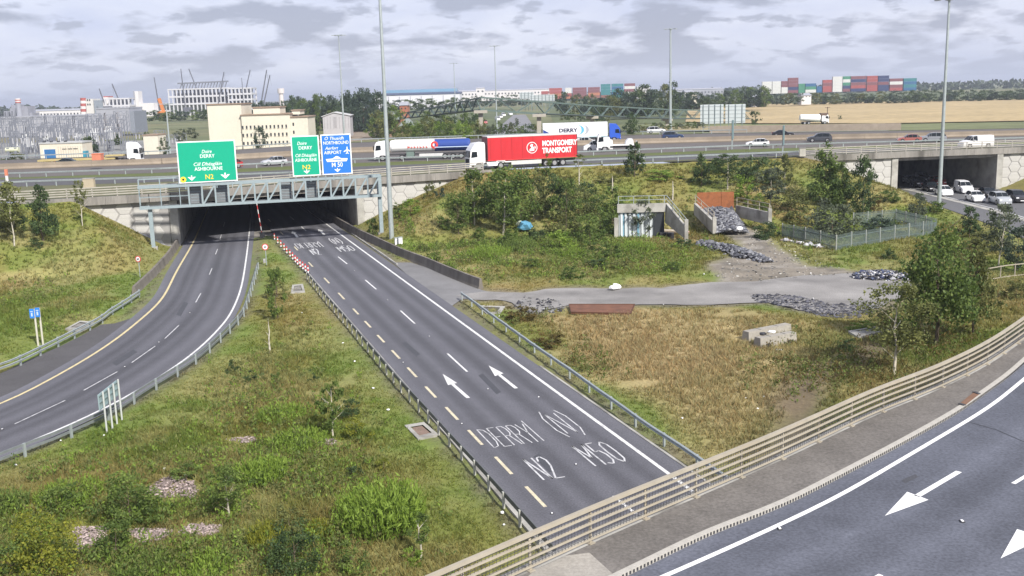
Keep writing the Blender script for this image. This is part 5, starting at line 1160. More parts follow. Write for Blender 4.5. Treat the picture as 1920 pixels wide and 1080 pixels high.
def side_text(t, txt, x, z, size, mat, y, width, bold=.01):    # +y side reads with the lorry facing left
    return put_text(t, txt, -x, z, size, mat, y, 0, width, bold)
def rot_side(o, t, x, y, z): o.location = (x, y, z); o.rotation_euler = (R_(90), 0, R_(180))
o = put_text(t, 'MONTGOMERY', 0, 0, 1.05, WHITE, 0, 0, 5.4, .02); rot_side(o, t, -5.3, 1.285, 3.32)
o = put_text(t, 'TRANSPORT', 0, 0, 1.05, WHITE, 0, 0, 4.6, .02); rot_side(o, t, -4.9, 1.285, 2.28)
mb = MB()
for k in range(24):
    a0, a1 = k*math.tau/24, (k+1)*math.tau/24; mb.face([(-1.05+math.cos(a)*r, 1.285, 2.82+math.sin(a)*r) for a, r in ((a0, .72), (a1, .72), (a1, .82), (a0, .82))])
for pts in ([(-.35, -.45), (.35, -.5), (.4, -.25), (.1, 0), (.3, .3), (.1, .55), (-.2, .45), (-.05, .2), (-.35, .05)], [(-.5, -.2), (-.38, .15), (-.45, .3), (-.58, 0)]):
    mb.face([(-1.05+x, 1.287, 2.82+z) for x, z in pts])
part(t, 'round_emblem', mb, WHITE)
# tanker lorry (faces left)
t = mtruck('tanker_lorry', 795, 299, -1, L3, 'tanker lorry with a white front and dark blue rear on the near motorway lanes')
cab(t, 8.2, WH, 3.25); chassis(t, 6.0, -8.0, .95); axles(t, [3.6, -3.6, -4.95, -6.3])
def barrel(x0, x1, mat, name, caps):
    mb = MB(); n = 18
    def rg(x, k): return [(x, math.cos(a)*1.2*k, 2.35+math.sin(a)*1.02*k) for a in [i*math.tau/n for i in range(n)]]
    st = [(x0, 1), (x1, 1)]
    if caps == 'front': st = [(x0, 1), (x1-.35, 1), (x1-.1, .9), (x1, .7)]
    if caps == 'rear': st = [(x0, .75), (x0+.12, .92), (x0+.4, 1), (x1, 1)]
    rr = [rg(*s) for s in st]
    for a, b in zip(rr, rr[1:]):
        for j in range(n): mb.face([a[j], a[(j+1) % n], b[(j+1) % n], b[j]])
    mb.face(rr[0]); mb.face(rr[-1]); part(t, name, mb, mat)
TBLUE = M('tanker_blue', (.025, .06, .26), .35, .03, 2)
barrel(-1.9, 5.6, WHITE, 'tank_front', 'front'); barrel(-7.9, -1.9, TBLUE, 'tank_rear', 'rear')
mb = MB(); mb.box((-4.9, 1.17, 2.05), (6, .08, .14)); mb.box((-4.9, -1.17, 2.05), (6, .08, .14)); part(t, 'pale_stripe', mb, M('pale_blue_stripe', (.45, .55, .7), .4, .02))
mb = MB()
for k in range(20):
    a0, a1 = k*math.tau/20, (k+1)*math.tau/20; mb.face([(-1.9+math.cos(a)*r, 1.222-abs(math.sin(a)*r)*.12, 2.45+math.sin(a)*r) for a, r in ((a0, .28), (a1, .28), (a1, .62), (a0, .62))])
part(t, 'red_emblem', mb, M('emblem_red', (.6, .05, .04), .4, .02))
mb = MB()
for k, (w_, h) in enumerate([(.5, .5), (.34, .3), (.34, .36), (.2, .3), (.4, .3), (.3, .34), (.3, .3)]): mb.box((2.4-k*.5, 1.205, 2.2+h/2-.25), (w_*.75, .02, h*.4)); mb.box((2.4-k*.5+w_*.3, 1.207, 2.2), (.08, .02, h))
part(t, 'red_lettering', mb, MATS['emblem_red'])
mb = MB(); mb.box((2.2, .9, 1.0), (1.3, .5, .8)); mb.box((2.2, -.9, 1.0), (1.3, .5, .8)); part(t, 'equipment_box', mb, M('box_green_grey', (.14, .19, .17), .6, .1))
mb = MB(); mb.box((-1.3, 1.1, .8), (4.0, .06, .5)); mb.box((-1.3, -1.1, .8), (4.0, .06, .5)); part(t, 'side_guard', mb, GRYT)
mb = MB(); mb.box((-1.2, 0, 3.42), (12.0, .7, .1)); part(t, 'catwalk', mb, GRYT)
# refrigerated lorry (faces right)
t = mtruck('refrigerated_lorry', 1088, 267, 1, L5, 'white refrigerated lorry with a blue cab on the far lanes above the red lorry')
cab(t, 8.4, (.03, .10, .50), 3.7); chassis(t, 6.0, -8.0); axles(t, [3.8, -3.4, -4.7, -6.0])
mb = MB(); mb.box((-1.1, 0, 2.7), (13.5, 2.55, 2.9)); part(t, 'trailer_body', mb, M('trailer_white', (.82, .82, .83), .4, .03))
mb = MB(); mb.box((-1.1, 0, 1.2), (13.5, 2.5, .16)); part(t, 'side_rail', mb, M('pale_aqua', (.35, .55, .6), .4, .05))
mb = MB(); mb.box((-.4, -1.12, .8), (4.4, .06, .55)); part(t, 'side_guard', mb, GRYT)
put_text(t, 'DERRY', -2.6, 2.6, 1.05, M('lettering_navy', (.02, .025, .06), .4, 0), -1.295, 0, 3.9, .02)
for rr, cx, mt in ((1.25, .1, M('swoosh_blue', (.12, .42, .75), .4, 0)), (1.3, 1.1, M('swoosh_grey', (.38, .40, .44), .4, 0))):
    mb = MB()
    for k in range(12):
        a0, a1 = -1.5+k*.25, -1.5+(k+1)*.25; th0, th1 = .30*math.cos(a0*.95), .30*math.cos(a1*.95)
        mb.face([(cx-1.2+math.cos(a0)*1.9, -1.29, 2.65+math.sin(a0)*rr*.9), (cx-1.2+math.cos(a1)*1.9, -1.29, 2.65+math.sin(a1)*rr*.9), (cx-1.2+math.cos(a1)*(1.9-max(.04, th1*2)), -1.29, 2.65+math.sin(a1)*rr*.86), (cx-1.2+math.cos(a0)*(1.9-max(.04, th0*2)), -1.29, 2.65+math.sin(a0)*rr*.86)])
    part(t, 'swoosh', mb, mt)
mb = MB(); mb.face([(-7.8, -1.29, 1.4), (-5.6, -1.29, 1.4), (-6.2, -1.29, 2.0), (-7.8, -1.29, 2.9)]); part(t, 'blue_corner_stripe', mb, TBLUE)
# flatbed recovery truck (faces left)
t = mtruck('flatbed_truck', 1155, 284, -1, L4, 'white flatbed truck behind the white van on the near lanes', 'truck')
cab(t, 3.4, WH, 2.45, 2.1); chassis(t, 1.0, -3.6, .8); axles(t, [-2.2], 2.1, .42)
mb = MB(); mb.box((-1.2, 0, 1.15), (4.9, 2.2, .14)); part(t, 'flatbed', mb, WHITE)
mb = MB(); mb.box((1.2, 0, 1.7), (.08, 2.1, 1.0)); part(t, 'headboard', mb, WHITE)
mb = MB(); mb.box((-3.62, 0, 1.5), (.06, 2.1, .6)); part(t, 'tailboard', mb, GRYT)
mb = MB(); mb.prism([(-3.0, 1.2), (-1.6, 1.2), (-1.7, 1.8), (-2.1, 2.2), (-2.8, 2.2), (-3.0, 1.8)], -.9, .9); part(t, 'load_box', mb, M('load_pale', (.6, .6, .62), .5, .05))
# tractor with low loader (faces right)
t = mtruck('low_loader_lorry', 180, 308, 1, L5, 'white tractor unit pulling a low flat trailer at the far left of the motorway')
cab(t, 8.2, WH, 3.7); chassis(t, 6.0, 2.0); axles(t, [4.6, 3.4, -6.0, -7.2, -8.4])
mb = MB(); mb.box((-3.0, 0, 1.0), (13.4, 2.5, .3)); mb.box((3.6, 0, 1.5), (3.2, 2.4, .22)); part(t, 'trailer_bed', mb, M('yellowed_deck', (.42, .34, .15), .7, .1))
t = thing('orange_crate', 'orange crate standing on the low loader behind the white tractor unit', 'crate', t.matrix_world @ Vector((0, 0, 0)))
t.location = P(184, 300, ZM+1.55); mb = MB(); mb.box((0, 0, .5), (1.5, 1.3, 1.0)); part(t, 'crate_body', mb, M('orange_plastic', (.55, .20, .12), .5, .08)); mb = MB(); mb.box((0, 0, 1.04), (1.6, 1.4, .1)); part(t, 'crate_rim', mb, M('orange_rim', (.68, .20, .10), .5, .05))
# ------------------------------------------------------------------ beyond the motorway
def bx(t, name, c, d, mat, rz=0): return part(t, name, MB().box(c, d, rz), mat)
CREAM = M('cream_render', (.60, .555, .465), .85, .06, .2, fine=.05); CREAMT = M('brown_roof_edge', (.26, .19, .14), .8, .1)
WIN = M('dark_window', (.04, .045, .05), .3, .1)
GROUND_Z = 4.0
def at(u, v, Y): p = PY(u, v, Y); return p
def scale(Y): return Y/FPX
# cream building: frame x right, y away; origin at the lower left front corner
Yb = 280; k = scale(Yb); b0 = at(395, 285, Yb)
t = thing('cream_building', 'large cream windowed building behind the green gantry signs', 'building', b0, R_(2.5))
def cx(u0, u1): return ((u0+u1)/2-395)*k
hh = lambda v, u: (285-v-(u-395)*.028*0)*k
for (u0, u1, vt, dy, dep, nm) in ((395, 457, 199, 0, 14, 'tall_block'), (457, 546, 220, -.8, 16, 'main_block'), (546, 578, 226, -.4, 14, 'end_block'), (473, 523, 207, 4, 9, 'roof_storey'), (546, 561, 214, 3, 8, 'stair_head')):
    H_ = hh(vt, u0); z0 = -6 if nm in ('tall_block', 'main_block', 'end_block') else hh(221, 0); bx(t, nm, (cx(u0, u1), dy+dep/2, (H_+z0)/2), ((u1-u0)*k, dep, H_-z0), CREAM)
    bx(t, 'roof_edge', (cx(u0, u1), dy+dep/2, H_+.12), ((u1-u0)*k+.5, dep+.5, .3), CREAMT)
for row, v in enumerate((241.5, 256, 271)):
    for j in range(12):
        u = 458.5+j*7.25; m_ = MB(); zc = hh(v, u)
        w_ = bx(t, 'window', (cx(u, u), -.79, zc), (.42, .1, .85), WIN); sub(w_, 'window_sill', MB().box((cx(u, u), -.87, zc-.47), (.55, .16, .08)), CREAM)
    if row < 2: bx(t, 'window', (cx(551, 551), -.39, hh(v-3, 0)), (.42, .1, .85), WIN)
for (u, w_) in ((410, .8), (428, .8)): bx(t, 'vent', (cx(u, u), -.04, hh(268, 0)), (w_, .1, .5), WIN)
# substation: grey halls and rows of lattice portals
HAZE1 = M('hazed_grey_cladding', (.31, .32, .36), .8, .1, .05, fine=.05); LAT = M('lattice_steel', (.17, .18, .21), .6, .1)  # HAZE1 is a pale grey with distance haze put into the colour
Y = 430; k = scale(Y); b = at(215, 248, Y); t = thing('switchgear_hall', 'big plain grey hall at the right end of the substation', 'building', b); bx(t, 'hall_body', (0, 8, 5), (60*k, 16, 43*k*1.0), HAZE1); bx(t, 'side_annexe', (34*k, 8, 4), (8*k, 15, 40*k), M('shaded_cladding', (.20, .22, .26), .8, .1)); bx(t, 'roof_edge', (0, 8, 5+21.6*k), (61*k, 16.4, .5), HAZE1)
for q in (-8, 6):
    mb = MB(); 
    for a in (-1, 1): mb.bar((q*k*1.6+a*1.2, -1.5, -4), (q*k*1.6, -1.5, 8), .35, .35)
    for z in range(-3, 8, 2): mb.bar((q*k*1.6-1+z*.06, -1.5, z), (q*k*1.6+1-z*.06, -1.5, z+1.2), .2, .2)
    part(t, 'lattice_mast', mb, M('brown_lattice', (.22, .21, .22), .7, .1))
Y = 450; k = scale(Y); b = at(92, 250, Y); t = thing('transformer_building', 'long low grey building behind the substation lattice', 'building', b); bx(t, 'hall_body', (0, 8, 3), (185*k, 16, 36*k), M('hazed_blue_grey_cladding', (.29, .30, .34), .8, .12, .08)); bx(t, 'parapet', (0, 8, 3+18.3*k), (186*k, 16.4, .6), HAZE1)  # hall body painted light grey to carry the distance haze
for j in range(14): bx(t, 'cladding_bay', (-88*k+j*13.2*k, -.1, 3), (.5, .3, 35*k), HAZE1)
def portal(u, v, Y, wpx, hpx, where='', j=0, n=9):
    k = scale(Y); b = at(u, v, Y); t = thing('lattice_portal', f'lattice portal frame {where}, '+('leftmost of the row' if j == 0 else 'rightmost of the row' if j == n-1 else f"{['', 'second', 'third', 'fourth', 'fifth'][j] if j < 5 else ['', 'second', 'third', 'fourth'][n-1-j]} from the {'left' if j < 5 else 'right'}"), 'substation gantry', b, 0, 'substation portal frames'); w_, h = wpx*k, hpx*k
    for s in (-1, 1):
        mb = MB()
        for e in (-.45, .45): mb.bar((s*w_/2+e*1.3, 0, -2), (s*w_/2+e*.6, 0, h), .16, .16)
        for z in range(int(h/1.6)): mb.bar((s*w_/2-.5, 0, z*1.6), (s*w_/2+.5, 0, z*1.6+1.5), .11, .11)
        part(t, 'column', mb, LAT)
    mb = MB()
    for z in (h-.1, h-1.2): mb.bar((-w_/2, 0, z), (w_/2, 0, z), .15, .15)
    n = max(4, int(w_/1.4))
    for j in range(n): mb.bar((-w_/2+w_*j/n, 0, h-1.2 if j % 2 else h-.1), (-w_/2+w_*(j+1)/n, 0, h-.1 if j % 2 else h-1.2), .1, .1)
    part(t, 'beam', mb, LAT)
    for j in range(3):
        x = -w_/3+w_/3*j; mb = MB(); mb.cyl((x, 0, h-1.2), (x, 0, h-2.6), .16, n=6); part(t, 'insulator', mb, M('insulator_grey', (.36, .36, .38), .5, .1))
    return t
for row, (v, Y, h) in enumerate(((292, 262, 46), (283, 292, 48), (272, 330, 46), (262, 372, 42))):
    for j in range(9): portal(8+j*26+row*5+rnd.uniform(-3, 3), v-j*.5, Y, 24, h+rnd.uniform(-8, 8), 'in the '+('front', 'second', 'third', 'rear')[row]+' substation row', j, 9)
for j in range(5): portal(262+j*20+rnd.uniform(-3, 3), 276, 330, 18, 26+rnd.uniform(-4, 6), 'in the low row above the beige kiosk', j, 5)
for j, (u, v, w_) in enumerate(((30, 287, 14), (62, 285, 12), (92, 272, 16), (118, 270, 14), (150, 268, 14), (176, 262, 16), (205, 258, 12), (48, 272, 12))):
    Y = 300-j*2; k = scale(Y); t = thing('transformer', 'pale grey substation transformer with bushings, '+('behind the yellowish tank', 'left of the cabin roof', 'above the cabin door', 'above the middle of the cabin roof', 'above the right end of the cabin', 'behind the orange crate', 'behind the white tractor unit', 'smallest and far left in the portals')[j], 'transformer', at(u, v+3, Y), 0, 'substation transformers')
    bx(t, 'tank', (0, 0, 1.2), (w_*k, 1.6, 2.6), M('transformer_pale', (.48, .49, .50), .6, .1)); 
    for q in (-.3, 0, .3): part(t, 'bushing', MB().cyl((q*w_*k, 0, 2.5), (q*w_*k, 0, 3.6), .16, .1, 6), M('porcelain', (.62, .62, .60), .4, .05))
    for q in (-.42, -.2, .1, .35): bx(t, 'radiator', (q*w_*k, -.9, 1.1), (.12, .3, 2.0), LAT)
# white site cabin with a blue door beside the motorway, and what stands round it
Y = 226; k = scale(Y); b = at(78, 309, Y); t = thing('site_building', 'cream flat-roofed cabin with a tall blue door at the left behind the motorway', 'building', b, R_(2))
bx(t, 'wall', (39*k, 3, 19*k), (78*k, 6, 40*k), M('cream_cladding', (.62, .56, .47), .7, .06, .4)); bx(t, 'roof', (39*k, 3, 39.4*k), (80*k, 6.3, .3), M('roof_grey', (.4, .4, .4), .7, .1))
bx(t, 'door', (18*k, -.06, 15*k), (20*k, .14, 26*k), M('door_blue', (.03, .13, .32), .5, .15, 2)); bx(t, 'door_post', (7.2*k, -.1, 15*k), (1.2*k, .2, 28*k), WHITE); bx(t, 'corner_tank', (80*k, 1, 12*k), (5*k, 2, 22*k), M('tank_blue', (.04, .25, .36), .5, .1))
for j in range(4): bx(t, 'roof_vent', ((6+j*13)*k, 1, 41.2*k), (3*k, 1, 3.2*k), DARK)
for j in range(3): bx(t, 'louvre', ((45+j*10)*k, -.05, 28*k), (8*k, .1, 1.2*k), DARK)
for j in range(10): bx(t, 'cladding_rib', ((34+j*4.5)*k, -.04, 17*k), (.12, .08, 32*k), M('rib_shade', (.50, .45, .38), .7, .05))
Y = 238; k = scale(Y); t = thing('storage_tank', 'pale yellowish horizontal tank at the far left beside the cabin', 'tank', at(24, 286, Y)); part(t, 'tank_shell', MB().cyl((-12*k, 0, 5*k), (12*k, 0, 5*k), 4.5*k, n=14), M('tank_cream', (.52, .53, .40), .5, .08)); bx(t, 'saddle', (-7*k, 0, .5), (.6, 1, 1.2), LAT); bx(t, 'saddle', (7*k, 0, .5), (.6, 1, 1.2), LAT)
t = thing('beige_kiosk', 'small beige block building left of the cream building', 'building', at(285, 290, 250)); bx(t, 'wall', (0, 3, 1), (27*scale(250), 6, 7.2), CREAM); bx(t, 'roof', (0, 3, 4.7), (28*scale(250), 6.3, .3), CREAMT)
# power station
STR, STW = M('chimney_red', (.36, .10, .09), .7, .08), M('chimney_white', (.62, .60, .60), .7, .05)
Y = 620; k = scale(Y); t = thing('power_station', 'grey power station with a red and white banded chimney at the far left', 'power station', at(40, 222, Y)); GP = M('plant_grey', (.27, .28, .33), .7, .2, .1)
for (u0, u1, vt, dy) in ((-28, -12, 208, 3), (-18, -8, 197, 6), (-12, 0, 203, 0), (6, 18, 200, 2), (-30, 22, 212, 4)): bx(t, 'boiler_block', ((u0+u1)/2*k, dy, (222-vt)/2*k), ((u1-u0)*k, 10, (222-vt)*k), GP)
part(t, 'stack', MB().cyl((6*k, -6, 0), (6*k, -6, 32*k), 5*k, 4.6*k, 14), GP)
for j in range(2): part(t, 'stack_band', MB().cyl((6*k, -6, (28+j*4)*k), (6*k, -6, (30+j*4)*k), 5*k, n=14), STR); part(t, 'stack_band', MB().cyl((6*k, -6, (30+j*4)*k), (6*k, -6, (32+j*4)*k), 4.9*k, n=14), STW)
for j in range(5): part(t, 'pipework', MB().bar((-22*k+j*6*k, -5, 0), (-22*k+j*7*k, -5, (12+j)*k), 1.0, 1.0), LAT)
Y = 650; k = scale(Y); t = thing('turbine_building', 'pale plant building with a red and white striped stack left of the white steel frames', 'power station', at(178, 214, Y))
bx(t, 'hall', (-8*k, 6, 14*k), (13*k, 12, 28*k), M('plant_cream', (.56, .55, .53), .7, .1)); bx(t, 'dark_hall', (8*k, 8, 12*k), (18*k, 14, 26*k), M('plant_dark', (.22, .25, .29), .7, .15)); bx(t, 'white_tower', (22*k, 5, 15*k), (10*k, 10, 30*k), STW)
for j in range(6): part(t, 'stack_band', MB().cyl((-21*k+j*.4*k, 0, (j*5)*k), (-21*k+j*.4*k, 0, (j*5+5)*k), 5*k, n=14), STR if j % 2 else STW)
bx(t, 'red_cap', (22*k, 5, 30.6*k), (8*k, 9, 2.6*k), STR)
for j in range(4): bx(t, 'opening', ((-11+4*(j % 2))*k, -.1, (18+8*(j//2))*k), (2*k, .3, 3*k), WIN)
WSTEEL = M('white_steelwork', (.52, .52, .55), .6, .05)
def frame_building(label, u0, u1, v0, v1, Y, nx, nz, dep=14):
    k = scale(Y); t = thing('steel_frame_building', label, 'building', at((u0+u1)/2, v1, Y)); W_, H_ = (u1-u0)*k, (v1-v0)*k
    for y in (0, dep):
        for i in range(nx+1): part(t, 'column', MB().bar((-W_/2+W_*i/nx, y, -3), (-W_/2+W_*i/nx, y, H_), .8, .8), WSTEEL)
    for j in range(1, nz+1): part(t, 'floor_slab', MB().box((0, dep/2, H_*j/nz), (W_+1, dep+1, 1.2 if j < nz else .8)), WSTEEL)
    bx(t, 'core_wall', (0, dep*.6, H_*.42), (W_*.9, .6, H_*.8), M('core_grey', (.40, .42, .46), .8, .15, .1)); return t, W_, H_
t, W_, H_ = frame_building('large white steel frame under construction among the cranes', 320, 430, 168, 208, 720, 15, 3)
for j in range(16): part(t, 'roof_girder', MB().bar((-W_/2+W_*.18+j*W_*.05, 2, H_), (-W_/2+W_*.18+j*W_*.05+1.6, 2, H_+4), .6, .6), LAT)
part(t, 'roof_girder', MB().bar((-W_/2+W_*.15, 2, H_+4), (W_/2, 2, H_+4.6), 1, 1), LAT)
frame_building('right-hand white block of the steel frame site beside the tallest cranes', 431, 473, 167, 208, 715, 6, 4)
frame_building('small white steel frame right of the striped stack', 200, 243, 186, 212, 640, 6, 2, 10)
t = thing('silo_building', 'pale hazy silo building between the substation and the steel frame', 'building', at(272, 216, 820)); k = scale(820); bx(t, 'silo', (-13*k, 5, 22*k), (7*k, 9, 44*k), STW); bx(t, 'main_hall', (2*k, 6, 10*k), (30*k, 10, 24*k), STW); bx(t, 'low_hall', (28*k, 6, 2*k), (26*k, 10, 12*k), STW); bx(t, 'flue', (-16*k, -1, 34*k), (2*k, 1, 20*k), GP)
# cranes
CRM = M('crane_boom', (.12, .125, .15), .6, .1)
for i, (ub, vb, ut, vt, Y, lb) in enumerate(((199, 203, 186, 166, 640, 'leftmost crane boom leaning over the striped plant building'), (230, 205, 210, 157, 640, 'second crane boom from the left over the small steel frame'), (300, 212, 289, 145, 650, 'crane with an orange base left of the steel frame'),
   (348, 205, 339, 129, 690, 'tall near-vertical crane in front of the steel frame'), (370, 170, 354, 129, 745, 'crane leaning left above the steel frame roof'), (407, 205, 420, 135, 690, 'crane leaning right in front of the steel frame'), (457, 200, 453, 146, 690, 'thin pale crane at the right block of the steel frame'),
   (461, 168, 469, 131, 745, 'crane behind the right block of the steel frame'), (489, 197, 500, 131, 640, 'left one of the pair of parallel cranes right of the steel frame'), (494, 197, 506, 141, 635, 'right one of the pair of parallel cranes right of the steel frame'))):
    a, b = at(ub, vb, Y), at(ut, vt, Y); t = thing('crane', lb, 'crane', a); d = b-a; mb = MB()
    w_ = .42 if 'thin' not in lb else .25
    ln = d.length; ax = d.normalized(); sdv = Vector((1, 0, 0)).cross(ax).normalized(); x_ = ax.cross(sdv).normalized()
    for s1 in (-1, 1): mb.bar(x_*s1*w_*.62, d+x_*s1*w_*.25, w_*.55, w_*.8)
    n = 14
    for j in range(n): mb.bar(d*(j/n)+x_*(w_*.6 if j % 2 else -w_*.6), d*((j+1)/n)+x_*(-w_*.5 if j % 2 else w_*.5), w_*.3, w_*.3)
    part(t, 'boom', mb, CRM)
    bx(t, 'crane_cab', (1.5, 0, -.5), (5, 3.5, 3.5), M('crane_orange', (.55, .19, .05), .6, .1) if i == 2 else CRM)
    part(t, 'hoist_rope', MB().bar(d, d+Vector((.6, -.4, -ln*.35)), .08, .08), CRM)
    if i == 2: part(t, 'orange_mast_foot', MB().bar((2.5, 0, 0), (0.2, 0, 9), 2.0, 1.6), MATS['crane_orange'])
# water tower
k = scale(900); t = thing('water_tower', 'pale pinkish water tower rising behind the trees', 'water tower', at(528.5, 200, 900)); PK = M('pale_pink_concrete', (.60, .55, .54), .8, .04); part(t, 'shaft', MB().cyl((0, 0, -3), (0, 0, 24*k), 4.4*k, 4.0*k, 14), PK); part(t, 'tank', MB().cyl((0, 0, 24*k), (0, 0, 33*k), 6*k, 6.2*k, 16), PK)
# grey gabled shed
k = scale(335); t = thing('grey_shed', 'grey gabled shed in front of the dark trees left of the tall mast', 'shed', at(606, 239, 335), R_(3)); W_ = 50*k
mb = MB(); mb.prism([(0, -3), (W_, -3), (W_, 20*k), (W_*.42, 26*k), (0, 19*k)], 0, 9); part(t, 'wall', mb, M('shed_grey', (.40, .39, .40), .8, .07, .3))
mb = MB(); mb.bar((-.4, 4.5, 19*k+.1), (W_*.42, 4.5, 26*k+.2), 9.6, .22); mb.bar((W_*.42, 4.5, 26*k+.2), (W_+.4, 4.5, 20*k+.1), 9.6, .22); part(t, 'roof', mb, M('shed_roof', (.48, .48, .48), .6, .1))
for j in range(9): bx(t, 'cladding_joint', (W_*(j+.5)/9, -.03, 8*k), (.12, .06, 22*k), M('shed_joint', (.30, .29, .30), .8, .1))
bx(t, 'door', (W_*.45, -.05, 9*k), (.5, .1, 20*k), M('shed_joint', (.3, .3, .3), .8, .1))
# white warehouse and other distant sheds
k = scale(800); t = thing('warehouse', 'long white warehouse with a blue glass roof edge on the skyline', 'warehouse', at(692, 203, 800)); Wd = 168*k
bx(t, 'wall', (Wd*.53, 20, 10*k), (Wd*.94, 40, 26*k), M('warehouse_white', (.60, .60, .64), .7, .05, .05)); bx(t, 'dark_end', (3*k, 20, 12*k), (22*k, 38, 22*k), M('warehouse_blue_grey', (.12, .15, .22), .6, .1)); bx(t, 'roof_band', (Wd*.53, 20, 24*k), (Wd*.95, 41, 3.6*k), M('roof_dark', (.09, .11, .19), .5, .1)); bx(t, 'glass_roof', (Wd*.55, 24, 29*k), (Wd*.82, 30, 5.5*k), M('roof_glass_blue', (.17, .30, .42), .3, .1, .05))
for j in range(8): bx(t, 'downpipe', (Wd*(.1+j*.12), -.2, 8*k), (.6, .3, 24*k), M('warehouse_joint', (.40, .40, .45), .7, .05))
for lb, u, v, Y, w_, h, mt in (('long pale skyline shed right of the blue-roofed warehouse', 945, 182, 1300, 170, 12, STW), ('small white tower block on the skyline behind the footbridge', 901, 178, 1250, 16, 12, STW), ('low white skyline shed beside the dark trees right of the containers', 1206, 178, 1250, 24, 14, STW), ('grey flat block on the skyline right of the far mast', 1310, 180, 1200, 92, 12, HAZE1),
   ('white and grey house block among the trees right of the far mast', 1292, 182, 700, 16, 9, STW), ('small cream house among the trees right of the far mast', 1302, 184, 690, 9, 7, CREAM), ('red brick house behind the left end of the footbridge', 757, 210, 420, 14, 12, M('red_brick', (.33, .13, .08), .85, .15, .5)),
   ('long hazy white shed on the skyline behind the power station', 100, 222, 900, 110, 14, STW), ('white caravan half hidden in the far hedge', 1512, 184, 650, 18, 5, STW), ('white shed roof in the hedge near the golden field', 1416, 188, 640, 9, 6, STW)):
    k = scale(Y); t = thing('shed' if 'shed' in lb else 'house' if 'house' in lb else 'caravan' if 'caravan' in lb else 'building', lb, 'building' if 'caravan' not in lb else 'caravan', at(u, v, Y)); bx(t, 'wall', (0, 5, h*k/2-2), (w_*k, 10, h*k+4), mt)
    rf = MB(); rf.hexa([(-w_*k/2-.4, -.4, h*k), (w_*k/2+.4, -.4, h*k), (w_*k/2+.4, 10.4, h*k), (-w_*k/2-.4, 10.4, h*k), (-w_*k/2*.96, 3.8, h*k+1.4), (w_*k/2*.96, 3.8, h*k+1.4), (w_*k/2*.96, 6.2, h*k+1.4), (-w_*k/2*.96, 6.2, h*k+1.4)]); part(t, 'roof', rf, HAZE1)
    n_ = max(2, int(w_/6))
    for j in range(n_): bx(t, 'window', (-w_*k/2+w_*k*(j+.5)/n_, -.06, h*k*.55), (w_*k/n_*.4, .12, h*k*.22), WIN)
# containers
CC = {'red': (.32, .08, .075), 'maroon': (.19, .075, .085), 'orange': (.40, .16, .09), 'white': (.58, .58, .56), 'teal': (.035, .18, .20), 'blue': (.03, .11, .24), 'navy': (.03, .045, .12), 'green': (.06, .22, .14), 'brown': (.24, .10, .08)}
def cont_mesh(name, Lc):
    mb = MB(); mb.box((0, 1.22, 1.29), (Lc, 2.44, 2.55)); n = int(Lc/.6)
    for j in range(n): mb.box((-Lc/2+Lc*(j+.5)/n, -.03, 1.3), (Lc/n*.45, .08, 2.2))
    return mb
CM = {}
def container(u, v, Y, colour, lev, where, Lpx):
    k = scale(Y); key = (colour, Lpx, Y); Lc = Lpx*k-.3
    if key not in CM: CM[key] = cont_mesh('container', Lc).mesh('container', M('container_'+colour, CC[colour], .6, .12, .4))
    b = at(u, v, Y); b.z += lev*2.62; lv = ('bottom', 'second-level', 'third-level', 'top', 'topmost')[lev]
    t = tag(thing('shipping_container', f'{colour} container, {lv} in the stack {where}', 'container', b, 0, 'stacked shipping containers on the skyline')); part(t, 'container_body', CM[key], None)
    part(t, 'corner_post', MB().box((-Lc/2+.1, -.05, 1.3), (.25, .2, 2.6)), M('container_'+colour, CC[colour])); part(t, 'corner_post', MB().box((Lc/2-.1, -.05, 1.3), (.25, .2, 2.6)), M('container_'+colour, CC[colour]))
for i, (u, Lp, cs, wh_) in enumerate(((1022, 14, ('maroon', 'maroon', 'red'), 'at the left end of the left container yard'), (1042, 24, ('red', 'orange', 'red', 'red'), 'beside the left end of the left yard'), (1066, 12, ('orange', 'red', 'white', 'white'), 'left of the long maroon row'), (1087, 26, ('brown', 'maroon', 'maroon', 'maroon'), 'in the middle of the left yard'),
    (1114, 22, ('brown', 'orange', 'maroon', 'maroon'), 'left of the teal containers'), (1136, 18, ('brown', 'teal', 'teal', 'teal', 'teal'), 'left of the teal pair'), (1158, 22, ('teal', 'blue', 'teal', 'blue', 'teal'), 'right of the teal pair'), (1181, 20, ('maroon', 'white', 'maroon', 'white', 'maroon'), 'at the right end of the left yard'))):
    for j, c in enumerate(cs): container(u, 186.5-i*.6, 1000, c, j, wh_, Lp)
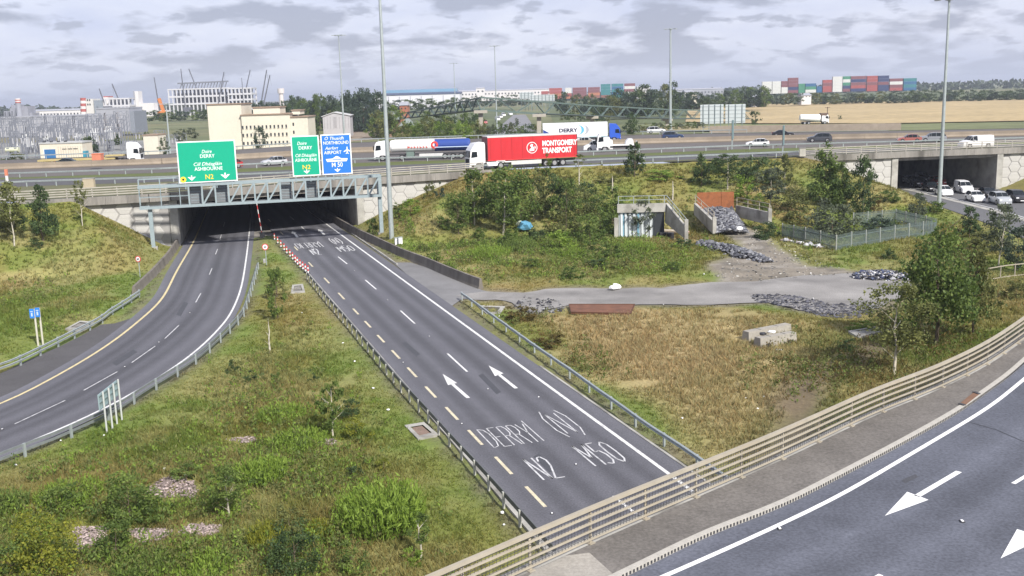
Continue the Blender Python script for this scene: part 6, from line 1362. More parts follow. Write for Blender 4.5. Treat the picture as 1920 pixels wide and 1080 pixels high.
for i, (u, Lp, cs, wh_) in enumerate(((1438, 18, ('white', 'white', 'white', 'white'), 'at the left end of the right yard'), (1456, 16, ('white', 'white', 'white', 'white'), 'second from the left in the right yard'), (1471, 12, ('white', 'white', 'maroon', 'maroon'), 'left of the tall maroon stack'), (1487, 19, ('maroon', 'navy', 'maroon', 'maroon', 'maroon'), 'right of the low white and maroon one'),
    (1503, 12, ('green', 'green', 'green'), 'right of the tall maroon one'), (1520, 20, ('white', 'green', 'blue'), 'low down in mid right yard'), (1536, 10, ('blue', 'blue'), 'lowest of the right yard'), (1551, 17, ('red', 'red', 'maroon', 'red'), 'left of the tall white one'), (1570, 18, ('white', 'white', 'white', 'white', 'white'), 'tall and white, mid right yard'),
    (1587, 14, ('maroon', 'navy', 'green', 'white', 'green'), 'right of the tall white one'), (1609, 28, ('navy', 'red', 'maroon', 'navy', 'maroon'), 'left of the bright red one'), (1635, 20, ('red', 'red', 'maroon', 'red', 'red'), 'bright red, right yard'), (1656, 20, ('navy', 'navy', 'maroon', 'navy', 'navy'), 'just right of the bright red stack'),
    (1680, 24, ('red', 'maroon', 'white', 'maroon'), 'beyond the navy stack'), (1706, 24, ('blue', 'teal', 'blue', 'teal'), 'far right of the right yard'))):
    for j, c in enumerate(cs): container(u, 176-i*.45, 900, c, j, wh_, Lp)
# trees beyond the motorway
ft = 0
def ftree(u, v, vt, wpx, Y, tone, label, style='round', n=1000, group='trees in the wooded belt beyond the motorway'):
    global ft; ft += 1; k = scale(Y); b = at(u, v, Y); h = (v-vt)*k
    t = thing('tree', label, 'tree', b+Vector((0, 0, -.5)), rnd.random()*6.28, group); part(t, 'trunk', trunk_mesh(h, h*.018, (0, 0), 3, ft % 7, BARK, .6), None)
    o = link('crown', crown(style, tone, n, ft % 3, 1.3), t); o.scale = (wpx*k*1.1, wpx*k*1.1, h*1.02); o.location = (0, 0, h*.0); return t
ONAMES = 'first second third fourth fifth sixth seventh eighth ninth tenth eleventh twelfth thirteenth fourteenth fifteenth sixteenth seventeenth eighteenth nineteenth twentieth'.split()
def ordn(j, n):
    return 'leftmost of them' if j == 0 else 'rightmost of them' if j == n-1 else f'{ONAMES[j]} from the left' if j <= n//2 else f'{ONAMES[n-1-j]} from the right'
def belt(u0, u1, v0, v1, t0, t1, Y, n, wpx, tones, where, style='round', leaves=1000):
    for j in range(n):
        f = (j+.5)/n+rnd.uniform(-.3, .3)/n; u = u0+(u1-u0)*f; tn = tones[j % len(tones)]; jt = rnd.uniform(-.16, .16)
        v = v0+(v1-v0)*f; vt = t0+(t1-t0)*f; ftree(u, v, vt+(v-vt)*jt, wpx*rnd.uniform(.8, 1.3), Y*rnd.uniform(.97, 1.03), tn, f'{ {"dark": "dark green", "blue": "blue-green", "green": "mid-green", "olive": "olive", "grey": "grey-green", "rust": "brownish", "lime": "light green"}[tn]} tree {where}, {ordn(j, n)}', style, leaves)
belt(262, 400, 226, 222, 208, 205, 520, 9, 26, ('green', 'dark', 'blue'), 'in the low hedge line below the steel frame')
belt(472, 560, 214, 212, 192, 189, 540, 7, 22, ('blue', 'dark'), 'behind the cream building roof')
belt(545, 660, 238, 240, 190, 184, 430, 11, 30, ('dark', 'blue', 'green'), 'in the dark wood behind the grey shed', leaves=1400)
belt(655, 720, 240, 244, 182, 176, 400, 6, 36, ('blue', 'dark', 'blue'), 'in the tall clump left of the tallest mast', leaves=1600)
ftree(682, 240, 169, 40, 395, 'blue', 'tallest blue-green tree on the skyline left of the tallest mast', n=2000)
belt(700, 745, 256, 250, 215, 205, 330, 5, 30, ('green', 'olive'), 'on the slope below the footbridge end')
belt(730, 880, 205, 200, 186, 184, 560, 11, 26, ('dark', 'blue', 'green'), 'in front of the white warehouse')
belt(560, 600, 250, 250, 236, 234, 300, 4, 12, ('green', 'dark'), 'low in front of the grey shed', 'bush', 500)
belt(750, 910, 260, 262, 226, 218, 258, 14, 30, ('olive', 'green', 'lime', 'green'), 'in the scrub behind the tanker lorry', 'bush', 1300)
belt(790, 905, 240, 235, 212, 205, 330, 7, 26, ('green', 'dark'), 'in the scrub below the footbridge')
belt(900, 1012, 262, 258, 228, 226, 262, 9, 24, ('olive', 'grey', 'green', 'dark'), 'in the scrub left of the white refrigerated lorry', 'bush', 1200)
belt(880, 1015, 200, 195, 180, 178, 800, 9, 20, ('blue', 'dark'), 'far away behind the footbridge')
belt(1045, 1130, 206, 210, 176, 180, 560, 7, 24, ('dark', 'blue', 'olive'), 'in front of the left container yard')
belt(1110, 1260, 218, 212, 182, 160, 470, 13, 34, ('dark', 'blue', 'dark', 'olive'), 'in the dark wood left of the far mast', leaves=1600)
belt(1255, 1330, 205, 202, 172, 178, 500, 7, 28, ('dark', 'blue'), 'in the wood right of the far mast', leaves=1300)
belt(1325, 1440, 202, 197, 178, 160, 560, 12, 26, ('blue', 'dark', 'green'), 'in the wood left of the right container yard', leaves=1200)
belt(1400, 1660, 195, 192, 178, 174, 660, 24, 22, ('dark', 'blue', 'dark', 'olive'), 'in the hedge along the golden field')
belt(1660, 1960, 192, 184, 172, 166, 660, 20, 26, ('dark', 'blue', 'dark'), 'in the hedge at the far right')
belt(1050, 1140, 222, 224, 204, 206, 430, 7, 18, ('olive', 'dark'), 'behind the footbridge lattice', 'bush', 700)
belt(1205, 1320, 240, 236, 226, 224, 270, 9, 16, ('olive', 'green', 'grey'), 'in the low scrub by the far mast foot', 'bush', 700)
ftree(1184, 246, 208, 30, 246, 'dark', 'ragged dark tree just right of the blue lorry cab', n=1500); ftree(1416, 229, 205, 20, 330, 'dark', 'lone dark bush at the edge of the golden field beside the grey sign backs', 'bush')
ftree(1574, 224, 214, 8, 380, 'dark', 'tiny lone tree in the golden field', 'bush', 500)
for u, v, vt, w_, tn, lb in ((168, 300, 256, 26, 'dark', 'dark tree right of the cream cabin'), (182, 292, 262, 16, 'blue', 'slim dark tree behind the tractor unit'), (222, 268, 245, 18, 'dark', 'dark conical tree right of the substation hall'), (252, 290, 262, 18, 'green', 'bushy tree between the tractor unit and the beige kiosk'), (308, 284, 255, 18, 'dark', 'dark tree beside the beige kiosk'),
    (487, 274, 236, 28, 'blue', 'dark tree standing in front of the cream building windows'), (30, 306, 284, 40, 'olive', 'olive tree left of the cream cabin'), (275, 262, 245, 14, 'dark', 'small dark tree behind the beige kiosk'), (360, 256, 238, 24, 'grey', 'grey-green tree left of the cream tall block'), (340, 262, 240, 24, 'grey', 'grey tree above the wide green sign'),
    (590, 262, 248, 16, 'dark', 'bush right of the cream building corner'), (720, 285, 260, 20, 'green', 'bush behind the tallest mast')):
    ftree(u, v, vt, w_, 242 if v > 270 else 300, tn, lb, 'cone' if 'conical' in lb or 'slim' in lb else 'round', 1200, None)
# hazy woods closing the horizon
r_ = np.random.default_rng(5); n_ = 9000; X = r_.uniform(-1500, 1700, n_); Yw = 1500+r_.uniform(-30, 30, n_); hw_ = 5+11*fbm(X, X*0, 70, 3); Zw = 4+hw_*r_.random(n_)
lo_, hi_ = np.array((.035, .055, .03)), np.array((.08, .105, .055)); g_ = r_.random(n_)[:, None]
tag(link('distant_woods', leaf_mesh('distant_woods', np.stack([X, Yw, Zw], 1), r_.uniform(2.5, 5, n_), lo_*(1-g_)+hi_*g_, r_, .7)), 'hazy dark line of woods along the far horizon', 'woods', None, 'stuff')
# green lattice footbridge
FG = M('footbridge_green', (.095, .135, .122), .6, .12, .5)
fb = [(752, 213, 223, 380), (830, 199, 214, 320), (903, 182.5, 206, 262), (1000, 190, 213, 270), (1110, 198, 217.5, 300), (1255, 205.5, 222.5, 350), (1405, 208.5, 222.5, 400)]
f0 = at(903, 206, 262); t = thing('footbridge', 'long green lattice footbridge climbing to a peak beyond the motorway', 'footbridge', f0)
tp = resample([at(u, a, Y) for u, a, b_, Y in fb], 52); bt = resample([at(u, b_, Y) for u, a, b_, Y in fb], 52)
for dy in (0, 3.0):
    o_ = Vector((0, dy, 0))
    for ln, w_ in ((tp, .34), (bt, .40)): mb = MB(); [mb.bar(a+o_, b+o_, w_, w_) for a, b in zip(ln, ln[1:])]; part(t, 'chord', mb, FG, True)
    for j in range(0, 51):
        mb = MB(); mb.bar((bt[j] if j % 2 else tp[j])+o_, (tp[j+1] if j % 2 else bt[j+1])+o_, .20, .20); part(t, 'diagonal_brace', mb, FG, True)
mb = MB(); [mb.bar(a+Vector((0, 1.5, 0)), b+Vector((0, 1.5, 0)), 2.8, .2) for a, b in zip(bt, bt[1:])]; part(t, 'walkway', mb, M('walkway_dark', (.07, .09, .09), .8, .1), True)
for u, v, vb, Y in ((901, 207, 240, 262), (1011, 214, 262, 262), (1111, 218, 232, 300), (1252, 223, 236, 350)):
    p, q = at(u, v, Y), at(u, vb, Y); mb = MB(); mb.bar(q+Vector((0, 1.5, -2)), p+Vector((0, 1.5, -.3)), 1.1, 1.1); part(t, 'pier', mb, M('pier_concrete', (.36, .33, .28), .85, .1), True); mb = MB(); mb.box((p.x, p.y+1.5, p.z-.35), (3.4, 3.2, .7)); part(t, 'pier_head', mb, M('pier_concrete', (.4, .36, .3)), True)
t = thing('footbridge_pavilion', 'low pavilion with grey hipped roofs at the left end of the footbridge', 'pavilion', at(738, 252, 340)); k = scale(340)
RF = M('grey_green_roof', (.20, .23, .22), .7, .12, .6)
for (x, z, w_, h, dx) in ((-4, 27, 36, 12, 3), (24, 14, 30, 14, 3)):
    mb = MB(); mb.hexa([((x-w_/2)*k, -1, z*k), ((x+w_/2)*k, -1, z*k), ((x+w_/2)*k, 8, z*k), ((x-w_/2)*k, 8, z*k), ((x-2)*k, 3, (z+h)*k), ((x+4)*k, 3, (z+h)*k), ((x+4)*k, 5, (z+h)*k), ((x-2)*k, 5, (z+h)*k)]); part(t, 'roof', mb, RF)
    bx(t, 'wall', (x*k, 4, z*k/2-1), (w_*.78*k, 6, z*k+2), M('brown_brick', (.24, .16, .11), .85, .15, .6)); bx(t, 'opening', (x*k, .95, z*k*.7), (w_*.4*k, .3, z*k*.5), WIN)
# sign backs beside the motorway
def signback(label, u0, u1, v0, v1, vg, Y, nrib, bars=5):
    k = scale(Y); b = at((u0+u1)/2, vg, Y); t = thing('rear_facing_sign', label, 'road sign', b); w_, h = (u1-u0)*k, (v1-v0)*k; zb = (vg-v1)*k
    bx(t, 'panel', (0, 0, zb+h/2), (w_, .08, h), M('sign_back_grey', (.44, .48, .49), .5, .06, .5))
    for j in range(nrib):
        x = -w_/2+w_*(j+.5)/nrib; part(t, 'post', MB().bar((x, -.18, -.5), (x, -.18, zb+h-.05), .16, .16), M('post_dark_grey', (.15, .19, .20), .5, .1))
    for j in range(bars): part(t, 'stiffener', MB().bar((-w_/2, -.08, zb+h*(j+.5)/bars), (w_/2, -.08, zb+h*(j+.5)/bars), .08, .12), M('stiffener_grey', (.32, .36, .37), .5, .1))
signback('left one of the two big grey sign backs at the edge of the golden field', 1313, 1356, 197, 232, 240, 292, 4); signback('right one of the two big grey sign backs at the edge of the golden field', 1360, 1397, 196.5, 231, 240, 292, 3)
signback('pair-left grey sign back seen above the footbridge', 975, 1001, 174, 186, 205, 420, 4, 3); signback('longer grey sign back seen above the footbridge, set lower', 994, 1040, 178.5, 190, 205, 415, 7, 3)
def blade(label, u, v0, v1, vg, w_, Y=152):
    k = scale(Y); b = P(u, vg, ZM); k = scale(b.y); t = thing('slim_sign', label, 'road sign', b, R_(70)); h = (v1-v0)*k; zb = (vg-v1)*k; bx(t, 'panel', (0, 0, zb+h/2), (1.5, .08, h), M('sign_back_green', (.16, .24, .25), .5, .06))
    for x in (-.5, .5): part(t, 'post', MB().bar((x, .12, 0), (x, .12, zb+h), .12, .12), GREY)
    for j in range(4): part(t, 'stiffener', MB().bar((-.7, .08, zb+h*(j+.5)/4), (.7, .08, zb+h*(j+.5)/4), .06, .1), GREY)
blade('narrow grey-green sign seen edge on left of the white car', 1374, 226, 261, 280, 8); blade('narrow grey sign on two posts at the end of the merge slip road', 1469, 236, 272, 292, 8)
# motorway-side concrete wall and fence at the far verge
wl_ = [P(u, np.interp(u, UU, [309, 303, 299, 290, 268, 256.5, 249.5, 245, 238.5, 229])-1.0, ZM) for u in range(1330, 1700, 30)]
solid_wall('verge_wall', 'brownish concrete wall along the far verge of the motorway at right', 'wall', offs(wl_, -1.5), ZM, [(-.2, 0), (.2, 0), (.2, 1.5), (-.2, 1.5)], M('verge_wall_brown', (.30, .25, .20), .9, .15, .8), 5)
rail_fence('verge_fence', 'fence', 'grey wire fence on posts behind the far motorway verge at right', [p+Vector((0, 8, 0)) for p in wl_], ZM-1.2, (.9, 1.6, 2.3), 6, .05, .08, (.14, .14), M('fence_grey', (.30, .33, .32), .6, .1))
t = thing('utility_pole', 'thin wooden pole standing in the golden field', 'pole', at(1551, 226, 372)); part(t, 'pole', MB().cyl((0, 0, -1), (0, 0, 25*scale(372)), .2, .14, 7), BARK); part(t, 'crossarm', MB().box((0, 0, 24*scale(372)), (1.8, .16, .16)), BARK)
# tank lorry parked at the field edge
t = thing('mixer_lorry', 'white tank lorry with a rounded barrel at the edge of the golden field', 'lorry', at(1527, 233, 340), 0); k = scale(340); cab(t, 4.4, WH, 2.7, 2.4); chassis(t, 2.5, -4.5); axles(t, [-2.2, -3.5]); part(t, 'barrel', MB().cyl((-4.8, 0, 2.3), (1.6, 0, 1.9), 1.0, 1.35, 14), WHITE); part(t, 'brown_cover', MB().box((3.0, 0, 3.1), (2.4, 2.0, .9)), M('brown_tarp', (.12, .08, .06), .8, .1))
# the northbound road beyond, with a few vehicles
mb = MB(); la = [at(u, v, Y) for u, v, Y in ((884, 262, 250), (905, 238, 290), (935, 213, 400), (962, 198, 620))]; lb_ = [at(u, v, Y) for u, v, Y in ((1012, 262, 250), (1015, 238, 290), (1000, 213, 400), (985, 198, 620))]
la, lb_ = [Vector((p.x, p.y, 4.25)) for p in la], [Vector((p.x, p.y, 4.25)) for p in lb_]
for i in range(3): mb.face([la[i], lb_[i], lb_[i+1], la[i+1]])
struct('north_road', mb.mesh('north_road', M('north_asphalt', (.19, .19, .20), .85, .1, .1)))
for kd, rgb, u, v, lb in (('suv', RD, 909, 232, 'red car on the distant road left of the footbridge pillar'), ('van', WH, 933, 226, 'white van on the distant road under the footbridge'), ('hatch', WH, 939, 221, 'white car behind the white van on the distant road'), ('van', WH, 957, 216, 'distant white van under the footbridge'), ('van', WH, 944, 218, 'pale van in the middle of the distant road'), ('hatch', WH, 872, 228, 'white car parked in the scrub left of the footbridge pillar')):
    car(kd, rgb, P(u, v, 4.3), R_(-80), lb, 'van' if kd == 'van' else 'car')
# bare earth and dry verge beyond the far lanes
def patch(name, px_, z, mat): mb = MB(); mb.face([P(u, v, z) for u, v in px_]); struct(name, mb.mesh(name, mat))
patch('bare_ground', [(592, 262), (620, 240), (700, 236), (760, 240), (745, 258), (650, 266)], 4.06, M('bare_earth', (.24, .19, .14), .95, .3, .08, fine=.3))
patch('pale_verge', [(1190, 244), (1250, 238), (1340, 236), (1660, 231), (1660, 238), (1340, 245)], 4.4, M('dry_verge', (.25, .21, .11), .95, .3, .08, fine=.3))
patch('gravel_yard', [(0, 306), (0, 268), (330, 262), (390, 300), (260, 305)], 4.05, M('grey_yard', (.20, .20, .19), .95, .25, .08, fine=.3))
patch('scrub_ground', [(420, 226), (620, 236), (740, 250), (900, 262), (1010, 258), (960, 205), (700, 190), (450, 200)], 4.03, M('scrub_green', (.09, .11, .045), .95, .3, .03, fine=.3))
patch('wood_floor', [(1040, 236), (1300, 229), (1290, 203), (1400, 195), (1660, 190), (1960, 180), (1960, 170), (1020, 182)], 4.1, M('scrub_green', (.09, .11, .045)))
# ------------------------------------------------------------------ objects on the waste ground right of the slip road
def rocks(n, pos, size, cols, seed, flatness=.7):
    r = np.random.default_rng(seed); base = np.array([(0, 0, 1), (.9, 0, .2), (.28, .86, .1), (-.72, .53, .25), (-.72, -.53, 0), (.28, -.86, .2), (.1, .1, -.9)])
    fc = np.array([(0, 1, 2), (0, 2, 3), (0, 3, 4), (0, 4, 5), (0, 5, 1), (6, 2, 1), (6, 3, 2), (6, 4, 3), (6, 5, 4), (6, 1, 5)])
    V, F, Cc = [], [], []
    for i in range(n):
        p = pos(r); s = size*r.uniform(.5, 1.5); a = r.random()*6.28; ca, sa = math.cos(a), math.sin(a); v = base*(1+r.normal(size=(7, 3))*.22)*np.array([1.2, .9, flatness])*s*.5
        tl = r.normal()*.5; v = np.stack([v[:, 0], v[:, 1]*math.cos(tl)-v[:, 2]*math.sin(tl), v[:, 1]*math.sin(tl)+v[:, 2]*math.cos(tl)], 1)
        v = np.stack([v[:, 0]*ca-v[:, 1]*sa, v[:, 0]*sa+v[:, 1]*ca, v[:, 2]], 1)+np.array(p); F.append(fc+7*len(V)); V.append(v); c = np.array(cols[r.integers(len(cols))])*r.uniform(.75, 1.25); Cc.append(np.repeat(c[None], 7, 0))
    return np.concatenate(V), np.concatenate(F), np.concatenate(Cc)
STONE = M('rubble_stone', (.1, .1, .1), .85, .12, 2, attr='Col')
def heap(name, label, cat, n, pos, size, cols, seed, loc, flatness=.7, singles=0):
    V, F, Cc = rocks(n, pos, size, cols, seed, flatness); L_ = np.array(loc); t = thing(name, label, cat, loc)
    me = colmesh('rubble', (V-L_).tolist(), F.tolist(), Cc, STONE); o = link('rubble', me, t); o['kind'] = 'stuff'
    for i in range(singles):
        V, F, Cc = rocks(1, pos, size*2.0, cols, seed+100+i, .8); o = link('stone', colmesh('stone', (V-L_).tolist(), F.tolist(), Cc, STONE), t)
    return t
SLATE = [(.075, .078, .095), (.12, .125, .145), (.18, .185, .205), (.05, .052, .062), (.27, .275, .29), (.14, .14, .155)]
def ridge(px0, px1, wm, hm):
    a, b = G(*px0), G(*px1); d = (b-a); d.z = 0; l = d.length; d.normalize(); nn = Vector((-d.y, d.x, 0))
    def pos(r):
        f = r.random(); o = np.clip(r.normal()*.42, -1, 1); w_ = wm*(.55+.45*math.sin(3.14*min(1, max(0, f)))); p = a+d*(l*f)+nn*(o*w_); top = hm*(1-o*o)*(.5+.5*math.sin(3.14*f))
        return (p.x, p.y, hz1(p.x, p.y)+top*r.uniform(.55, 1.0))
    return pos, (a+b)/2
pos, c = ridge((1312, 458), (1440, 494), 1.35, .75); heap('rubble_heap', 'long low heap of dark slate-grey broken stone below the rubble chute', 'rubble heap', 1500, pos, .34, SLATE, 3, c, .7, 26)
# headwall with corrugated sheets
b = G(1203, 446); kk = b.y/FPX; Wh = 86*kk; t = thing('concrete_headwall', 'concrete headwall closed with pale corrugated sheets, with a railing on top', 'headwall', b, R_(-3))
zt = 64*kk; zl = 48*kk
bx(t, 'beam', (0, .2, (zt+zl)/2), (Wh+.3, .45, zt-zl), CONC); bx(t, 'left_pier', (-Wh/2-.3, -.1, zl*.35), (.45, .6, zl*.9), CONC)
SHEET = M('corrugated_sheet', (.56, .60, .62), .5, .12, 1, streak=True); SHEETB = M('corrugated_sheet_blue', (.18, .33, .42), .5, .1, 1); n = 22
for j in range(n):
    x = -Wh/2+Wh*(j+.5)/n; bx(t, 'sheet_rib', (x, .22 if j % 2 else .34, zl/2-.1), (Wh/n*1.02, .06, zl+.2), SHEETB if j in (2, 9, 17) else SHEET if j % 2 else M('sheet_valley_shade', (.33, .36, .38), .5, .12, 1))  # set-back ribs painted darker to imitate shading between the corrugations
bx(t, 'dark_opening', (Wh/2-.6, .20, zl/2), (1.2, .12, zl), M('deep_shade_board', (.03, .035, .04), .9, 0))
xr = Wh/2+.1; xe, ye = xr+1.75, -4.2
mb = MB(); mb.hexa([(xr, .4, zl*.55), (xe, ye, .35), (xe+.3, ye, .35), (xr+.35, .4, zl*.55), (xr, .4, zt), (xe, ye, zl*.58), (xe+.3, ye, zl*.58), (xr+.35, .4, zt)]); part(t, 'wing_wall', mb, CONC)
bx(t, 'end_post', (xe+.15, ye-.1, 1.05), (.4, .4, 3.0), CONC)
rp = lambda f: (xr+.15+(xe-xr)*f, .3+(ye-.3)*f, zt+(zl*.58-zt)*f)
for hgt_ in (.45, .9):
    part(t, 'handrail', MB().bar((-Wh/2, .2, zt+hgt_), (xr+.1, .2, zt+hgt_), .06, .06), GREY); q = rp(1); q0 = rp(0); part(t, 'handrail', MB().bar((q0[0], q0[1], q0[2]+hgt_), (q[0], q[1], q[2]+hgt_), .06, .06), GREY)
for j in range(4): x = -Wh/2+Wh*j/3; part(t, 'rail_post', MB().bar((x, .2, zt), (x, .2, zt+.93), .08, .08), GREY)
for f in (.33, .66, 1): q = rp(f); part(t, 'rail_post', MB().bar(q, (q[0], q[1], q[2]+.93), .08, .08), GREY)
# rubble chute with the rusty sheet
Yb2, Yf2 = 128, 118; pb0, pb1 = PY(1307, 389, Yb2), PY(1376, 389, Yb2); kk = Yb2/FPX; o = (pb0+pb1)/2; t = thing('rubble_chute', 'rust-orange steel sheet between two concrete wing walls with railings on the bank', 'headwall', o)
wb, hb = (pb1-pb0).length, 29*kk
for j, f in enumerate((-.33, 0, .33)): part(t, 'rusty_plate', MB().box((f*wb*1.0, .05*(j % 2), hb/2-.3), (wb*.335, .06, hb+.6)), RUST)
for sgn, (ub, vb), (uf, vf), vlow in ((-1, (1301, 381), (1336, 414), 428), (1, (1379, 385), (1440, 398), 414)):
    a = PY(ub, vb, Yb2)-o; bq = PY(uf, vf, Yf2 if sgn < 0 else 121)-o; th = Vector((.34, 0, 0))
    lo1, lo2 = Vector((a.x, a.y, a.z-1.4)), Vector((bq.x, bq.y, bq.z-1.5)); mb = MB(); mb.hexa([lo1, lo2, lo2+th, lo1+th, a, bq, bq+th, a+th]); part(t, 'wing_wall', mb, CONC)
    part(t, 'end_post', MB().box((bq.x+.17, bq.y-.2, bq.z-.5), (.42, .4, 1.9)), CONC)
    for hgt_ in (.5, 1.0): part(t, 'handrail', MB().bar(a+th/2+Vector((0, 0, hgt_)), bq+th/2+Vector((0, 0, hgt_)), .06, .06), PARAP)
    for f in (0, .35, .7, 1): q = a.lerp(bq, f)+th/2; part(t, 'rail_post', MB().bar(q, q+Vector((0, 0, 1.03)), .08, .08), PARAP)
def posc(r):
    f = r.random(); g = r.random(); l = PY(1312, 391, Yb2).lerp(PY(1345, 434, 117.5), f); q = PY(1374, 391, Yb2).lerp(PY(1404, 434, 117.5), f); p = l.lerp(q, g); return (p.x, p.y, p.z-.25+.45*math.sin(3.14*g)*r.uniform(.4, 1)+.1)
heap('stone_fill', 'dark slate stone filling the chute below the rusty sheet', 'rubble heap', 1700, posc, .36, SLATE, 5, PY(1355, 412, 122), .7, 30)
# spread of black road debris and the rubbish heap
def spread(poly, z0, jit):
    xs = [p.x for p in poly]; ys = [p.y for p in poly]
    def pos(r):
        while True:
            x, y = r.uniform(min(xs), max(xs)), r.uniform(min(ys), max(ys))
            if sdf(poly, np.array([x]), np.array([y]))[0] < 0: return (x, y, max(z0, hz1(x, y))+r.random()*jit)
    return pos
blk = PL([(1402, 553), (1450, 551), (1500, 556), (1560, 570), (1640, 572), (1640, 590), (1590, 600), (1540, 592), (1480, 575), (1430, 565)]); heap('debris_spread', 'spread of black broken asphalt at the right end of the grey track', 'debris', 1500, spread(rough(blk, .9, seed=9), -.02, .03), .24, [(.05, .052, .064), (.075, .077, .092), (.11, .11, .13), (.04, .041, .05)], 8, blk[3], .28, 6)
pos, c = ridge((1600, 522), (1702, 524), 1.7, .75); heap('rubbish_heap', 'heap of mixed white, blue and black rubbish beside the tall pointed tree', 'rubbish heap', 1700, pos, .25, [(.42, .42, .44), (.03, .035, .06), (.08, .10, .16), (.20, .20, .22), (.03, .03, .03), (.10, .10, .11), (.5, .5, .5), (.05, .06, .12), (.13, .12, .12)], 9, c, .6, 20)
pos, c = ridge((1466, 452), (1540, 466), .5, .3); heap('rubbish_line', 'line of pale rubbish along the foot of the palisade fence', 'rubbish heap', 70, pos, .34, [(.6, .6, .6), (.4, .4, .42), (.25, .2, .2)], 10, c, .6, 6)
chips = PL([(958, 575), (985, 556), (1060, 566), (1060, 585), (1000, 592)]); heap('dark_chips', 'scatter of small dark lumps at the near edge of the grey track', 'debris', 160, spread(chips, .03, .05), .2, [(.04, .04, .05), (.2, .2, .2), (.12, .12, .12)], 12, chips[1], .5, 8)
dirt = PL([(1340, 520), (1420, 430), (1560, 500), (1680, 515), (1600, 512), (1410, 530)]); heap('loose_stones', 'loose stones scattered on the dirt between the chute and the track', 'stones', 420, spread(dirt, .02, .03), .20, [(.25, .23, .2), (.12, .12, .12), (.4, .39, .36)], 13, dirt[0], .5)
for i, (pp, lb) in enumerate(((((292, 925), (305, 908), (345, 905), (372, 925), (365, 942), (300, 940)), 'rounded pinkish-grey gravel patch in the lower left grass'), (((122, 1012), (135, 995), (190, 995), (192, 1025), (160, 1040)), 'pinkish gravel patch right of the yellow-green bush'), (((245, 1010), (255, 1000), (312, 1000), (315, 1020), (270, 1028)), 'small grey gravel patch near the bottom'), (((335, 1008), (350, 992), (402, 996), (398, 1014), (350, 1014)), 'pale gravel patch below the thin sapling'), (((425, 832), (460, 826), (480, 832), (450, 840)), 'sliver of bare gravel high in the island grass'), (((600, 838), (610, 828), (640, 832), (640, 842)), 'little bare gravel patch beside the middle sapling'))):
    pl = PL(pp); c = sum(pl, Vector())/len(pl); pl = [c+(q-c)*1.12 for q in pl]; heap('gravel_patch', lb, 'gravel', 750 if i < 4 else 200, spread(rough(pl, .5, .5, i), .03, .10), .115, [(.30, .235, .22), (.22, .175, .165), (.38, .31, .29), (.16, .13, .12)], 20+i, c, .6)
# single things lying about
c4 = [P(*q, .1) for q in ((1067, 574), (1190, 574), (1183, 591), (1071, 588.5))]; t = thing('steel_plate', 'big rusty steel plate lying at the edge of the dry field', 'steel plate', c4[0]); mb = MB(); mb.hexa(c4[::-1]+[q+Vector((0, 0, .14)) for q in c4[::-1]]); part(t, 'plate', mb, M('rusty_plate', (.155, .070, .042), .9, .25, .9, fine=.2, grime=((.09, .045, .03), 1.5, .6)), True)
mb = MB()
for a, b_ in zip(c4, c4[1:]+c4[:1]): mb.bar(a+Vector((0, 0, .15)), b_+Vector((0, 0, .15)), .07, .07)
part(t, 'rim', mb, M('rust_dark', (.10, .045, .028), .9, .2), True)
for j, (l, r_, lb) in enumerate((((1397, 641), (1478, 625), 'weathered concrete block lying behind its twin in the dry field'), ((1419, 653), (1488, 641), 'front concrete block of the pair lying in the dry field'))):
    a, b_ = P(*l, .0), P(*r_, .0); d = b_-a; t = thing('concrete_block', lb, 'concrete block', (a+b_)/2, math.atan2(d.y, d.x)); Lb = d.length
    mb = MB(); mb.hexa([(-Lb/2, -.38, -.1), (Lb/2, -.38, -.1), (Lb/2, .38, -.1), (-Lb/2, .38, -.1), (-Lb/2+.05, -.28, .72), (Lb/2-.05, -.28, .72), (Lb/2-.05, .28, .72), (-Lb/2+.05, .28, .72)]); part(t, 'block_body', mb, M('pale_block', (.30, .28, .245), .9, .15, 1, fine=.15))
    for x in (-.3, .3): part(t, 'lifting_slot', MB().box((x*Lb, -.345, .2), (.3, .12, .2)), DARK)
    for q in (-.2, .2): part(t, 'end_joint', MB().box((q*Lb, 0, .722), (.04, .5, .02)), DARK)
def bag(loc, s, mat, label, cat='rubbish bag', name='rubbish_bag', seed=0, flat_=.7):
    bm = bmesh.new(); bmesh.ops.create_icosphere(bm, subdivisions=2, radius=s); q = random.Random(seed)
    for v in bm.verts: v.co *= q.uniform(.72, 1.15); v.co.z = max(-s*.25, v.co.z*flat_)
    me = bpy.data.meshes.new(name); bm.to_mesh(me); bm.free(); me.materials.append(mat); return tag(link(name, me, None, loc), label, cat)
bag(P(1155, 538, .2), .42, WHITE, 'white rubbish bag dumped at the far edge of the grey track', seed=1); bag(P(1148, 540, .2), .32, WHITE, 'small white scrap beside the dumped white bag', 'litter', 'litter_scrap', 2)
bag(P(1447, 622, .85), .26, WHITE, 'white sack lying on top of the rear concrete block', seed=3, flat_=.4); bag(P(1430, 626, .8), .25, M('black_sack', (.03, .03, .035), .5, .1), 'black sack lying on the concrete blocks', seed=4, flat_=.5); bag(P(1461, 659, .1), .25, WHITE, 'white bag in the grass in front of the concrete blocks', seed=5)
bag(P(1386, 429, 1.1), .4, WHITE, 'white bag at the foot of the stone chute', seed=6); bag(G(1283, 440)+Vector((0, 0, .3)), .6, M('pale_pink_cloth', (.50, .30, .30), .9, .1), 'pinkish dumped cushion right of the corrugated headwall', 'cushion', 'dumped_cushion', 7, .5)
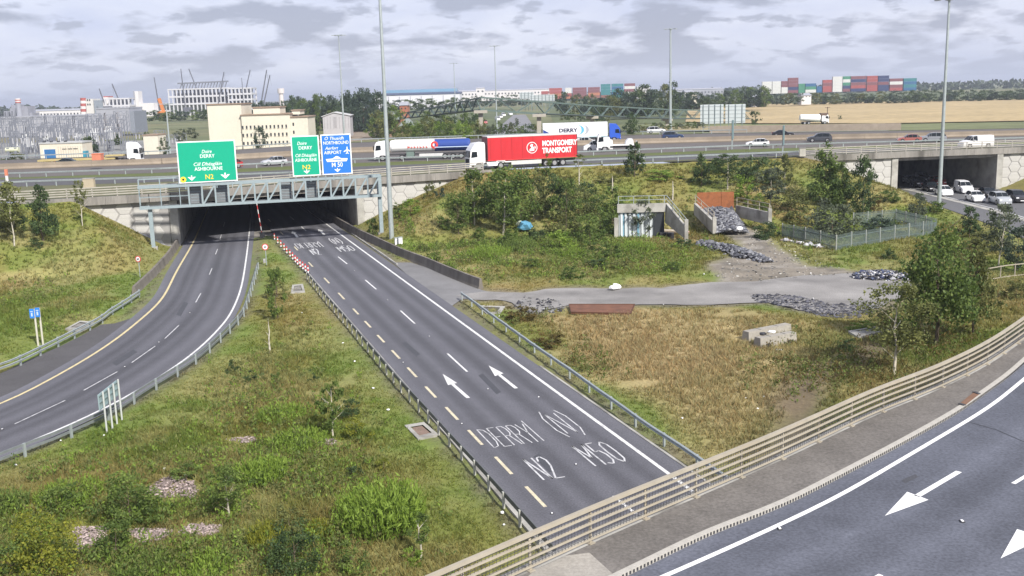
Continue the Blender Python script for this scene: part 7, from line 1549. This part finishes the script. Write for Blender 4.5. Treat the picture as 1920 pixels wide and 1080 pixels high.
bag(G(984, 436)+Vector((0, 0, .5)), .95, M('tent_blue', (.10, .28, .42), .6, .1), 'small blue tent among the bushes on the bank', 'tent', 'tent', 8, .9); bag(G(976, 433)+Vector((0, 0, .75)), .6, M('tent_pale', (.45, .50, .40), .6, .1), 'pale sheet draped over the side of the blue tent', 'tarpaulin', 'tarpaulin', 9, .8)
t = thing('dumped_mattress', 'pale mattress leaning by the wing wall of the corrugated headwall', 'mattress', G(1262, 441), R_(-25)); part(t, 'mattress_body', MB().box((0, 0, .45), (3.0, .9, .25), 0), M('mattress_beige', (.48, .42, .33), .9, .08)); part(t, 'mattress_edge', MB().box((0, -.46, .45), (2.9, .05, .14)), M('mattress_edge', (.3, .25, .2), .9, .1))
for j, (u, lb) in enumerate(((1243, 'left black plastic crate below the corrugated headwall'), (1257, 'right black plastic crate below the corrugated headwall'))):
    t = thing('plastic_crate', lb, 'crate', G(u, 447)); part(t, 'crate_body', MB().box((0, 0, .3), (.75, .6, .6), 0), BLACK); part(t, 'crate_rim', MB().box((0, 0, .62), (.8, .65, .06)), DARK); 
r = random.Random(5)
LW = ['by the far posts of the straight barrier', 'in the grass left of a barrier post', 'in the island grass beside the straight barrier', 'on the grass level with the big arrows', 'left of the middle sapling', 'near the bottom end of the straight barrier', 'at the last barrier post before the overbridge', 'above the sapling with the thin pale stem', 'upper one right of the tangled bush', 'lower one above the round gravel patch', 'right of the middle reed patch', 'in the dry field below the steel plate', 'left of the mud path', 'left of the mud path, farthest left of three', 'left of the mud path, nearest of three', 'in the lower dry field', 'by the right end of the steel plate', 'behind the chamber with three covers', 'by the low concrete wall end', 'on the dirt left of the rubbish heap', 'where the dirt meets the track', 'on the grey track near the black debris', 'at the right end of the track', 'high on the bank above the rusty sheet', 'on the bank above the corrugated headwall', 'near the top of the bank below the verge', 'at the edge of the field barrier grass', 'beside the left edge chamber slab', 'under the double barrier at the lower left', 'at the foot of the sign on four posts']
for k, (u, v) in enumerate([(566, 590), (643, 647), (665, 680), (700, 732), (612, 762), (942, 965), (945, 990), (517, 880), (348, 897), (309, 885), (728, 774), (1243, 632), (1432, 747), (1398, 752), (1420, 770), (1279, 787), (1244, 573), (936, 595), (880, 490), (1520, 515), (1320, 517), (1525, 562), (1645, 560), (1300, 334), (1250, 392), (1290, 300), (1010, 750), (30, 878), (115, 833), (195, 820)]):
    p = G(u, v); s = r.uniform(.05, .09); tag(bag(p+Vector((0, 0, .08)), s, WHITE, 'small crumpled white scrap of litter '+LW[k], 'litter', 'litter_scrap', 30+k, .6), group='scraps of white litter in the grass')
# inspection chambers in the grass
def chamber(label, q, cover, z=.12, rows=1):
    c4 = [P(*p, z) for p in q]; c = sum(c4, Vector())/4; t = thing('inspection_chamber', label, 'inspection chamber', c); low = [Vector((p.x, p.y, -.1)) for p in c4]; inn = [c+(p-c)*.62 for p in c4]
    mb = MB()
    for i in range(4): j = (i+1) % 4; mb.face([c4[i], c4[j], inn[j], inn[i]]); mb.face([low[i], low[j], c4[j], c4[i]])
    part(t, 'concrete_surround', mb, CONC, True)
    for k in range(rows):
        f0, f1 = (k+.04)/rows, (k+.92)/rows; a, b_, c_, d_ = inn; dn = Vector((0, 0, -.04)); mb = MB(); mb.face([a.lerp(b_, f0)+dn, a.lerp(b_, f1)+dn, d_.lerp(c_, f1)+dn, d_.lerp(c_, f0)+dn]); part(t, 'cover', mb, cover, True)
CVB = M('cover_brown', (.20, .14, .11), .85, .2, 2); CVD = M('cover_dark', (.10, .09, .085), .85, .2, 2)
chamber('concrete inspection chamber with a brown cover beside the straight barrier', ((758, 797), (795, 791), (822, 814), (784, 823)), CVB); chamber('grey chamber slab in the island grass near the slim sapling', ((548, 534), (568, 532), (572, 547), (545, 549)), CONCD)
chamber('chamber with three dark covers behind the field barrier', ((893, 572), (947, 574), (938, 588), (912, 588)), CVD, .1, 3); chamber('chamber slab at the left edge below the curved slip road', ((-30, 893), (10, 897), (18, 906), (-20, 925)), CVD); chamber('pale slab in the grass behind the far left barrier', ((122, 616), (150, 601), (176, 603), (150, 617)), CONCD, .25); chamber('small stone slab beside the island apex', ((493, 485), (515, 484), (517, 490), (494, 492)), CONCD)
chamber('rectangular concrete slab in the scrub below the near trees', ((1590, 620), (1640, 612), (1668, 618), (1610, 632)), CONC, .32)
# small road signs
def disc(label, u, v, vb, r_px, red=True, rz=0):
    b = P(u+3, vb, 0); b.z = hz1(b.x, b.y); Y = b.y; h = (vb-v)*Y/FPX/.97; R0 = r_px*Y/FPX; t = thing('round_sign', label, 'road sign', b, rz); part(t, 'post', MB().cyl((0, 0, -.2), (0, 0, h+R0*.6), .045, n=8), GREY); part(t, 'sign_plate', MB().cyl((0, -.05, h), (0, -.08, h), R0, n=24), M('sign_red', (.55, .04, .04), .4, .03)); part(t, 'sign_face', MB().cyl((0, -.08, h), (0, -.09, h), R0*.74, n=24), WHITE)
    put_text(t, '60', 0, h, R0*.95, BLACK, -.1, 0, R0*.8)
disc('round white sign with a red rim at the tip of the grass island', 497, 464, 499, 6.2); disc('round white sign with a red rim at the foot of the left bank', 260, 486, 521, 6.0, rz=-.3)
a, b_ = P(72, 650, 0), P(81, 648, 0); a.z = b_.z = 0; t = thing('blue_sign', 'small blue sign on two pale posts behind the far left barrier', 'road sign', a); Y = a.y; k = Y/FPX
for q in (a, b_): part(t, 'post', MB().cyl(q-a, q-a+Vector((0, 0, 74*k)), .07, n=8), M('post_cream', (.50, .48, .40), .6, .08))
for j, (x, z) in enumerate(((-3.5, 66), (4.8, 68))): part(t, 'panel', MB().box(((x)*k+ (.1 if j else .0), -.12, z*k), (8.6*k, .05, 18*k)), M('panel_blue', (.03, .20, .62), .4, .05)); part(t, 'white_symbol', MB().box((x*k+(.1 if j else 0), -.15, (z-2)*k), (3.0*k, .02, 7*k)).box((x*k+(.1 if j else 0), -.152, (z+4)*k), (5*k, .02, 1.6*k)), M('panel_white_symbol', (.45, .55, .75), .4, .02))
ps = [P(*q) for q in ((201, 815), (211.5, 807.5), (220, 798), (229, 789))]; t = thing('rear_facing_sign', 'back of a road sign on four posts behind the curved barrier', 'road sign', ps[0]); d = (ps[3]-ps[0]); n_ = Vector((-d.y, d.x, 0)).normalized()
for q in ps: part(t, 'post', MB().cyl(q-Vector((0, 0, .3)), q+Vector((0, 0, 2.35)), .05, n=8), M('post_pale_grey', (.46, .48, .46), .5, .08), True)
e0, e1 = ps[0]-d*.16, ps[3]+d*.04; part(t, 'panel', MB().bar(e0+n_*.12+Vector((0, 0, 1.85)), e1+n_*.12+Vector((0, 0, 1.85)), .05, .85), M('sign_back_bluegrey', (.27, .36, .37), .5, .06), True)
for z in (1.5, 1.85, 2.2): part(t, 'stiffener', MB().bar(e0+n_*.07+Vector((0, 0, z)), e1+n_*.07+Vector((0, 0, z)), .05, .06), M('sign_back_ribs', (.20, .27, .28), .5, .06), True)
# red and white posts along the closed gap, and the raised striped pole
RB = M('band_red', (.50, .045, .045), .5, .04); WB = M('band_white', (.68, .67, .66), .5, .04)
bp = [(515, 450), (521, 457), (527, 464), (533, 470), (538, 476), (544, 482), (549, 487.5), (554, 493), (558, 497), (563, 502), (568, 506), (573, 510), (578, 513)]
for i, (u, v) in enumerate(bp):
    t = thing('delineator_post', 'red and white banded post at the slip road gap, '+('farthest of the row' if i == 0 else 'nearest of the row' if i == 12 else f'{ONAMES[i]} from the far end' if i < 7 else f'{ONAMES[12-i]} from the near end'), 'bollard', P(u, v, .0), 0, 'red and white posts along the road gap')
    part(t, 'base', MB().cyl((0, 0, 0), (0, 0, .08), .2, n=8), BLACK)
    for j in range(4): part(t, 'band', MB().cyl((0, 0, .08+.19*j), (0, 0, .08+.19*(j+1)), .075, n=8), RB if j % 2 else WB)
pa, pb = P(492, 446, 0), PY(481, 383, P(492, 446).y); t = thing('barrier_pole', 'raised red and white striped pole at the tip of the grass island', 'barrier pole', pa); d = pb-pa
for j in range(8): part(t, 'band', MB().cyl(d*(j/8)+Vector((0, 0, .4)), d*((j+1)/8)+Vector((0, 0, .4)), .05, n=8), RB if j % 2 == 0 else WB)
part(t, 'pedestal', MB().box((0, 0, .3), (.5, .5, .8)), DARK)
for u, lb in ((744, 'left small pale cabinet at the foot of the tallest mast'), (751, 'right small pale cabinet at the foot of the tallest mast')):
    t = thing('roadside_cabinet', lb, 'cabinet', G(u, 459)); part(t, 'cabinet_body', MB().box((0, 0, .35), (.42, .35, .75), .3), WHITE); part(t, 'cabinet_roof', MB().box((0, 0, .74), (.48, .41, .06), .3), GREY)
t = thing('marker_post', 'white roadside post with an orange top at the far left of the motorway', 'marker post', P(14, 343, ZM)); k = scale(t.location.y); part(t, 'post', MB().box((0, 0, .6), (.32, .2, 1.3)), WB); part(t, 'orange_head', MB().box((0, 0, 1.5), (.4, .25, .9)), M('orange_plastic', (.6, .14, .06)))
t = thing('roadside_cabinet', 'pale cabinet at the start of the right-hand bridge parapet', 'cabinet', edge_pt(1502, ZM)+Vector((0, -.6, 0))); part(t, 'cabinet_body', MB().box((0, 0, .6), (.9, .5, 1.2)), M('cabinet_cream', (.6, .57, .5), .6, .05)); part(t, 'cabinet_roof', MB().box((0, 0, 1.23), (1.0, .6, .08)), CONC)
t = thing('equipment_box', 'tan equipment box on the left bridge verge behind the parapet', 'cabinet', P(168, 353, ZM)); part(t, 'box_body', MB().box((0, 0, .6), (1.4, .6, 1.3)), M('box_tan', (.42, .36, .26), .7, .08)); part(t, 'box_lid', MB().box((0, 0, 1.28), (1.5, .7, .08)), CONC)
# palisade fence round the compound
PAL = M('palisade_green_grey', (.14, .18, .175), .6, .12, 1)
def palisade(label, px_, h=1.6):
    pts = [G(*q) for q in px_]; t = thing('palisade_fence', label, 'fence', pts[0])
    for a, b_ in zip(pts, pts[1:]):
        q = resample([a, b_], step=2.6)
        for i in range(len(q)-1):
            p0, p1 = q[i], q[i+1]; z0, z1 = hz1(p0.x, p0.y), hz1(p1.x, p1.y); mb = MB(); n = 16
            for j in range(n):
                p = p0.lerp(p1, (j+.5)/n); z = z0+(z1-z0)*(j+.5)/n; mb.box((p.x, p.y, z+h/2), (.075, .03, h), math.atan2(p1.y-p0.y, p1.x-p0.x), .6)
            o = part(t, 'pale', mb, PAL, True); o['kind'] = 'stuff'
            for zz_ in (.35, h-.35): part(t, 'rail', MB().bar((p0.x, p0.y+.05, z0+zz_), (p1.x, p1.y+.05, z1+zz_), .05, .06), PAL, True)
            part(t, 'post', MB().box((p0.x, p0.y+.07, z0+h/2), (.12, .12, h+.1)), M('palisade_post', (.25, .26, .24), .6, .1), True)
palisade('front of the grey-green palisade fence round the compound', [(1467, 446), (1510, 455), (1568, 470), (1650, 455), (1756, 439)]); palisade('rear of the grey-green palisade fence behind the dark bushes', [(1600, 424), (1680, 417), (1756, 436)])
rp_ = [G(1852, 528)+Vector((0, 0, 0)), G(1885, 522), G(1960, 514)]; z_ = rp_[0].z; rail_fence('pedestrian_railing', 'railing', 'pale metal railing at the right edge behind the broad near tree', [Vector((p.x, p.y, 0)) for p in rp_], z_, (.12, 1.1), 1.6, .06, .07, (.07, .07), PARAP, 0)
rp_ = [G(1560, 410), G(1640, 402)]
# ------------------------------------------------------------------ air
hm = bpy.data.materials.new('haze_air'); hm.use_nodes = True; t_ = hm.node_tree
for n_ in list(t_.nodes):
    if n_.type != 'OUTPUT_MATERIAL': t_.nodes.remove(n_)
pv = t_.nodes.new('ShaderNodeVolumePrincipled'); pv.inputs['Color'].default_value = (.80, .86, 1, 1); pv.inputs['Density'].default_value = .0002; pv.inputs['Anisotropy'].default_value = .2
t_.links.new(pv.outputs[0], t_.nodes[0].inputs['Volume'])
tag(link('haze', MB().box((100, 4700, 29.25), (24000, 11000, 61.5)).mesh('haze', hm)), None, None, None, 'stuff')
